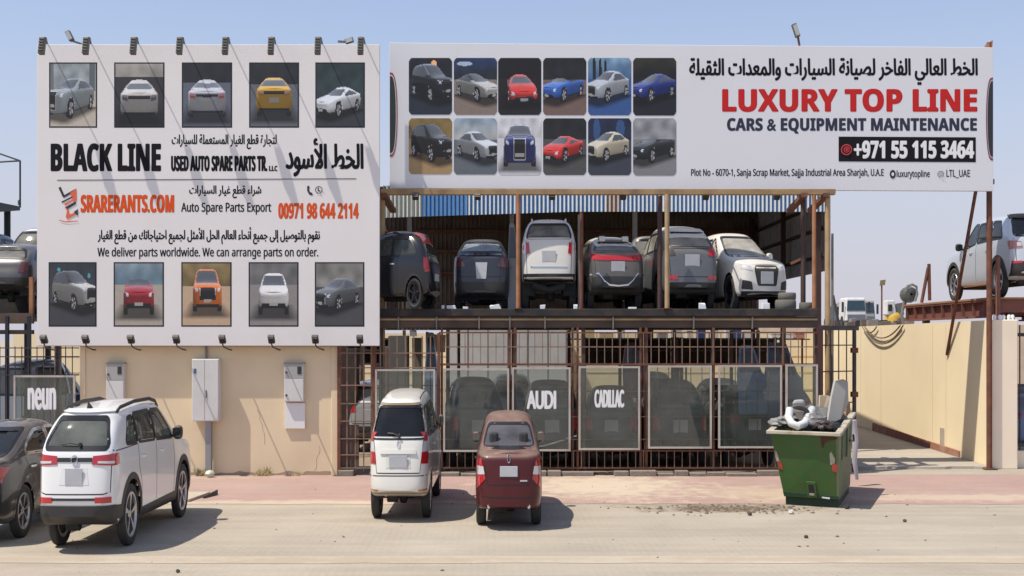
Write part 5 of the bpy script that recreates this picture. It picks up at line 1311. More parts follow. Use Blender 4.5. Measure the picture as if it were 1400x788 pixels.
# odd ones on top
def odd_flood(p0, p1, p2, d, w, label):
    a, b, c = P(*p0, d), P(*p1, d), P(*p2, d)
    t = thing('floodlight', label, 'floodlight', tuple(c))
    q = MB(); q.bar(a, b, .10, .09); q.build('housing', M_lamp, t, bevel=.012)
    q = MB(); q.bar(a.lerp(b,.1)+Vector((0,-.05,0)), a.lerp(b,.9)+Vector((0,-.05,0)), .075, .01, up=Vector((0,1,0))); q.build('lens', mat('pale_lens', (.42,.42,.40), .3), t)
    q = MB(); q.bar(b, c, .035); q.build('bracket', w, t)
odd_flood((92, 43), (98.5, 56), (113, 61), AD+.12, M_lamp, 'bent floodlight leaning at the top corner of the ten picture billboard')
odd_flood((483, 54), (472, 57.5), (462, 57), AD+.12, M_lamp, 'fallen floodlight lying flat on top of the ten picture billboard')
odd_flood((1085, 33), (1091, 51), (1093, 63), BDof(1090)+.1, M_rust, 'tilted floodlight standing alone on top of the twelve picture billboard')
# ------------------------------------------------------------------ upper car deck
DZ = 3.12
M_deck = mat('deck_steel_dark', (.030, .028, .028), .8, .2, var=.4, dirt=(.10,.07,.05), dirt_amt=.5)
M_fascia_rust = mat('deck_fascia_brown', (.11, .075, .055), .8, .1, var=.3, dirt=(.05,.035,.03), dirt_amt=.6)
t = thing('car_deck', 'dark steel car deck raised over the barred yard fence', 'platform', (1.8, 22.2, 0))
dx0, dx1 = px2x(518, 22.2), px2x(1117, 22.2)
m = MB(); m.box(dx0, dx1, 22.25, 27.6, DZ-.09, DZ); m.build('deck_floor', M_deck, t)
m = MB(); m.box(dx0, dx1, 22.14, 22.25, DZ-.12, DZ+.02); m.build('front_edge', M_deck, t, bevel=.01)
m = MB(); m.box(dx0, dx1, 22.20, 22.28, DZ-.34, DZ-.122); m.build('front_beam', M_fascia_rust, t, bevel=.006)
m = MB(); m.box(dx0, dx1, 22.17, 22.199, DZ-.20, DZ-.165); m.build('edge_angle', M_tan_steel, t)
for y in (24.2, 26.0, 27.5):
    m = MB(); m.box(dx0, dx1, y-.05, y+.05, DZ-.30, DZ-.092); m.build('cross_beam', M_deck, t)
for px in (520, 612, 704, 798, 884, 976, 1072, 1117):
    for y in (22.32, 27.4):
        x = px2x(px, 22.2); m = MB(); m.box(x-.035, x+.035, y-.035, y+.035, 0, DZ-.345); m.build('leg', M_fascia_rust, t)
for px in (545, 597, 655, 697, 745, 838, 948, 1028):
    x = px2x(px, 22.2); m = MB(); m.box(x-.012, x+.012, 22.15, 22.198, DZ-.36, DZ-.13); m.build('hanger', M_grey_metal, t)

# slim posts between deck and long billboard
def steel_post(px, z0, z1, d, r, material, label):
    x = px2x(px, d); m = MB(); m.tube([(x, d, z0), (x, d, z1)], r, 10)
    p = MB()
    t = thing('steel_post', label, 'post', (x, d, z0), 'steel posts round the car deck')
    m.build('shaft', material, t, smooth=True)
    p.box(x-r*1.9, x+r*1.9, d-r*1.9, d+r*1.9, z0, z0+.012); p.build('base_plate', M_rust, t)
M_post_dark = mat('dark_brown_steel', (.065, .035, .03), .7, .1, var=.3)
bz = 5.31
steel_post(522.5, 0, bz, 22.5, .055, M_tan_steel, 'tan corner post beside the edge of the ten picture billboard')
steel_post(708.5, DZ+.02, bz, 22.2, .04, M_rust_light, 'orange brown post beside the tall white SUV on the deck')
steel_post(795, DZ+.02, 5.0, 22.5, .035, M_rust, 'dark red post between the tall white SUV and the bronze SUV')
steel_post(792, DZ+.02, 5.0, 22.9, .03, M_grey_metal, 'thin grey post just behind the dark red post on the deck')
steel_post(902, DZ+.02, bz, 22.45, .045, M_post_dark, 'blackish post standing right next to a tan post on the deck')
steel_post(912, DZ+.02, bz, 22.2, .045, M_tan_steel, 'tan post crossing the dark SUV with the pale roof')
steel_post(1098, DZ+.02, bz, 22.5, .05, M_post_dark, 'dark brown post at the open end of the deck beside an orange post')
steel_post(1113, DZ+.02, bz, 22.25, .04, M_rust_light, 'orange post at the open end of the deck')
steel_post(1131.5, 0, bz-.02, 22.3, .055, M_tan_steel, 'tall tan post rising from the ground at the deck end')
steel_post(1138, 0, 4.6, 22.55, .025, M_grey_metal, 'thin grey pipe behind the tall tan post')
x0, x1 = px2x(521, 22.3), px2x(1141, 22.3)
t = thing('timber_beam', 'weathered tan timber beam running under the long billboard', 'beam', ((x0+x1)/2, 22.3, 5.3))
m = MB(); m.box(x0, x1, 22.22, 22.36, 5.31, 5.42); m.build('beam', mat('weathered_timber', (.33,.22,.11), .85, var=.3, scale=4, dirt=(.12,.08,.05), dirt_amt=.6), t, bevel=.01)
for px in (525, 1098, 1128):
    x = px2x(px, 22.3); m = MB(); m.bar((x, 22.2, 5.30), (x+.05, 23.6, 5.15), .12, .08); m.build('bracket', M_rust, t)
m = MB(); m.bar((px2x(1080, 22.6), 22.55, 4.02), (px2x(1099, 22.5), 22.5, 4.13), .05); tag(m.build('brace', M_rust_light), 'short orange brace reaching from the dark brown post towards the white front facing SUV', 'brace')

# ------------------------------------------------------------------ shed behind the deck
M_shed_dark = mat('dark_cladding', (.055, .043, .038), .9, var=.4, dirt=(.11,.07,.05), dirt_amt=.4)  # dark brown base with lighter blotches
M_shed_grey = mat('grey_cladding', (.42, .43, .46), .7, .1, var=.15)
sx0, sx1, sy0, sy1 = -3.6, 6.95, 25.2, 32.2
t = thing('shed', 'open dark steel shed behind the deck with a blue and white corrugated eaves strip', 'shed', ((sx0+sx1)/2, 28, 0))
m = MB(); m.box(sx0, sx1, sy1, sy1+.06, DZ-.3, 6.35)
for i in range(90): xr = lerp(sx0, sx1, (i+.5)/90); m.box(xr-.018, xr+.018, sy1-.03, sy1-.001, DZ-.3, 6.3)
m.build('back_wall', mat('brown_ribbed_cladding', (.16,.125,.10), .85, var=.3, dirt=(.08,.055,.04), dirt_amt=.6), t)
m = MB(); m.hexa([(sx0, sy0-.1, 5.80), (sx1+.1, sy0-.1, 5.80), (sx1+.1, sy1+.2, 6.35), (sx0, sy1+.2, 6.35)], [(sx0, sy0-.1, 5.84), (sx1+.1, sy0-.1, 5.84), (sx1+.1, sy1+.2, 6.39), (sx0, sy1+.2, 6.39)]); m.build('roof', M_shed_dark, t)
m = MB(); n = 42
for i in range(n):
    ya, yb = lerp(sy0, sy1, i/n), lerp(sy0, sy1, (i+.5)/n); z = 6.3
    m.box(sx1-.03, sx1, ya, yb, 4.05, z-.5+.5*i/n)
    m.box(sx1-.015, sx1+.015, yb, lerp(sy0, sy1, (i+1)/n), 4.05, z-.5+.5*i/n)
m.build('side_cladding', M_shed_grey, t)
for z in (4.35, 4.95, 5.5):
    m = MB(); m.box(sx1-.12, sx1-.032, sy0, sy1, z, z+.06); m.build('girt', M_shed_dark, t)
    m = MB(); m.box(sx0, sx1, sy1-.10, sy1-.002, z, z+.07); m.build('girt', M_rust, t)
for i in range(5):
    y = lerp(sy0+.5, sy1-.5, i/4); z = 5.80 + .55*(y-sy0)/(sy1-sy0)
    m = MB(); m.box(sx0, sx1-.1, y-.04, y+.04, z-.15, z-.005); m.build('purlin', M_rust, t)
for i in range(6):
    x = lerp(sx0+.4, sx1-.4, i/5); m = MB(); m.bar((x, sy0, 5.68), (x, sy1, 6.20), .08, .14); m.build('rafter', M_shed_dark, t)
for px in (868, 560, 700):
    x = px2x(px, 26.5); m = MB(); m.box(x-.05, x+.05, 26.45, 26.55, DZ, 5.85); m.build('post', M_shed_grey, t)
for y in (25.3, 28.5, 32.0):
    for x in (sx1-.2, sx0+.1):
        m = MB(); m.box(x-.05, x+.05, y-.05, y+.05, 0, 5.85); m.build('post', M_post_dark, t)
# eaves strip: corrugated sheets, blue and white by turns
blu, whi, rsty = (.045,.20,.50), (.62,.66,.70), (.22,.15,.13)
m = MB(); n = 432; rnd = random.Random(9); ex0, ex1 = px2x(524, 25.1), px2x(1134, 25.1)
for i in range(n):
    px = lerp(524, 1134, (i+.5)/n)
    if px < 577: c = (.60,.60,.55) if i % 3 else (.36,.40,.36)
    elif px < 640: c = whi if i % 4 == 0 else shade(blu, 1.1)
    elif px < 712: c = shade(blu, 1.0) if i % 4 in (0, 1) else whi
    elif 829 < px < 848: c = rsty if i % 4 in (0,1) else (.5,.42,.38)
    else: c = blu if i % 4 in (0, 1) else whi
    a, b = lerp(ex0, ex1, i/n), lerp(ex0, ex1, (i+1)/n); z0 = lerp(5.17, 5.30, min(1, max(0, (px-524)/260)))
    ph = (0, .018, .036, .018)[i % 4]; ph2 = (0, .018, .036, .018)[(i+1) % 4]
    m.add([(a, 25.08+ph, z0), (b, 25.08+ph2, z0), (b, 25.08+ph2, 5.86), (a, 25.08+ph, 5.86)], [(0,1,2,3)], c)
m.build('eaves_strip', print_mat(), t, fix=False)

# ------------------------------------------------------------------ barred fence and gates
def fence_x(px, d=22.05): return px2x(px, d)
FY = 22.0
def zf(py): return py2z(py, FY)
M_kerb = mat('fence_kerb', (.22,.185,.15), .95, var=.4, scale=7, bump=.4)
t = thing('barred_gate', 'rusty square grid gate beside the beige wall, behind the white minivan', 'gate', (px2x(530, FY), FY, 0))
x0, x1 = px2x(463, FY), px2x(600, FY)
m = MB()
n = 12
for i in range(n+1):
    x = lerp(x0, x1, i/n)
    if i < 5 or i % 1 == 0: m.bar((x, FY, .08), (x, FY, 2.62 if i > 3 else 2.42), .022)
for py in (483, 503, 527, 552, 576, 600, 622, 640): m.bar((x0, FY-.018, zf(py)), (x1, FY-.018, zf(py)), .020)
m.build('grille', M_bar, t)
for px, z in ((463.5, 2.45), (511.5, 2.68), (600, 2.68)):
    x = px2x(px, FY); m = MB(); m.box(x-.03, x+.03, FY-.03, FY+.03, 0, z); m.build('gate_post', M_rust, t)
m = MB(); m.box(x0, px2x(490, FY), FY+.05, FY+.09, .12, .95); m.build('rubber_sheet', mat('brown_board', (.12,.085,.065), .9, var=.3), t)
t = thing('barred_fence', 'long rusty barred fence under the deck holding the framed glass panels', 'fence', (px2x(860, FY), FY, 0))
fx0, fx1 = px2x(600, FY), px2x(1120, FY)
m = MB(); k = int((1117-604)/10.6)
for i in range(k+1):
    x = px2x(604 + i*10.6, FY); m.bar((x, FY, zf(498)), (x, FY, zf(455)), .014)
m.build('upper_bars', M_bar, t)
m = MB()
for i in range(k+1):
    x = px2x(604 + i*10.6, FY); m.bar((x, FY, zf(640)), (x, FY, zf(616)), .014)
m.build('lower_bars', M_bar, t)
m = MB()
for i in range(16):
    x = px2x(884 + i*15.2, FY); m.bar((x, FY+.02, zf(616)), (x, FY+.02, zf(498)), .014)
m.build('middle_bars', M_bar, t)
for py, w in ((455, .028), (474.5, .02), (498.5, .04), (535, .018), (570, .018), (601, .018), (616.5, .03), (640, .03)):
    m = MB(); m.bar((fx0, FY+.012, zf(py)), (fx1, FY+.012, zf(py)), w); m.build('rail', M_rust if w > .025 else M_bar, t)
for px in (604, 697, 704, 783, 790, 876, 884, 976, 1072, 1119):
    x = px2x(px, FY); m = MB(); m.box(x-.02, x+.02, FY+.02, FY+.06, 0, zf(448)); m.build('fence_post', M_rust, t)
m = MB(); x = px2x(1121, FY); m.box(x-.05, x+.05, FY-.05, FY+.05, 0, zf(447)); m.build('end_post', mat('maroon_post', (.055,.02,.022), .6, var=.2), t, bevel=.005)
rnd = random.Random(8); m = MB(); px = 462.0
while px < 1060:
    w = rnd.uniform(18, 46); h = rnd.uniform(.05, .11)
    if rnd.random() < .85: m.box(px2x(px, FY), px2x(px+w-2, FY), FY-.16+rnd.uniform(-.04,.04), FY+.12, 0, h)
    px += w
m.build('kerb_stones', M_kerb, t, bevel=.012)

G_panel = glass_mat('dusty_panel_glass', (.82, .86, .84), dusty=.07, rough=.03, dust_col=(.50,.54,.52))
M_panel_frame = mat('pale_panel_frame', (.46, .43, .38), .6, var=.15, dirt=(.22,.13,.09), dirt_amt=.5)
PY = FY - .05
def glass_panel(x0, x1, y0, y1, label, word=None, box=None, mir=False, bold=.6, group='framed glass panels hung on the barred fence'):
    a, b = px2x(x0, PY), px2x(x1, PY); za, zb_ = py2z(y1, PY), py2z(y0, PY)
    t = thing('glass_panel', label, 'glass panel', ((a+b)/2, PY, za), group)
    m = MB(); w = .035
    m.box(a, b, PY-.02, PY+.02, zb_-w, zb_); m.box(a, b, PY-.02, PY+.02, za, za+w); m.box(a, a+w, PY-.02, PY+.02, za+w, zb_-w); m.box(b-w, b, PY-.02, PY+.02, za+w, zb_-w)
    m.build('frame', M_panel_frame, t)
    m = MB(); m.box(a+w-.004, b-w+.004, PY-.003, PY+.003, za+w-.004, zb_-w+.004); m.build('pane', G_panel, t)
    if word:
        f = lambda px, py, lift=0.: (px2x(px, PY), PY-.004-lift, py2z(py, PY))
        lettering(f, word, box, M_white_ink, t, bold, lift=.002)
glass_panel(513, 595, 505, 619, 'framed glass panel directly behind the white minivan')
glass_panel(606, 696, 504, 618, 'framed glass panel showing a wrecked dark car between minivan and maroon saloon')
glass_panel(700, 780, 502.5, 617, 'framed glass panel lettered with four white capitals', 'AUDI', (721, 535, 759.5, 559), bold=1.1)
glass_panel(791, 875, 501, 615.5, 'framed glass panel lettered with eight narrow white capitals', 'CADILLAC', (813.5, 533.5, 852.5, 557), bold=.9)
glass_panel(886, 973, 500, 613.5, 'framed glass panel just beside the eight letter panel, bars showing through')
glass_panel(982, 1069, 499.5, 613, 'framed glass panel partly hidden by the green skip')
glass_panel(1074, 1118, 498.5, 612, 'narrow framed glass panel at the end of the fence behind the green skip')

# open grid gate beside the skip
gx0, gx1, gy0, gy1 = px2x(1123, 22.1), px2x(1168, 22.6), 22.1, 22.6
t = thing('barred_gate', 'open dark grid gate leaf between the green skip and the cream driveway wall', 'gate', (gx1, gy1, 0))
m = MB()
def gp(u, z): return (lerp(gx0, gx1, u), lerp(gy0, gy1, u), z)
for u in (.02, .28, .52, .76, .98): m.bar(gp(u, .12), gp(u, 2.75), .018)
for z in (.14, .72, 1.35, 1.95, 2.45): m.bar(gp(0, z), gp(1, z), .022)
m.build('grille', M_post_dark, t)
m = MB(); m.bar(gp(-.02, 2.78), gp(1.10, 2.78), .08, .09); m.build('top_rail', M_dark_metal, t, bevel=.006)
m = MB(); m.tube([gp(1.0, 0), gp(1.0, 2.74)], .04, 10); m.build('gate_post', M_dark_metal, t, smooth=True)
for z in (.5, 1.45, 2.3):
    m = MB(); m.box(gp(1,0)[0]-.06, gp(1,0)[0]+.06, gy1-.06, gy1+.06, z, z+.10); m.build('hinge', M_rust, t)

# ------------------------------------------------------------------ cars on the deck and in the yard
P_black = mat('paint_black', (.008,.008,.010), .16, var=.1, coat=.5, dust=.05)
P_slate = mat('paint_slate_blue', (.030,.035,.050), .34, .25, var=.1, coat=.4, dust=.25)
P_cream = mat('paint_dusty_white', (.66,.64,.59), .38, var=.04, coat=.6, dust=.45)
P_bronze = mat('paint_bronze_grey', (.095,.088,.080), .36, .25, var=.1, coat=.4, dust=.80)
P_gun = mat('paint_gunmetal', (.125,.132,.138), .34, .25, var=.1, coat=.4, dust=.45)
P_silver = mat('paint_silver', (.42,.44,.47), .32, .45, var=.06, coat=.7, dust=.18)
P_red = mat('paint_red', (.50,.03,.02), .3, var=.1, coat=.8, dust=.15)
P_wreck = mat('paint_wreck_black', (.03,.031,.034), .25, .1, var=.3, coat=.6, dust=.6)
SUVS = dict(kind='hatch', L=4.5, W=1.85, H=1.68, zb=.27, rb=.38, belt=(1.14, 1.06), yg=.14, yr=.62, zr=1.60, wt=.74, yw1=2.55, yw0=3.35, zc=1.08, zh=.96, R=.35, Ra=.41, ya=.85, yf=3.5, cladding=.05)
def std_windows(c, rear=True, rt=None):
    S = c.S; b0, b1 = S['belt']; H = S['H']; zt = H-.15; w = S['W']/2; wt = S['wt']
    ya = S['yr'] + (.30 if S['kind'] == 'hatch' else .05); ym = .5*S['L'] - .1; yw0 = S['yw0']; yw1 = S['yw1']
    if S['kind'] == 'hatch':
        c.window('side_window', 'S', [(S['yg']+.55, b0+.05), (ym-.85, b0+.05), (ym-.85, zt), (ya+.15, zt-.03)], .05, True)
        c.window('side_window', 'S', [(ym-.77, b0+.05), (ym-.04, b0+.03), (ym-.04, zt), (ym-.77, zt)], .04, True)
        c.window('rear_window', 'R', [(-.80*w, b0+.07), (.80*w, b0+.07), (wt*.84*w, S['zr']-.08), (-wt*.84*w, S['zr']-.08)], .08, trim=.035)
    else:
        c.window('side_window', 'S', [(S['yg']+.50, b0+.07), (ym-.04, b0+.05), (ym-.04, zt+.02), (S['yr']-.02, zt)], .05, True)
        c.window('rear_window', 'R', [(-.78*w, S['zd']+.07), (.78*w, S['zd']+.07), (wt*.84*w, H-.10), (-wt*.84*w, H-.10)], .06)
    c.window('side_window', 'S', [(ym+.04, b0+.03), (yw0-.42, b1+.04), (yw0-.46, b1+.10), (yw1-.20, zt+.01), (ym+.04, zt+.01)], .05, True)
    c.window('windshield', 'F', [(-.80*w, S['zc']+.06), (.80*w, S['zc']+.06), (wt*.84*w, H-.10), (-wt*.84*w, H-.10)], .06)
def std_seams(c, hatch=True):
    S = c.S; ym = .5*S['L']-.1; b0, b1 = S['belt']; w = S['W']/2
    c.seams([[(ym, b0), (ym, S['zb']+.06)], [(S['yw0']-.28, b1-.04), (S['yw0']-.28, .62), (S['yw0']-.34, S['zb']+.06)], [(S['ya']+.30, b0), (S['ya']+.38, .9), (S['ya']+.50, .68)]],
            hatch=[(-.82*w, b0+.02), (-.78*w, .70), (-.70*w, .66), (.70*w, .66), (.78*w, .70), (.82*w, b0+.02)] if hatch else None)
def lamps(c, poly, side=None, inner=None, material=None, mir=True):
    out = []
    for sg in (1, -1):
        m = MB(); c.patch_mb(m, 'R', [(sg*a, b) for a, b in poly], .012)
        if side:
            t = MB(); c.patch_mb(t, 'S', side, .010); m.add([(sg*p[0], p[1], p[2]) for p in t.v], t.f)
        o = c.put(m, 'tail_light', material or M_red_lamp, smooth=True)
        if inner:
            m = MB(); c.patch_mb(m, 'R', [(sg*a, b) for a, b in inner], .018); c.put(m, 'reverse_lens', M_clear_lamp, o, smooth=True)
        out.append(o)
    return out
def place(name, label, target_px, d, anchor, yaw, kx, ky, S, paint, z=DZ, pitch=0, roll=0, group='scrapped cars on the upper deck', glass=None, **kw):
    M = squeeze(kx, ky, yaw, pitch, roll); a = M @ Vector((anchor[0], anchor[1]-S['L']/2, 0))
    return Car(name if group is None else 'scrapped_car', label, 'car', (px2x(target_px, d) - a.x, d - a.y, z), M, S, paint, group, glass=glass or G_dusty, **kw)
def build_std(c, spokes=5, rim=None, interior=True, **kw):
    c.finish_hull(); c.wheels(rim or M_dark_alloy, spokes, **kw); c.underbody()
    if interior: c.interior(2)

# black city hatchback seen from its side, red roof edge
S = dict(SUVS, L=3.6, W=1.63, H=1.50, zb=.20, rb=.30, belt=(.98,.93), yg=.12, yr=.42, zr=1.44, yw1=2.0, yw0=2.75, zc=.96, zh=.84, R=.30, Ra=.345, ya=.62, yf=2.92, cladding=.035)
c = place('car', 'black city hatchback with red roof edge standing at the billboard end of the deck', 586, 23.1, (.75, .62), 76, .52, .80, S, P_black, glass=glass_mat('green_car_glass', (.40,.46,.38), dusty=.14, dust_col=(.35,.40,.32)), lining=M_cabin_light)
ym = 1.62
c.window('side_window', 'S', [(.55, 1.04), (1.42, 1.02), (1.42, 1.35), (.80, 1.33)], .06, True)
c.window('side_window', 'S', [(1.50, 1.02), (2.42, .99), (2.36, 1.05), (2.02, 1.34), (1.50, 1.36)], .06, True)
c.window('rear_window', 'R', [(-.62, 1.05), (.62, 1.05), (.52, 1.36), (-.52, 1.36)], .06)
c.window('windshield', 'F', [(-.66, 1.02), (.66, 1.02), (.54, 1.38), (-.54, 1.38)], .06)
build_std(c, 5); c.handles((1.35,), .86, M_chrome); lamps(c, [(.58,.72),(.76,.70),(.74,.98),(.60,.96)], [(.18,.74),(.26,.76),(.28,.95),(.18,.95)]); c.plate(.62)
m = MB(); c.patch_mb(m, 'T', [(-.50, .36), (.50, .36), (.52, .74), (-.52, .74)], .012); c.put(m, 'roof_spoiler', P_red, smooth=True)
m = MB(); c.patch_mb(m, 'S', [(.75, .86), (1.12, .86), (1.12, 1.0), (.75, 1.0)], .012); c.put(m, 'price_sheet', M_white_ink)
m = MB(); c.patch_mb(m, 'S', [(1.20, .26), (2.30, .26), (2.30, .29), (1.20, .29)], .02); c.put(m, 'sill_trim', M_chrome, smooth=True)
c.seams([[(1.46, .98), (1.40, .5), (1.44, .25)], [(2.48, .92), (2.46, .4), (2.40, .25)]])

# slate fastback
S = dict(kind='sedan', L=4.6, W=1.80, H=1.48, zb=.20, rb=.30, belt=(1.0,.93), zd=1.10, yg=.30, yr=1.35, wt=.74, yw1=2.4, yw0=3.25, zc=.95, zh=.82, R=.33, Ra=.38, ya=.85, yf=3.60)
c = place('car', 'slate blue fastback seen from behind, next to the black hatchback', 658, 22.75, (0, 0), 0, .61, .70, S, P_slate, glass=glass_mat('milky_car_glass', (.40,.44,.46), dusty=.45, dust_col=(.40,.43,.43)))
std_windows(c); build_std(c)
lamps(c, [(.52,.86),(.84,.84),(.84,1.03),(.66,1.06)], None, None, mat('smoked_lamp', (.10,.03,.03), .15, coat=1))
c.patch('plate_recess', M_plate, 'R', [(-.15,.62),(.15,.62),(.19,.94),(-.19,.94)], .012); std_seams(c)
c.patch('lower_bumper', M_black_plastic, 'R', [(-.84,.32),(.84,.32),(.84,.56),(-.84,.56)], .012)
c.patch('boot_lip', P_black, 'R', [(-.70,1.07),(.70,1.07),(.66,1.11),(-.66,1.11)], .02)

# tall white SUV
S = dict(SUVS, L=4.4, W=1.72, H=1.86, zb=.52, rb=.58, belt=(1.36,1.26), yg=.10, yr=.36, zr=1.77, wt=.78, yw1=2.6, yw0=3.35, zc=1.28, zh=1.12, R=.30, Ra=.37, ya=.80, yf=3.4, cladding=None)
c = place('car', 'tall white SUV without rear bumper skirt, seen from behind on the deck', 750.5, 22.75, (0, 0), -2, .635, .70, S, P_cream)
std_windows(c); build_std(c)
lamps(c, [(.58,1.12),(.70,1.10),(.70,1.33),(.62,1.34)], [(.20,1.12),(.30,1.13),(.34,1.31),(.20,1.32)], [(.71,1.11),(.83,1.11),(.82,1.33),(.71,1.34)])
std_seams(c); c.plate(1.06, .42, .22)
c.patch('tailgate_trim', M_chrome, 'R', [(-.56,.84),(.56,.84),(.56,.87),(-.56,.87)], .010)
c.patch('lower_bumper', M_black_plastic, 'R', [(-.82,.57),(.82,.57),(.82,.72),(-.82,.72)], .012)
m = MB(); m.tube([(-.5,-2.0,.50),(.0,-1.95,.40),(.5,-2.0,.48)], .07, 8); c.put(m, 'silencer', M_under, smooth=True)
for sg in (1, -1):
    m = MB(); m.tube([c.cast('T', sg*.52, y, o) for y, o in ((.5,.005),(.65,.04),(2.2,.04),(2.4,.005))], .025, 8); c.put(m, 'roof_rail', P_cream, smooth=True)

# bronze crossover with red lamp bar
S = dict(SUVS, L=4.4, W=1.80, H=1.50, zb=.26, rb=.40, belt=(1.10,1.0), yg=.18, yr=.72, zr=1.42, wt=.72, yw1=2.5, yw0=3.25, zc=1.0, zh=.88, R=.34, Ra=.40, ya=.85, yf=3.5, cladding=None)
c = place('car', 'dusty bronze crossover with one full width red lamp bar across its tail', 846, 22.75, (0, 0), 7, .62, .70, S, P_bronze)
std_windows(c); build_std(c, rim=M_dark_alloy)
m = MB(); c.patch_mb(m, 'R', [(-.84,1.0),(-.50,.98),(.50,.98),(.84,1.0),(.84,1.12),(.5,1.08),(-.5,1.08),(-.84,1.12)], .014); c.put(m, 'tail_light', M_red_lamp, smooth=True)
c.plate(.84, .44, .24); std_seams(c)
c.patch('lower_bumper', M_black_plastic, 'R', [(-.82,.42),(.82,.42),(.82,.66),(-.82,.66)], .012)
for sg in (1, -1):
    m = MB(); m.tube([c.cast('R', sg*x, z, .02) for x, z in ((.85,.70),(.62,.72),(.46,.58),(.30,.50),(.0,.48))], .02, 6); c.put(m, 'bumper_trim', M_chrome, smooth=True)
    m = MB(); p = c.cast('T', sg*.38, .78, 0); m.box(p.x-.10, p.x+.10, p.y-.1, p.y+.15, p.z-.02, p.z+.09); c.put(m, 'roof_mount', P_cream, bevel=.02)
c.mirrors(P_bronze)
m = MB(); c.patch_mb(m, 'T', [(-.62,.62),(.62,.62),(.62,2.3),(-.62,2.3)], .008, step=.14); c.put(m, 'sunlit_roof_skin', P_cream, smooth=True)  # roof patch: dust and sunlight put into one pale colour

# dark SUV with pale roof, one lamp missing
S = dict(SUVS, L=4.5, W=1.85, H=1.72, zb=.28, rb=.40, belt=(1.18,1.08), yg=.14, yr=.60, zr=1.62)
c = place('car', 'gunmetal SUV with roof coloured pale for sun and dust and one broken tail lamp', 950, 22.75, (.05, 0), 9, .61, .70, S, P_gun, glass=glass_mat('cream_dusty_glass', (.5,.5,.46), dusty=.55, dust_col=(.52,.47,.38)))
std_windows(c); build_std(c)
m = MB(); c.patch_mb(m, 'R', [(.54,1.08),(.86,1.06),(.86,1.23),(.60,1.23)], .014); c.put(m, 'tail_light', M_red_lamp, smooth=True)
m = MB(); c.patch_mb(m, 'R', [(-.54,1.08),(-.86,1.06),(-.86,1.23),(-.60,1.23)], .010); c.put(m, 'lamp_socket', M_black_plastic, smooth=True)
for sg in (1, -1): c.patch('reflector', M_red_lamp, 'R', [(sg*.50,.60),(sg*.80,.61),(sg*.80,.69),(sg*.50,.68)], .012)
c.plate(.97, .48, .25); std_seams(c)
c.patch('lower_bumper', M_black_plastic, 'R', [(-.85,.42),(.85,.42),(.85,.55),(-.85,.55)], .012)
m = MB(); c.patch_mb(m, 'T', [(-.64,.50),(.64,.50),(.64,2.2),(-.64,2.2)], .008, step=.14); c.put(m, 'sunlit_roof_skin', P_cream, smooth=True)  # sunlit, dusty top put into a pale roof colour
m = MB(); c.patch_mb(m, 'R', [(-.60,1.565),(.60,1.565),(.56,1.62),(-.56,1.62)], .03); c.put(m, 'roof_spoiler', P_cream, smooth=True)  # tailgate top coloured pale as if in sun
c.mirrors(P_cream)

# another car half hidden behind it
S = dict(SUVS, L=4.4, H=1.55, wt=.72)
c = place('car', 'grey car half hidden behind the gunmetal SUV and the blackish post', 896, 24.3, (0, 0), 4, .58, .60, S, P_gun); std_windows(c); build_std(c, interior=False); lamps(c, [(.55,1.0),(.86,.98),(.86,1.12),(.55,1.12)])

# white SUV facing the street
S = dict(SUVS, L=4.6, W=1.85, H=1.62, zb=.26, belt=(1.08,1.02), yw1=2.5, yw0=3.25, zc=1.06, zh=.95, zr=1.54, cladding=None, R=.36, Ra=.42, yf=3.65)
c = place('car', 'white SUV facing the street at the open end of the deck', 1050, 22.75, (0, 4.6), 197, .60, .62, S, P_cream, glass=glass_mat('sandy_windshield', (.5,.5,.46), dusty=.75, dust_col=(.50,.47,.40)))
std_windows(c); build_std(c, rim=M_dark_alloy)
c.patch('grille', M_black_plastic, 'F', rounded([(-.34,.48),(.34,.48),(.44,.80),(.38,.88),(-.38,.88),(-.44,.80)], .05), .012)
c.plate(.64, .46, .24, 'F')
for sg in (1, -1):
    c.patch('headlight', M_clear_lamp, 'F', [(sg*.50,.78),(sg*.84,.82),(sg*.86,.93),(sg*.54,.86)], .012)
    c.patch('air_intake', M_black_plastic, 'F', rounded([(sg*.50,.40),(sg*.82,.42),(sg*.80,.60),(sg*.54,.56)], .03), .012)
m = MB(); c.patch_mb(m, 'F', [(-.84,.30),(.84,.30),(.84,.38),(-.84,.38)], .012); c.put(m, 'lower_bumper', M_black_plastic, smooth=True)
c.seams([[(2.2,1.05),(2.2,.32)], [(2.97,.98),(2.97,.5),(2.9,.32)]]); c.mirrors(P_cream)

# silver door leaning between fastback and tall white SUV
def leaning_panel(px, d, z, w, h, lean, material, label, name='salvaged_bodywork', seed=0):
    x = px2x(px, d); t = thing(name, label, 'car door', (x, d, z), 'loose car doors')
    pr = rounded([(-w/2, 0), (w/2, .02), (w/2, h*.55), (w*.38, h*.6), (w*.10, h), (-w*.36, h), (-w/2, h*.58)], .05)
    pw = rounded([(-w*.42, h*.60), (w*.32, h*.60), (w*.06, h*.95), (-w*.32, h*.95)], .03)
    def at(u, v, k): return Vector((x + u, d + lean*v/h + k, z + v))
    m = MB(); n = len(pr); m.add([at(u, v, 0) for u, v in pr] + [at(u, v, .06) for u, v in pr], [list(range(n)), [n+i for i in range(n)][::-1]] + [[i, n+i, n+(i+1)%n, (i+1)%n] for i in range(n)]); m.build('door_skin', material, t)
    m = MB(); m.add([at(u, v, -.006) for u, v in pw], [list(range(len(pw)))]); m.build('door_glass', M_lamp_glass, t, fix=False)
    m = MB(); m.bar(at(-w*.36, h*.5, -.03), at(-w*.20, h*.5, -.03), .03); m.build('handle', material, t)
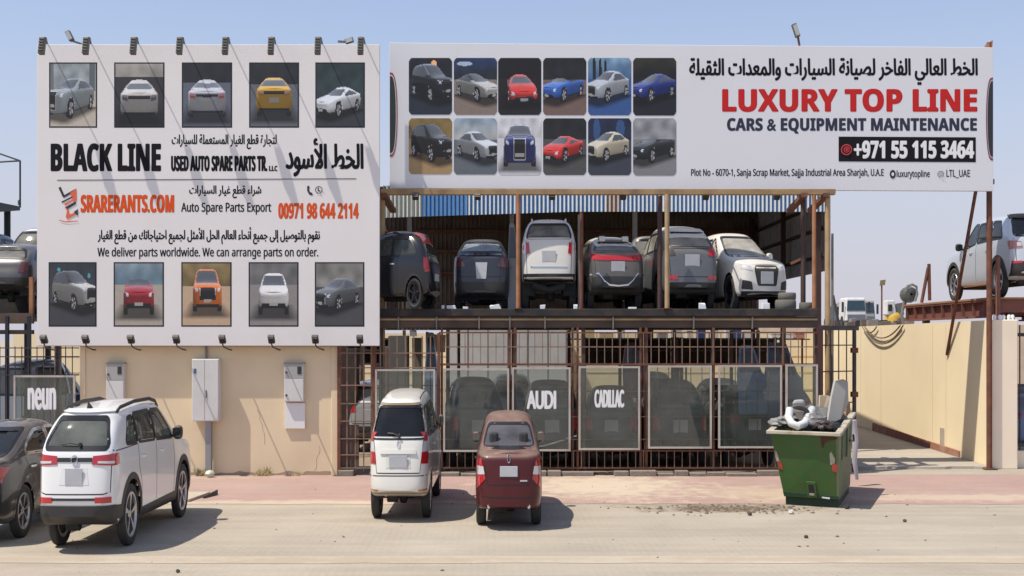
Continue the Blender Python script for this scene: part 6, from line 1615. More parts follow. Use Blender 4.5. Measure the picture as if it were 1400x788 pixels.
leaning_panel(702, 23.0, DZ, .22, 1.75, .25, mat('panel_dull_silver', (.20,.20,.19), .5, .2, var=.15), 'silver car door leaning upright between the fastback and the tall white SUV')
# deck litter
M_ty = MATS['tyre_rubber']
def loose_tyre(px, d, z, r, w, label, material=None, stand=False):
    x = px2x(px, d); t = thing('tyre', label, 'tyre', (x, d, z), 'loose tyres'); m = MB()
    pr = [(-w*.36, r*.62), (-w*.48, r*.72), (-w/2, r*.9), (-w*.4, r*.98), (0, r), (w*.4, r*.98), (w/2, r*.9), (w*.48, r*.72), (w*.36, r*.62), (-w*.36, r*.62)]
    m.lathe(pr, (x, d, z + (r if stand else w/2)), 'y' if stand else 'z', 26); m.build('tread', material or M_rubber, t, smooth=True)
M_dustyty = mat('sun_greyed_rubber', (.13,.125,.11), .9, var=.2)
loose_tyre(1074, 22.5, DZ, .20, .20, 'grey dusty tyre lying under two more beside the white front facing SUV', M_dustyty)
loose_tyre(1076, 22.55, DZ+.20, .17, .14, 'smaller grey dusty tyre lying on top of the tyre at the deck end', M_dustyty)
loose_tyre(1102, 22.5, DZ, .13, .15, 'small pale tyre at the foot of the dark brown post', M_dustyty)
def scrap(px, d, z, w, h, dp, material, label, name='scrap_sheet', cat='scrap', seed=1, group=None):
    rnd = random.Random(seed); x = px2x(px, d); m = MB()
    j = lambda: rnd.uniform(-.25, .25)
    m.hexa([(x-w/2, d-dp/2, z), (x+w/2+j()*w, d-dp/2, z), (x+w/2, d+dp/2, z), (x-w/2, d+dp/2, z)], [(x-w/2*(1+j()), d-dp/2, z+h*(1+j())), (x+w/2*(1+j()), d-dp/2, z+h*(1+j())), (x+w/2, d+dp/2, z+h), (x-w/2, d+dp/2, z+h)])
    return tag(m.build(name, material, bevel=.006), label, cat, group)
for i, (px, w, h, l) in enumerate(((617, .16, .09, 'white paper scrap on the deck beside the black hatchback wheel'), (637, .10, .06, 'small white paper scrap on the deck below the fastback'), (677, .18, .10, 'larger white paper scrap on the deck below the fastback'), (742, .10, .10, 'pale scrap under the tall white SUV'),
      (787, .08, .11, 'white scrap beside the dark red post'), (864, .14, .05, 'flat white scrap under the bronze crossover'), (960, .12, .14, 'torn white scrap under the gunmetal SUV'), (1047, .16, .13, 'pale scrap under the white front facing SUV'), (606, .05, .10, 'thin white scrap standing by the black hatchback'))):
    scrap(px, 22.4, DZ, w, h, .12, M_white_ink, l, 'paper_scrap', 'paper scrap', i)

# ---- wrecks in the yard behind the fence
W1 = dict(SUVS)
yard = 'scrapped cars in the yard behind the fence'
def wreck(px, d, label, S, paint, kx=.60, yaw=0, lampkind=0, plate=True, hl=None):
    c = place('car', label, px, d, (0, 0), yaw, kx, .62, S, paint, z=0, group=yard); std_windows(c); build_std(c, interior=False)
    if lampkind == 0: lamps(c, [(.62,.80),(.84,.76),(.84,1.06),(.70,1.10)])
    elif lampkind == 1: lamps(c, [(.52,.92),(.86,.90),(.86,1.06),(.56,1.06)])
    if plate: c.plate(.84, .46, .28)
    std_seams(c); c.patch('lower_bumper', M_black_plastic, 'R', [(-.82,.42),(.82,.42),(.82,.60),(-.82,.60)], .012)
    return c
S1 = dict(SUVS, H=1.78, zr=1.70, L=4.4)
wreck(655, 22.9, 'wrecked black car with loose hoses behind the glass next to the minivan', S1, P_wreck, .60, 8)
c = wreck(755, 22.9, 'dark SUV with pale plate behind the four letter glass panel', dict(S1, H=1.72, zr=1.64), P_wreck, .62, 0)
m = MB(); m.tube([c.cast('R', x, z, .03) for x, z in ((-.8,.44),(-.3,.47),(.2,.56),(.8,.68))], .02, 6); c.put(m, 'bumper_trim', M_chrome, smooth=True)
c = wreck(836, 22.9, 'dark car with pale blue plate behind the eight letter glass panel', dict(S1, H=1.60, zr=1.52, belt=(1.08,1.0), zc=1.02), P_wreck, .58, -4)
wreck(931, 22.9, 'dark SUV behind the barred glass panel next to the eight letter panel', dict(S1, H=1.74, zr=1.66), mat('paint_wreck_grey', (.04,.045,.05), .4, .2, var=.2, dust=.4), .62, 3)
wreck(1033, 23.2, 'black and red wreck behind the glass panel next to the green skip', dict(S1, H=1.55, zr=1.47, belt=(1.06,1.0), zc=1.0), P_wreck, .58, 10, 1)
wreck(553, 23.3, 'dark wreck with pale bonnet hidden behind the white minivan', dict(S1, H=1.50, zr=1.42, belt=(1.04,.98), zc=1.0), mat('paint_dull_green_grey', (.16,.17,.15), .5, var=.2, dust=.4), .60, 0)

wreck(700, 27.8, 'white wreck standing deep in the yard between the two lettered panels and the minivan', dict(S1, H=1.7, zr=1.62), P_cream, .60, 0, 1)
wreck(898, 27.8, 'silver wreck standing deep in the yard behind the lettered panels', dict(S1, H=1.75, zr=1.67), P_silver, .60, 0, 1)
wreck(1000, 27.6, 'white wreck standing deep in the yard beside the silver wreck', dict(S1, H=1.6, zr=1.52), P_cream, .58, 5, 1)
wreck(1085, 27.0, 'red wreck standing deep in the yard behind the narrow end panel', dict(S1, H=1.5, zr=1.42, belt=(1.04,.98), zc=1.0), P_red, .58, 0, 1)
wreck(505, 26.4, 'silver wreck deep in the yard behind the rusty grid gate', dict(S1, H=1.6, zr=1.52), P_silver, .58, 0, 1)
# white box body standing in the yard
bx0, bx1 = px2x(612, 34), px2x(776, 34)
t = thing('cargo_box', 'big pale grey cargo box standing behind the wrecks under the deck', 'cargo box', ((bx0+bx1)/2, 34, 0))
M_cargo = mat('pale_cargo_panel', (.66,.67,.69), .5, var=.04, dirt=(.44,.30,.26), dirt_amt=.3)
m = MB(); m.box(bx0, bx1, 34.0, 35.5, .55, 3.0); m.build('box_body', M_cargo, t, bevel=.04)
m = MB()
for i in range(1, 6): x = lerp(bx0, bx1, i/6); m.box(x-.008, x+.008, 33.988, 33.999, .6, 2.95)
m.build('panel_seam', mat('grey_seam', (.16,.16,.17), .6), t)
for x in (bx0+.3, bx1-.3):
    for y in (34.4, 35.1):
        m = MB(); m.lathe([(-.1,.05),(-.1,.27),(-.07,.30),(.07,.30),(.1,.27),(.1,.05)], (x, y, .30), 'x', 20); m.build('wheel', M_rubber, t, smooth=True)
m = MB(); m.box(bx0+.2, bx1-.2, 34.1, 35.4, .42, .55); m.build('chassis', M_under, t)

# shelf under the deck with boxes on it
sy = 33.5
t = thing('storage_shelf', 'long steel shelf on thin posts deep in the yard carrying boxes', 'shelf', (px2x(890, sy), sy, 0))
m = MB(); m.box(px2x(775, sy), px2x(1105, sy), sy-.2, sy+.25, 2.55, 2.585); m.build('shelf_board', M_deck, t)
for px in (780, 860, 940, 1020, 1100): x = px2x(px, sy); m = MB(); m.box(x-.025, x+.025, sy+.252, sy+.30, 0, 2.6); m.build('leg', M_rust, t)
boxm = {'w': mat('box_white', (.62,.61,.58), .7), 'c': mat('box_cream', (.56,.46,.28), .8), 'b': mat('box_blue', (.03,.07,.22), .5), 'k': mat('box_black', (.015,.015,.017), .6), 'g': mat('box_grey', (.24,.25,.27), .7), 'o': mat('box_salmon', (.50,.20,.13), .7)}
for i, (px, w, h, k, l) in enumerate(((784, .18, .17, 'w', 'white box at the billboard end of the high shelf'), (803, .26, .20, 'c', 'cream box with tape on the high shelf'), (828, .28, .12, 'c', 'low cream box on the high shelf'), (848, .16, .18, 'w', 'narrow white box on the high shelf'),
      (923, .22, .20, 'w', 'white carton on the high shelf over the barred glass panel'), (942, .12, .15, 'w', 'small white carton beside a blue bin on the high shelf'), (958, .16, .32, 'b', 'tall blue bin on the high shelf'), (975, .16, .18, 'w', 'white jug box between blue bins'), (996, .16, .22, 'w', 'white carton just before the wider blue bin'),
      (1006, .18, .22, 'b', 'wider blue bin on the high shelf'), (1025, .28, .14, 'w', 'wide white carton beside the wider blue bin'), (1068, .44, .09, 'w', 'long flat white panel lying on the high shelf'), (1092, .18, .10, 'o', 'salmon coloured box at the far end of the high shelf'), (882, .30, .16, 'k', 'black crate on the high shelf'), (905, .2, .12, 'g', 'grey parts box on the high shelf'))):
    w, h = w*1.43, h*1.43; x = px2x(px, sy); t = thing('storage_box', l, 'box', (x, sy, 2.585), 'boxes on the high shelf')
    m = MB(); m.box(x-w/2, x+w/2, sy-.18, sy+.12, 2.586, 2.586+h); m.build('box_body', boxm[k], t, bevel=.01)
    m = MB(); m.box(x-w/2-.006, x+w/2+.006, sy-.186, sy+.126, 2.586+h, 2.586+h+.015); m.build('lid', boxm[k], t)
# loose panels and drums behind the upper bars
leaning_panel(1030, 22.7, 1.1, .55, 1.35, .3, mat('pale_blue_panel', (.16,.20,.28), .4, .2, var=.1, coat=.5), 'pale blue grey car door standing high behind the bars next to the skip')
leaning_panel(1075, 22.9, .9, .75, 1.6, .35, mat('blue_grey_panel', (.10,.13,.19), .4, .2, var=.1, coat=.5), 'large blue grey car door behind the narrow end panel')
leaning_panel(868, 23.0, 1.4, .45, 1.1, .2, mat('dark_red_panel', (.10,.012,.012), .4, .2, var=.1, coat=.5), 'dark red car door behind the bars between two glass panels')
leaning_panel(590, 23.0, .8, .30, 1.9, .3, P_silver, 'narrow silver car door standing behind the gate post')
for px, w, z1, l, mm in ((480, .30, 2.35, 'dark locker behind the rusty grid gate nearest the wall', M_shed_dark), (545, .42, 2.65, 'grey tall locker behind the rusty gate', mat('locker_grey', (.13,.125,.12), .7, var=.1)), (570, .22, 2.6, 'narrow taupe locker behind the rusty gate', mat('locker_taupe', (.17,.15,.13), .7, var=.1)), (526, .16, 2.4, 'slim rose coloured locker behind the rusty gate', mat('locker_rose', (.20,.12,.11), .7))):
    d = 26.5; x = px2x(px, d); t = thing('locker', l, 'locker', (x, d, 0), 'lockers behind the rusty gate')
    m = MB(); m.box(x-w/2, x+w/2, d, d+.4, 0, z1); m.build('casing', mm, t, bevel=.008)
    m = MB(); m.box(x-w/2+.015, x+w/2-.015, d-.012, d-.001, .06, z1-.04); m.build('door', mm, t)
    m = MB(); m.box(x+w*.3, x+w*.36, d-.03, d-.012, z1*.5, z1*.5+.14); m.build('handle', M_dark_metal, t)
m = MB(); x = px2x(584, 24.5); m.tube([(x, 24.5, 0), (x, 24.5, 2.72)], .03, 8); tag(m.build('red_pipe', mat('red_pipe', (.28,.02,.02), .5)), 'thin red pipe standing behind the rusty gate', 'pipe')
scrap(601, 24.0, 2.3, .22, .32, .2, boxm['c'], 'cream carton high behind the gate post', 'storage_box', 'box', 5)
scrap(565, 22.7, 2.62, .12, .12, .1, M_white_ink, 'white junction box under the deck edge over the rusty gate', 'junction_box', 'junction box', 6)
# invented dark racks, added to darken the view behind the bars
for px, w, l in ((862, 2.4, 'added rack darkening the yard behind the bars between red door and cargo box'), (1000, 2.6, 'added rack darkening the yard behind the blue bins'), (500, 1.4, 'added rack darkening the yard behind the lockers')):
    d = 30.5; x = px2x(px, d); t = thing('filler_rack', l, 'rack', (x, d, 0), 'added dark racks in the yard')
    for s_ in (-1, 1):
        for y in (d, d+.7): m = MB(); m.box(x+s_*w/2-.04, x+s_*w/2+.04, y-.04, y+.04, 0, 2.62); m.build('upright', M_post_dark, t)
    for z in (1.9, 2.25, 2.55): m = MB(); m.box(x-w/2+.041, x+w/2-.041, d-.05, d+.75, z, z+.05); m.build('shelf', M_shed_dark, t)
    m = MB(); m.box(x-w/2+.05, x+w/2-.05, d+.70, d+.74, 1.95, 2.6); m.build('darkening_sheet', M_shed_dark, t)  # dark sheet added to black out the yard beyond
# ------------------------------------------------------------------ green skip with rubbish
M_green = mat('skip_green', (.038,.105,.020), .55, .0, var=.22, scale=2.2, dirt=(.075,.09,.03), dirt_amt=.6, dirt_scale=7, bump=.2, bscale=4)
M_skip_side = mat('skip_faded_side', (.17,.17,.10), .75, var=.3, scale=3, dirt=(.055,.12,.035), dirt_amt=.8, dirt_scale=2.5)
M_rim = mat('skip_rim', (.40,.36,.28), .75, var=.2, dirt=(.17,.08,.04), dirt_amt=.75, dirt_scale=4)
FLb, FRb, BRb, BLb = Vector((4.30,18.1,.13)), Vector((5.04,17.72,.13)), Vector((5.73,19.5,.13)), Vector((4.99,19.9,.13))
FLt, FRt, BRt, BLt = Vector((4.05,17.95,1.14)), Vector((4.95,17.45,1.14)), Vector((5.85,19.75,1.30)), Vector((4.95,20.25,1.30))
sk = thing('skip', 'battered green metal skip full of rubbish standing on the paving', 'skip', ((FLb+BRb)*.5).to_3d() * 1.0)
sk.location.z = 0; ROOT_LOC[sk.name] = Vector(sk.location)
def quad(a, b, c, d, u, v): return a.lerp(b, u).lerp(d.lerp(c, u), v)       # a,b bottom; d,c top
def wall_slab(a, b, c, d, th, name, material):
    n = (b-a).cross(d-a).normalized(); m = MB()
    m.add([a, b, c, d, a-n*th, b-n*th, c-n*th, d-n*th], [(0,1,2,3),(7,6,5,4),(0,4,5,1),(1,5,6,2),(2,6,7,3),(3,7,4,0)])
    return m.build(name, material, sk)
wall_slab(FLb, FRb, FRt, FLt, .03, 'front_panel', M_green)
wall_slab(FRb, BRb, BRt, FRt, .03, 'side_panel', M_skip_side)
wall_slab(BRb, BLb, BLt, BRt, .03, 'back_panel', M_green)
wall_slab(BLb, FLb, FLt, BLt, .03, 'side_panel', M_green)
m = MB(); m.add([FLb, FRb, BRb, BLb, FLb+Vector((0,0,.03)), FRb+Vector((0,0,.03)), BRb+Vector((0,0,.03)), BLb+Vector((0,0,.03))], [(0,3,2,1),(4,5,6,7),(0,1,5,4),(1,2,6,5),(2,3,7,6),(3,0,4,7)]); m.build('floor_plate', M_under, sk)
ctr = (FLb+FRb+BRb+BLb)/4
m = MB(); q = [p + (ctr-p)*.04 for p in (FLb, FRb, BRb, BLb)]; m.hexa([(p.x, p.y, .0) for p in q], [(p.x, p.y, .125) for p in q]); m.build('base_skid', mat('skip_base', (.012,.035,.018), .7, var=.3), sk, bevel=.008)
rim = [FLt, FRt, BRt, BLt]
for i in range(4):
    a, b = rim[i], rim[(i+1) % 4]; m = MB(); d = (b-a).normalized(); m.bar(a - d*.05, b + d*.05, .10, .055); m.build('rim', M_rim, sk, bevel=.01)
def on_front(u, v, k): n = (FRb-FLb).cross(FLt-FLb).normalized(); return quad(FLb, FRb, FRt, FLt, u, v) + n*k
def on_side(u, v, k): n = (BRb-FRb).cross(FRt-FRb).normalized(); return quad(FRb, BRb, BRt, FRt, u, v) + n*k
def plate_on(f, us, k0, k1, name, material, bev=.004):
    m = MB(); b = [f(u, v, k0) for u, v in us]; t_ = [f(u, v, k1) for u, v in us]; n = len(us)
    m.add(b + t_, [list(range(n))[::-1], [n+i for i in range(n)]] + [[i, (i+1)%n, n+(i+1)%n, n+i] for i in range(n)]); return m.build(name, material, sk, bevel=bev)
# pocket for the lifting fork
plate_on(on_front, [(.44,.02),(.61,.02),(.61,.26),(.44,.26)], .001, .025, 'fork_pocket_frame', M_green)
plate_on(on_front, [(.48,.06),(.575,.06),(.575,.22),(.48,.22)], .026, .028, 'fork_pocket_hole', M_under, 0)
plate_on(on_front, [(.485,.055),(.57,.055),(.57,.085),(.485,.085)], .029, .034, 'fork_pocket_lip', M_rim, 0)
for u, w in ((.015, .07), (.90, .085)):
    plate_on(on_front, [(u,.44),(u+w,.42),(u+w*.9,.54),(u,.56)], .002, .008, 'reflector', mat('faded_red_reflector', (.42,.06,.04), .5, var=.4, scale=30), .0)
plate_on(on_front, [(.0,.55),(.05,.53),(.04,.70),(.0,.72)], .002, .006, 'worn_patch', M_rim, 0)
plate_on(on_front, [(.87,.54),(.93,.52),(.95,.62),(.89,.74),(.865,.70)], .002, .006, 'worn_patch', M_rim, 0)
M_rustp = mat('deep_rust', (.075,.032,.02), .9, var=.4, scale=14)
plate_on(on_front, [(.74,.99),(.98,.985),(.985,.93),(.86,.90),(.80,.86),(.775,.78),(.755,.80)], .002, .010, 'rust_patch', M_rustp, 0)
plate_on(on_front, [(.0,.03),(1.,.0),(1.,.055),(.0,.085)], .002, .012, 'bottom_rail', mat('skip_dark_green', (.015,.05,.022), .7, var=.2), .003)
plate_on(on_front, [(.70,.015),(.84,.005),(.84,.03),(.70,.035)], .013, .018, 'pale_sticker', M_white_ink, 0)
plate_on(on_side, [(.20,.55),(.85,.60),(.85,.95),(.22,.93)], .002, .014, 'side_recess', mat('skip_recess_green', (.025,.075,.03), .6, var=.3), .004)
plate_on(on_side, [(.48,.52),(.56,.52),(.56,.98),(.48,.98)], .015, .04, 'side_rib', M_skip_side, .005)
m = MB(); m.tube([on_side(.55,.74,.05), on_side(.70,.70,.09), on_side(.85,.74,.05)], .018, 8); m.build('lifting_hook', M_dark_metal, sk)
def at_px(px, py, d): return P(px, py, d)
# rubbish
def bent_sheet(name, label, cat, pts, th, material, bevel=.01):
    m = MB(); n = len(pts); nn = (pts[1]-pts[0]).cross(pts[-1]-pts[0]).normalized()
    m.add(list(pts) + [p + nn*th for p in pts], [list(range(n)), [n+i for i in range(n)][::-1]] + [[i, n+i, n+(i+1)%n, (i+1)%n] for i in range(n)])
    return tag(m.build(name, material, bevel=bevel), label, cat, 'rubbish in the green skip')
M_bumper = mat('white_bumper_plastic', (.60,.61,.60), .4, var=.08, coat=.3, dirt=(.25,.22,.18), dirt_amt=.4)
t = thing('car_bumper', 'curved white car bumper with black mesh lying in the skip', 'bumper', at_px(1105, 582, 18.2), 'rubbish in the green skip')
m = MB(); path = [at_px(px, py, d) for px, py, d in ((1080,560,18.0),(1078,571,17.9),(1082,579,17.8),(1090,583,17.75),(1099,580,17.9),(1105,570,18.2),(1110,560,18.6))]
m.tube(path, .062, 10)
m.build('shell', M_bumper, t, smooth=True)
m = MB(); m.add([at_px(1081,565,17.95), at_px(1096,577,17.9), at_px(1100,562,18.2), at_px(1085,556,18.3)], [(0,1,2,3)]); m.build('grille_mesh', M_black_plastic, t)
m = MB(); m.hexa([at_px(1083,556,18.3), at_px(1101,557,18.3), at_px(1101,557,18.7), at_px(1083,556,18.7)], [at_px(1084,547,18.3), at_px(1100,546,18.3), at_px(1100,546,18.7), at_px(1084,547,18.7)]); m.build('lamp_pod', mat('grey_lamp_pod', (.30,.30,.29), .5, var=.2), t, bevel=.05, seg=3)
M_lid = mat('grey_plastic_sheet', (.34,.33,.30), .6, var=.12, dirt=(.2,.18,.15), dirt_amt=.4)
bent_sheet('plastic_sheet', 'tall grey plastic panel standing up out of the skip', 'panel', [at_px(1128,583,18.6), at_px(1147,574,18.8), at_px(1158,551,19.0), at_px(1157,522,19.0), at_px(1150,519,18.9), at_px(1139,521,18.9), at_px(1134,545,18.8)], .04, M_lid)
bent_sheet('timber_board', 'pale timber board leaning in the skip behind the grey panel', 'board', [at_px(1118,580,19.2), at_px(1131,578,19.3), at_px(1134,543,19.5), at_px(1129,541,19.5), at_px(1119,541,19.4)], .03, mat('pale_ply', (.46,.36,.24), .8, var=.1))
bent_sheet('cardboard_sheet', 'small brown cardboard sheet behind the tall grey panel in the skip', 'sheet', [at_px(1155,575,19.6), at_px(1162,572,19.7), at_px(1161,549,19.8), at_px(1156,550,19.7)], .02, mat('brown_card', (.25,.15,.08), .85))
def lump(px, py, d, r, sx, sz, material, name, label, cat, seed):
    c = at_px(px, py, d); m = MB(); n, k = 26, 16; vv = []
    for i in range(k+1):
        for j in range(n):
            th = math.pi*i/k; ph = 2*math.pi*j/n; v = Vector((math.sin(th)*math.cos(ph)*sx, math.sin(th)*math.sin(ph), math.cos(th)*sz))
            v *= r*(1 + .38*noise.noise(v*2.3 + Vector((seed*3.1, 0, 0))) + .22*noise.noise(v*6.5 + Vector((seed*1.7, 5, 0)))); vv.append(c + v)
    m.add(vv, [[i*n+j, i*n+(j+1)%n, (i+1)*n+(j+1)%n, (i+1)*n+j] for i in range(k) for j in range(n)])
    tag(m.build(name, material, smooth=True), label, cat, 'rubbish in the green skip')
lump(1112, 578, 18.1, .17, 1.2, .8, mat('grey_bag', (.16,.15,.15), .5, var=.3), 'rubbish_bag', 'grey rubbish bag beside the white bumper in the skip', 'rubbish bag', 1)
lump(1124, 583, 18.0, .13, 1.2, .8, mat('brown_bag', (.05,.035,.03), .6, var=.3), 'rubbish_bag', 'dark brown rubbish bag at the rusty rim of the skip', 'rubbish bag', 2)
lump(1133, 585, 18.1, .15, 1.2, .7, mat('black_bag', (.02,.02,.02), .4, var=.3), 'rubbish_bag', 'black rubbish bag below the tall grey panel in the skip', 'rubbish bag', 3)
lump(1072, 577, 18.4, .16, 1.4, .5, mat('pale_grey_bag', (.22,.21,.20), .6, var=.3), 'rubbish_bag', 'flat pale rubbish bag at the near corner of the skip', 'rubbish bag', 4)
lump(1117, 573, 19.0, .28, 1.6, .7, mat('dark_grey_bag', (.10,.10,.10), .6, var=.2), 'rubbish_bag', 'big dark grey rubbish bag deep in the middle of the skip', 'rubbish bag', 5)
m = MB(); p = at_px(1167, 625, 20.4); m.tube([(p.x-.02, p.y, 1.15), (p.x+.03, p.y, .8), (p.x, p.y-.05, .45), (p.x+.06, p.y, .12)], .07, 8, .03)
tag(m.build('plastic_film', mat('pale_film', (.48,.45,.48), .4, var=.1), smooth=True), 'strip of pale plastic film hanging at the gate post behind the skip', 'plastic film')

m = MB(); q0 = at_px(1098, 570, 18.9); m.box(q0.x-.02, q0.x+.34, q0.y, q0.y+.35, 1.0, 1.38); m.xform(Matrix.Translation(q0) @ Matrix.Rotation(.25, 4, 'Y') @ Matrix.Translation(-q0))
tag(m.build('cardboard_box', mat('box_card_brown', (.27,.18,.10), .85, var=.15), bevel=.01), 'brown cardboard box sunk in the skip behind the white bumper', 'box', 'rubbish in the green skip')
m = MB(); q0 = at_px(1091, 571, 18.25); m.lathe([(-.05,.09),(-.07,.13),(-.05,.19),(0,.205),(.05,.19),(.07,.13),(.05,.09),(-.05,.09)], q0, 'y', 22)
tag(m.build('small_tyre', M_rubber, smooth=True), 'small black tyre lying inside the curve of the white bumper in the skip', 'tyre', 'rubbish in the green skip')

# spilled soil, stones and crumbs on the paving
rnd = random.Random(21); m = MB()
def clod(x, y, r):
    n = 6; a0 = rnd.uniform(0, 6)
    base = [(x + r*math.cos(a0+2*math.pi*i/n)*rnd.uniform(.7,1.2), y + r*math.sin(a0+2*math.pi*i/n)*rnd.uniform(.7,1.3), .003) for i in range(n)]
    m.add(base + [(x + r*.15, y, r*rnd.uniform(.5,.95))], [[i, (i+1)%n, n] for i in range(n)])
for i in range(300):
    x = rnd.gauss(3.5, .65); y = rnd.gauss(17.6, .24); clod(x, y, abs(rnd.gauss(0, .016)) + .006)
for i in range(130):
    x = rnd.uniform(-8, 10); y = rnd.uniform(12.6, 20.5); clod(x, y, abs(rnd.gauss(0, .012)) + .005)
tag(m.build('debris', mat('soil_crumbs', (.12,.09,.065), .95, var=.5, scale=20), origin=(0,0,0)), kind='stuff')
for px, py, r, col, l in ((1102, 736, .03, (.06,.05,.04), 'dark stone lying alone on the paving in front of the skip'), (1082, 703, .045, (.5,.48,.44), 'white lump in the soil at the foot of the skip'), (1025, 705, .035, (.06,.05,.045), 'dark stone at the edge of the spilled soil'), (1158, 696, .05, (.03,.03,.03), 'black lump in the shadow beside the skip'),
                          (1237, 714, .03, (.08,.07,.06), 'small dark stone on the open paving beyond the skip'), (243, 783, .025, (.05,.05,.04), 'dark stone at the kerb strip below the white SUV')):
    c = P(px, py, ground_d(py)); mm = MB(); vv = []; n, k = 8, 5
    for i in range(k+1):
        for j in range(n):
            th = math.pi*i/k; ph = 2*math.pi*j/n; v = Vector((math.sin(th)*math.cos(ph), math.sin(th)*math.sin(ph), math.cos(th)*.75))
            vv.append(Vector((c.x, c.y, r*.7)) + v*r*(1+.4*noise.noise(v*1.7+Vector((px,0,0)))))
    mm.add(vv, [[i*n+j, i*n+(j+1)%n, (i+1)*n+(j+1)%n, (i+1)*n+j] for i in range(k) for j in range(n)])
    tag(mm.build('stone', mat('stone_%d' % int(col[0]*100), col, .9, var=.3)), l, 'stone')

# ------------------------------------------------------------------ driveway end: posts, steel platform with the silver SUV
def post_thing(name, label, pts, r, material, cat='post', group=None):
    t = thing(name, label, cat, pts[0], group); m = MB(); m.tube(pts, r, 10); m.build('shaft', material, t, smooth=True); return t
x = px2x(1352.5, 23.03)
t = post_thing('steel_post', 'tall rusty post under the long billboard in front of the cream wall end', [(x, 23.03, 0), (x, 23.03, 8.40)], .055, M_rust)
m = MB(); m.box(x-.12, x+.12, 22.91, 23.09, .005, .03); m.build('base_plate', M_rust, t)
m = MB(); m.box(x-.05, x+.05, 22.90, 22.98, 5.6, 5.7); m.build('bracket', M_rust, t)
m = MB(); m.hexa([(x-.07,22.98,8.1),(x+.03,22.98,8.1),(x+.03,23.08,8.1),(x-.07,23.08,8.1)],[(x-.07,22.98,8.36),(x+.05,22.98,8.44),(x+.05,23.08,8.44),(x-.07,23.08,8.36)]); m.build('top_lug', M_rust_light, t)
a = P(1334, 262, 22.95); b = Vector((9.53, 25.3, py2z(485, 25.3)))
post_thing('steel_brace', 'long thin rusty brace slanting from the billboard down to the cream wall', [tuple(a), tuple(b)], .035, M_rust, 'brace')
px_ = px2x(1362, 23.3); post_thing('steel_stub', 'short rusty stub post standing on the cream wall end before the silver SUV', [(px_, 23.22, 2.93), (px_, 23.22, 4.20)], .045, mat('rose_rust', (.20,.085,.06), .8, var=.3), 'post')

t = thing('steel_platform', 'rust red steel platform above the cream wall carrying the silver SUV', 'platform', (11.5, 25.5, 2.95))
M_redsteel = mat('red_oxide_steel', (.20,.075,.055), .8, var=.25, scale=3, dirt=(.09,.04,.03), dirt_amt=.6, dirt_scale=2)
M_deckplate = mat('orange_rust_plate', (.36,.17,.085), .9, var=.25, scale=3, dirt=(.17,.09,.05), dirt_amt=.5)
m = MB(); m.box(9.62, 16, 23.3, 28.4, 3.36, 3.40); m.build('deck_plate', M_deckplate, t)
for x_ in (9.72, 12.5, 15.5):
    m = MB(); m.box(x_-.09, x_+.09, 23.35, 28.35, 3.32, 3.358); m.box(x_-.015, x_+.015, 23.35, 28.35, 3.04, 3.319); m.box(x_-.09, x_+.09, 23.35, 28.35, 3.0, 3.039); m.build('main_beam', M_redsteel, t)
for y_ in (23.4, 26, 28.3):
    m = MB(); m.box(9.82, 15.95, y_-.06, y_+.06, 3.10, 3.355); m.build('cross_beam', M_redsteel, t)
m = MB()
for i in range(9): y_ = lerp(23.6, 28.2, i/8); m.box(9.63, 9.70, y_-.012, y_+.012, 3.042, 3.318)
m.build('stiffener', M_redsteel, t)
for x_, y_ in ((10.12, 23.5), (10.12, 28.2), (14, 23.5), (14, 28.2)):
    m = MB(); m.box(x_-.07, x_+.07, y_-.07, y_+.07, 0, 3.095); m.build('leg', M_dark_metal, t)
a, b = P(1265, 360, 27.6), P(1264, 412, 27.6)
for (p0, p1), l in ((((1270, 361), (1271, 411)), 'upright rusty rod on the far end of the red steel platform'), (((1269, 366), (1260, 414)), 'slanting rusty rod leaning on the upright one at the far platform end')):
    post_thing('steel_rod', l, [tuple(P(*p0, 27.8)), tuple(P(*p1, 27.8))], .04, M_rust, 'rod')
S = dict(SUVS, L=4.5, W=1.86, H=1.72, zb=.28, rb=.42, belt=(1.16,1.06), yg=.10, yr=.44, zr=1.64, wt=.78, yw1=2.65, yw0=3.40, zc=1.10, zh=1.0, R=.37, Ra=.435, ya=.86, yf=3.62, cladding=.065)
c = place('parked_car', 'silver SUV parked high on the rust red steel platform', 1368, 23.75, (-.80, .86), 2, .56, .80, S, mat('paint_bright_silver', (.56,.58,.61), .26, .2, var=.04, coat=.9, dust=.12), z=3.405, group=None, glass=glass_mat('blue_grey_glass', (.22,.25,.27), dusty=.10))
std_windows(c); c.finish_hull(); c.wheels(M_alloy, 6); c.underbody(); c.interior(2)
lamps(c, [(.50,.98),(.90,.94),(.92,1.12),(.56,1.10)], [(.14,.95),(.30,1.0),(.34,1.12),(.14,1.12)], [(.54,1.01),(.70,1.0),(.70,1.08),(.56,1.07)], mat('pink_lamp', (.40,.16,.14), .15, coat=1))
m = MB(); c.patch_mb(m, 'R', [(-.90,.42),(.90,.42),(.84,.70),(-.84,.70)], .014); c.put(m, 'lower_bumper', M_black_plastic, smooth=True)
for sg in (1, -1): c.patch('reflector', M_red_lamp, 'R', [(sg*.55,.66),(sg*.84,.66),(sg*.84,.71),(sg*.55,.71)], .02)
std_seams(c); c.mirrors(M_black_plastic); c.handles((1.35, 2.35), 1.0); c.plate(.84, .46, .16)
m = MB(); c.patch_mb(m, 'R', [(-.66,1.58),(.66,1.58),(.60,1.66),(-.60,1.66)], .04); c.put(m, 'roof_spoiler', M_black_plastic, smooth=True)
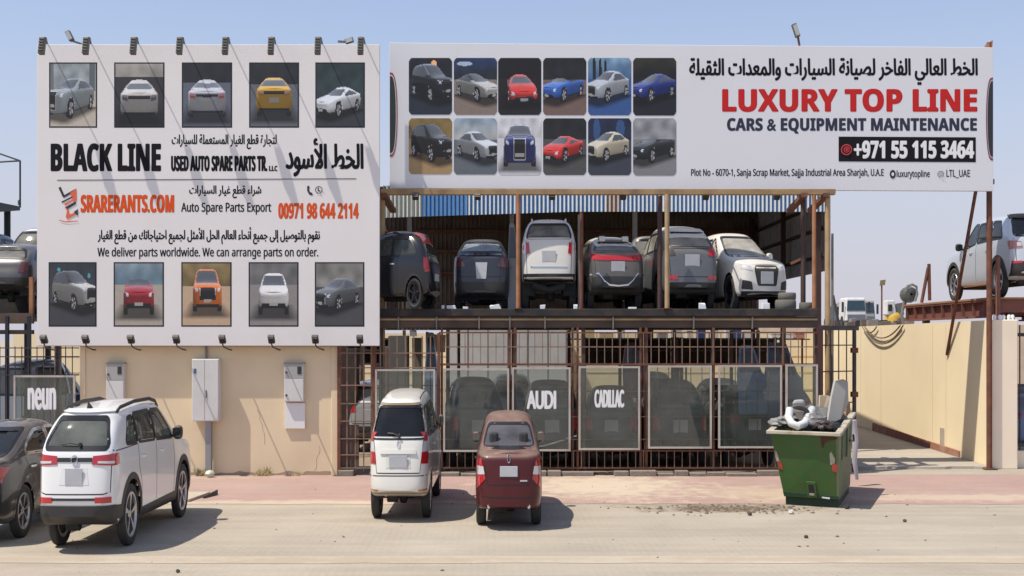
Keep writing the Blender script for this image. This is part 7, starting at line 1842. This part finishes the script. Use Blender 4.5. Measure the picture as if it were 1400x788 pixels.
m = MB(); p = c.cast('T', 0, .7, 0); m.hexa([(-.03,p.y-.1,p.z-.01),(.03,p.y-.1,p.z-.01),(.03,p.y+.12,p.z-.01),(-.03,p.y+.12,p.z-.01)],[(-.008,p.y-.09,p.z+.085),(.008,p.y-.09,p.z+.085),(.008,p.y-.02,p.z+.06),(-.008,p.y-.02,p.z+.06)]); c.put(m, 'antenna_fin', M_black_plastic)

# barred fence at the picture edge, with a pale blue car behind it
t = thing('barred_fence', 'dark barred fence beyond the cream wall end at the picture edge', 'fence', (10.7, 23.4, 0))
m = MB()
for i in range(9): x_ = 10.16 + i*.11; m.bar((x_, 23.4, .35), (x_, 23.4, 2.85), .02)
m.build('bars', M_dark_metal, t)
for z in (.42, 1.6, 2.62): m = MB(); m.box(10.08, 11.4, 23.37, 23.43, z, z+.07); m.build('rail', M_dark_metal, t)
m = MB(); m.box(10.065, 10.12, 23.36, 23.44, .3, 2.9); m.build('fence_post', M_dark_metal, t)
m = MB(); m.box(10.06, 11.6, 23.32, 23.5, 0, .34); m.build('low_wall', M_wall3, t)
for i, px in enumerate((1368, 1376, 1384, 1392)):
    pass
for i in range(5):
    x_ = 9.66 + i*.09
    mm = MB(); mm.lathe([(0,.001),(0,.035),(.05,.045),(.09,.03),(.10,.001)], (x_ + .02*(i%2), 23.16, 2.952), 'z', 8)
    tag(mm.build('white_knob', M_white_ink, smooth=True), 'small white knob in the row on top of the cream wall end', 'knob', 'white knobs on the wall end')
S = dict(SUVS, H=1.5, zr=1.42, belt=(1.04,.98), zc=1.0)
c = place('car', 'pale blue wreck standing behind the dark fence at the picture edge', 1420, 24.6, (0,0), 3, .58, .62, S, mat('paint_pale_blue', (.20,.26,.36), .4, .2, var=.1, dust=.3), z=0); c.finish_hull(); c.wheels(); lamps(c, [(.55,.9),(.86,.88),(.86,1.02),(.55,1.02)])

# ------------------------------------------------------------------ far scrap and machines on the raised ground
DF = 80.0; RZ = 3.40
def far_truck(px, d, label, cabw, cabh, col, boxcol, seed):
    x = px2x(px, d); z = RZ + .05; t = thing('truck', label, 'truck', (x, d, z), 'old trucks beyond the boundary wall')
    w = cabw; h = cabh; bl = mat('truck_glass', (.03,.06,.08), .15, var=.2)
    m = MB(); m.hexa([(x-w/2, d, z+.35), (x+w/2, d, z+.35), (x+w/2, d+1.8, z+.35), (x-w/2, d+1.8, z+.35)], [(x-w/2+.08, d+.2, z+h), (x+w/2-.08, d+.2, z+h), (x+w/2-.08, d+1.8, z+h), (x-w/2+.08, d+1.8, z+h)]); m.build('cab', col, t, bevel=.12, seg=3)
    m = MB(); m.hexa([(x-w*.42, d+.06, z+h*.55), (x+w*.42, d+.06, z+h*.55), (x+w*.42, d+.3, z+h*.55), (x-w*.42, d+.3, z+h*.55)], [(x-w*.38, d+.13, z+h*.9), (x+w*.38, d+.13, z+h*.9), (x+w*.38, d+.4, z+h*.9), (x-w*.38, d+.4, z+h*.9)]); m.build('windshield', bl, t)
    m = MB(); m.box(x-w*.40, x+w*.40, d-.03, d+.05, z+.45, z+h*.42); m.build('grille', mat('truck_grille', (.16,.18,.22), .5), t)
    m = MB(); m.box(x-w*.5, x+w*.5, d-.08, d+.3, z+.2, z+.42); m.build('bumper', M_dark_metal, t)
    m = MB(); m.box(x+w*.05, x+w*.75, d+1.95, d+5, z+.5, z+h*.95); m.build('load_box', boxcol, t, bevel=.08)
    for sx in (-1, 1):
        for yy in (.9, 4.0): m = MB(); m.lathe([(-.12,.05),(-.12,.38),(.12,.38),(.12,.05)], (x+sx*(w*.5-.12), d+yy, z+.38), 'x', 16); m.build('wheel', M_rubber, t)
        m = MB(); m.box(x+sx*(w/2+.08), x+sx*(w/2+.22), d+.1, d+.2, z+h*.5, z+h*.85); m.build('side_mirror', M_dark_metal, t)
M_tw = mat('truck_white', (.62,.62,.60), .5, var=.1, dirt=(.4,.34,.27), dirt_amt=.5)
far_truck(1171, DF, 'old white truck with pale blue front beyond the cream wall', 1.5, 2.0, M_tw, mat('load_grey', (.36,.35,.31), .7, var=.15), 1)
far_truck(1158.5, DF+4, 'dark teal truck cab half hidden behind the old white truck', 1.0, 1.75, mat('truck_teal', (.05,.09,.12), .5, var=.2), mat('load_teal', (.05,.08,.10), .7), 2)
far_truck(1186, DF+8, 'grey truck with pale roof behind the old white truck', 1.3, 2.1, mat('truck_grey', (.32,.32,.29), .5, var=.2), M_tw, 3)
t = thing('mixer', 'small white and yellow concrete mixer beyond the cream wall', 'mixer', tuple(P(1221, 443, 60)), )
m = MB(); p = P(1221, 437, 60); m.lathe([(-.35,.15),(-.30,.36),(.15,.42),(.38,.25),(.42,.01)], p, 'z', 18); m.build('tub', mat('mixer_yellow', (.55,.34,.04), .6, var=.2, dirt=(.3,.2,.1), dirt_amt=.5), t, smooth=True)
m = MB(); p2 = P(1218, 420, 60); m.hexa([(p2.x-.34,60-.3,p2.z-.42),(p2.x+.2,60-.3,p2.z-.42),(p2.x+.2,60.3,p2.z-.42),(p2.x-.34,60.3,p2.z-.42)],[(p2.x-.30,60-.3,p2.z+.34),(p2.x+.10,60-.3,p2.z+.34),(p2.x+.10,60.3,p2.z+.34),(p2.x-.30,60.3,p2.z+.34)]); m.build('hood', M_tw, t, bevel=.06)
m = MB(); m.box(p2.x-.24, p2.x-.04, 59.66, 59.695, p2.z-.22, p2.z+.12); m.build('opening', M_under, t)
m = MB(); m.hexa([(p2.x+.10,59.8,p2.z-.40),(p2.x+.62,59.8,p2.z-.40),(p2.x+.62,60.2,p2.z-.40),(p2.x+.10,60.2,p2.z-.40)],[(p2.x+.22,59.8,p2.z+.16),(p2.x+.52,59.8,p2.z+.22),(p2.x+.52,60.2,p2.z+.22),(p2.x+.22,60.2,p2.z+.16)]); m.build('motor', mat('motor_grey', (.13,.14,.13), .6, .2, var=.4), t)
m = MB(); m.bar(P(1231, 432, 60), P(1240, 408, 60), .12); m.build('frame', M_dark_metal, t)
t = thing('engine_block', 'dark round engine with a bent pipe hanging beyond the far platform end', 'engine', tuple(P(1243, 411, 50)))
m = MB(); p = P(1243, 403, 50); m.lathe([(-.30,.05),(-.28,.27),(.0,.36),(.22,.34),(.28,.2),(.3,.01)], p, 'y', 14); m.build('casing', mat('engine_grey', (.10,.10,.09), .6, .3, var=.5, scale=10), t)
m = MB(); m.tube([P(1239, 398, 49.6), P(1241, 391, 49.6), P(1247, 389, 49.6), P(1253, 392, 49.6), P(1254, 402, 49.6), P(1251, 412, 49.6)], .055, 8); m.build('bent_pipe', M_grey_metal, t)
m = MB(); m.tube([P(1236, 412, 50), P(1233, 430, 50), P(1236, 447, 50)], .06, 8); m.build('stand', M_grey_metal, t)
t = thing('floodlight_mast', 'small lamp mast with square head standing far behind the trucks', 'lamp mast', (px2x(1205.5, 90), 90, RZ))
m = MB(); xx = px2x(1205.5, 90); m.tube([(xx, 90, RZ), (xx, 90, py2z(390, 90))], .06, 8); m.build('mast', M_rust, t)
m = MB(); m.hexa([P(1202.5, 391, 89.9), P(1210, 390, 89.9), P(1210, 390, 90.1), P(1202.5, 391, 90.1)], [P(1203.5, 383.5, 89.9), P(1211, 382.5, 89.9), P(1211, 382.5, 90.1), P(1203.5, 383.5, 90.1)]); m.build('lamp_head', mat('lamp_ochre', (.25,.18,.09), .6, var=.3), t)
rnd = random.Random(31); names = ['engine part', 'gearbox', 'axle', 'radiator', 'drum', 'pipe bundle']
for i in range(16):
    px = 1146 + i*6.4 + rnd.uniform(-2, 2); d = 55 + rnd.uniform(-2, 2); p = P(px, 444 - rnd.uniform(0, 7), d); h = rnd.uniform(.2, .55); m = MB(); w = rnd.uniform(.12, .3)
    r0 = lambda: rnd.uniform(.6, 1.2)
    m.hexa([(p.x-w*r0(), d-.2, 2.6), (p.x+w*r0(), d-.2, 2.6), (p.x+w, d+.2, 2.6), (p.x-w, d+.2, 2.6)], [(p.x-w*r0(), d-.2, p.z+h*.2), (p.x+w*r0(), d-.2, p.z+h*.3), (p.x+w*.7, d+.2, p.z+h*.3), (p.x-w*.8, d+.2, p.z+h*.2)])
    tag(m.build('scrap_block', mat('scrap_%d' % (i % 4), [(.10,.06,.05), (.05,.045,.045), (.16,.12,.09), (.22,.20,.18)][i % 4], .8, .1, var=.5, scale=8)), 'rusty scrap block in the long heap beyond the cream wall', 'scrap', 'scrap heap beyond the cream wall')
m = MB(); m.tube([P(1139, 404, 45), P(1143, 425, 45), P(1148, 446, 45)], .05, 6); tag(m.build('leaning_pole', M_dark_metal), 'thin dark pole leaning beyond the thin grey pipe at the deck end', 'pole')

# ------------------------------------------------------------------ neighbour's yard beside the wall
nx1 = px2x(108, FD)
t = thing('barred_fence', 'dark barred fence of the neighbouring yard behind the charcoal saloon', 'fence', (px2x(50, FD), FD, 0))
m = MB()
for i in range(30):
    px = -40 + i*10 - (i % 3)*.8
    if px < 109: x_ = px2x(px, FD); m.bar((x_, FD+.02, .1), (x_, FD+.02, zf(474)), .014)
m.build('bars', M_dark_metal, t)
for py in (476, 488, 513, 600): m = MB(); m.bar((px2x(-45, FD), FD, zf(py)), (nx1, FD, zf(py)), .02); m.build('rail', M_dark_metal, t)
for px in (8, 38, 77): x_ = px2x(px, FD); m = MB(); m.box(x_-.03, x_+.03, FD+.03, FD+.09, 0, 3.0); m.build('fence_post', mat('navy_steel', (.016,.020,.032), .5, .2, var=.2), t)
for px in (-38,): x_ = px2x(px, FD); m = MB(); m.box(x_-.03, x_+.03, FD+.03, FD+.09, 0, 3.0); m.build('fence_post', mat('navy_steel', (.016,.020,.032)), t)
glass_panel(19, 103, 513.5, 606, 'framed glass panel of the neighbouring yard with rounded white lettering', 'neun', (39, 531, 76, 560), bold=1.1, group='framed glass panels of the neighbouring yard')
t = thing('car_rack', 'steel car rack of the neighbouring yard beside the billboard', 'rack', (px2x(0, 23), 23, 0))
rx0, rx1 = px2x(-120, 22.3), px2x(47, 22.3)
m = MB(); m.box(rx0, rx1, 22.3, 27, 2.97, 3.05); m.build('rack_floor', M_deck, t)
for z0, z1, mm in ((2.86, 3.06, M_fascia_rust), (2.66, 2.74, M_deck)): m = MB(); m.box(rx0, rx1, 22.22, 22.298, z0, z1); m.build('front_beam', mm, t)
for px, y in ((38, 22.4), (-60, 22.4), (38, 26.9), (-60, 26.9)):
    x_ = px2x(px, 22.4); m = MB(); m.box(x_-.05, x_+.05, y-.05, y+.05, 0, 2.96); m.build('leg', M_deck, t)
m = MB(); x_ = px2x(43, 22.35); m.box(x_-.035, x_+.035, 22.32, 22.40, 3.062, 3.75); m.build('stop_post', M_rust_light, t)
m = MB(); m.box(rx0+.1, rx1-.1, 24.5, 27, 3.055, 3.45); m.build('plinth_beam', M_deck, t)
S = dict(SUVS, L=4.4, W=1.85, H=1.42, zb=.40, rb=.52, belt=(1.02,.95), yg=.16, yr=.62, zr=1.34, zc=.98, zh=.88, cladding=None)
c = place('car', 'dark silver hatchback on the neighbouring rack beside the billboard', -4, 22.6, (0,0), 0, .62, .70, S, mat('paint_dark_silver', (.07,.068,.07), .3, .3, var=.15, coat=.6, dust=.35), z=3.06, group='scrapped cars on the neighbouring rack')
std_windows(c); build_std(c, interior=False); lamps(c, [(.60,.80),(.86,.78),(.86,1.0),(.66,1.0)], None, None, mat('smoked_lamp', (.10,.03,.03))); std_seams(c)
c.patch('lower_bumper', M_black_plastic, 'R', [(-.86,.54),(.86,.54),(.86,.70),(-.86,.70)], .012)
S = dict(S, H=1.62, zr=1.54, belt=(1.10,1.0), zc=1.04)
c = place('car', 'pale lavender grey car roof showing behind the dark silver hatchback', 42, 25.6, (0,0), 0, .62, .55, S, mat('paint_lavender', (.36,.37,.43), .3, .4, var=.08, coat=.6, dust=.35), z=3.46, group='scrapped cars on the neighbouring rack')
std_windows(c); build_std(c, interior=False)
c = place('car', 'dark navy car at the picture edge on the neighbouring rack', -42, 25.7, (0,0), 0, .62, .55, dict(S, H=1.5, zr=1.42, belt=(1.04,.96), zc=1.0), mat('paint_navy', (.02,.03,.06), .3, .3, coat=.7, dust=.35), z=3.46, group='scrapped cars on the neighbouring rack')
std_windows(c); build_std(c, interior=False)
# wrecks behind the neighbouring fence
for px, d, l, pm, yw in ((62, 24.4, 'pale silver van standing behind the lettered panel of the neighbouring yard', P_silver, 25), (5, 24.0, 'pale grey van behind the neighbouring fence near the picture edge', mat('paint_pale_grey', (.40,.42,.43), .35, .2, coat=.6, dust=.3), -15)):
    S = dict(SUVS, H=2.12, zr=2.02, belt=(1.36,1.30), zc=1.32, zh=1.15, yr=.34, cladding=None)
    c = place('car', l, px, d, (0,0), yw, .60, .62, S, pm, z=0, group='cars behind the neighbouring fence'); std_windows(c); build_std(c, interior=False); lamps(c, [(.60,.80),(.86,.78),(.86,1.0),(.66,1.0)]); c.plate(.8)
m = MB(); x_ = px2x(103, 22.6); m.lathe([(0,.001),(0,.13),(.5,.15),(.9,.12),(.95,.001)], (x_, 22.6, .6), 'z', 14); tag(m.build('blue_drum', mat('navy_plastic', (.02,.035,.10), .5, var=.2), smooth=True, origin=(x_, 22.6, .6)), 'navy blue drum behind the neighbouring fence next to the beige wall', 'drum')
m = MB(); m.box(x_-.25, x_+.25, 22.4, 22.8, 0, .6); tag(m.build('wooden_crate', mat('grey_timber', (.20,.17,.14), .9, var=.3), bevel=.01), 'grey wooden crate carrying the navy blue drum', 'crate')
# green steel frame standing over the rack
t = thing('sign_frame', 'dark green steel frame with thin rods standing above the neighbouring rack', 'frame', tuple(P(8, 322, 27.4)))
M_gf = mat('green_black_steel', (.02,.035,.032), .6, .2, var=.2)
d = 27.4
m = MB(); m.tube([P(10, 330, d), P(10, 288, d)], .075, 10)
m.v = m.v; m.build('mast', M_gf, t, smooth=True)
m = MB(); m.hexa([P(-60, 294, d-1.2), P(0, 290, d-1.2), P(27.5, 288, d+.3), P(-30, 292, d+.3)], [P(-60, 276, d-1.2), P(0, 277, d-1.2), P(27.5, 282.5, d+.3), P(-30, 280, d+.3)]); m.build('platform', M_gf, t)
for p0, p1 in (((27.5, 284), (27.5, 220)), ((27.5, 220), (0, 210.5)), ((27.5, 220), (-40, 224)), ((0, 210.5), (-60, 192))):
    m = MB(); m.tube([P(*p0, d), P(*p1, d)], .022, 6); m.build('rod', M_gf, t)
m = MB(); m.tube([P(25.5, 281, d), P(25, 275, d), P(27, 273.5, d)], .018, 6); m.build('hook', M_grey_metal, t)
m = MB(); m.tube([(px2x(10, d), d, 3.0), (px2x(10, d), d, py2z(330, d))], .075, 10); m.build('mast', M_gf, t, smooth=True)
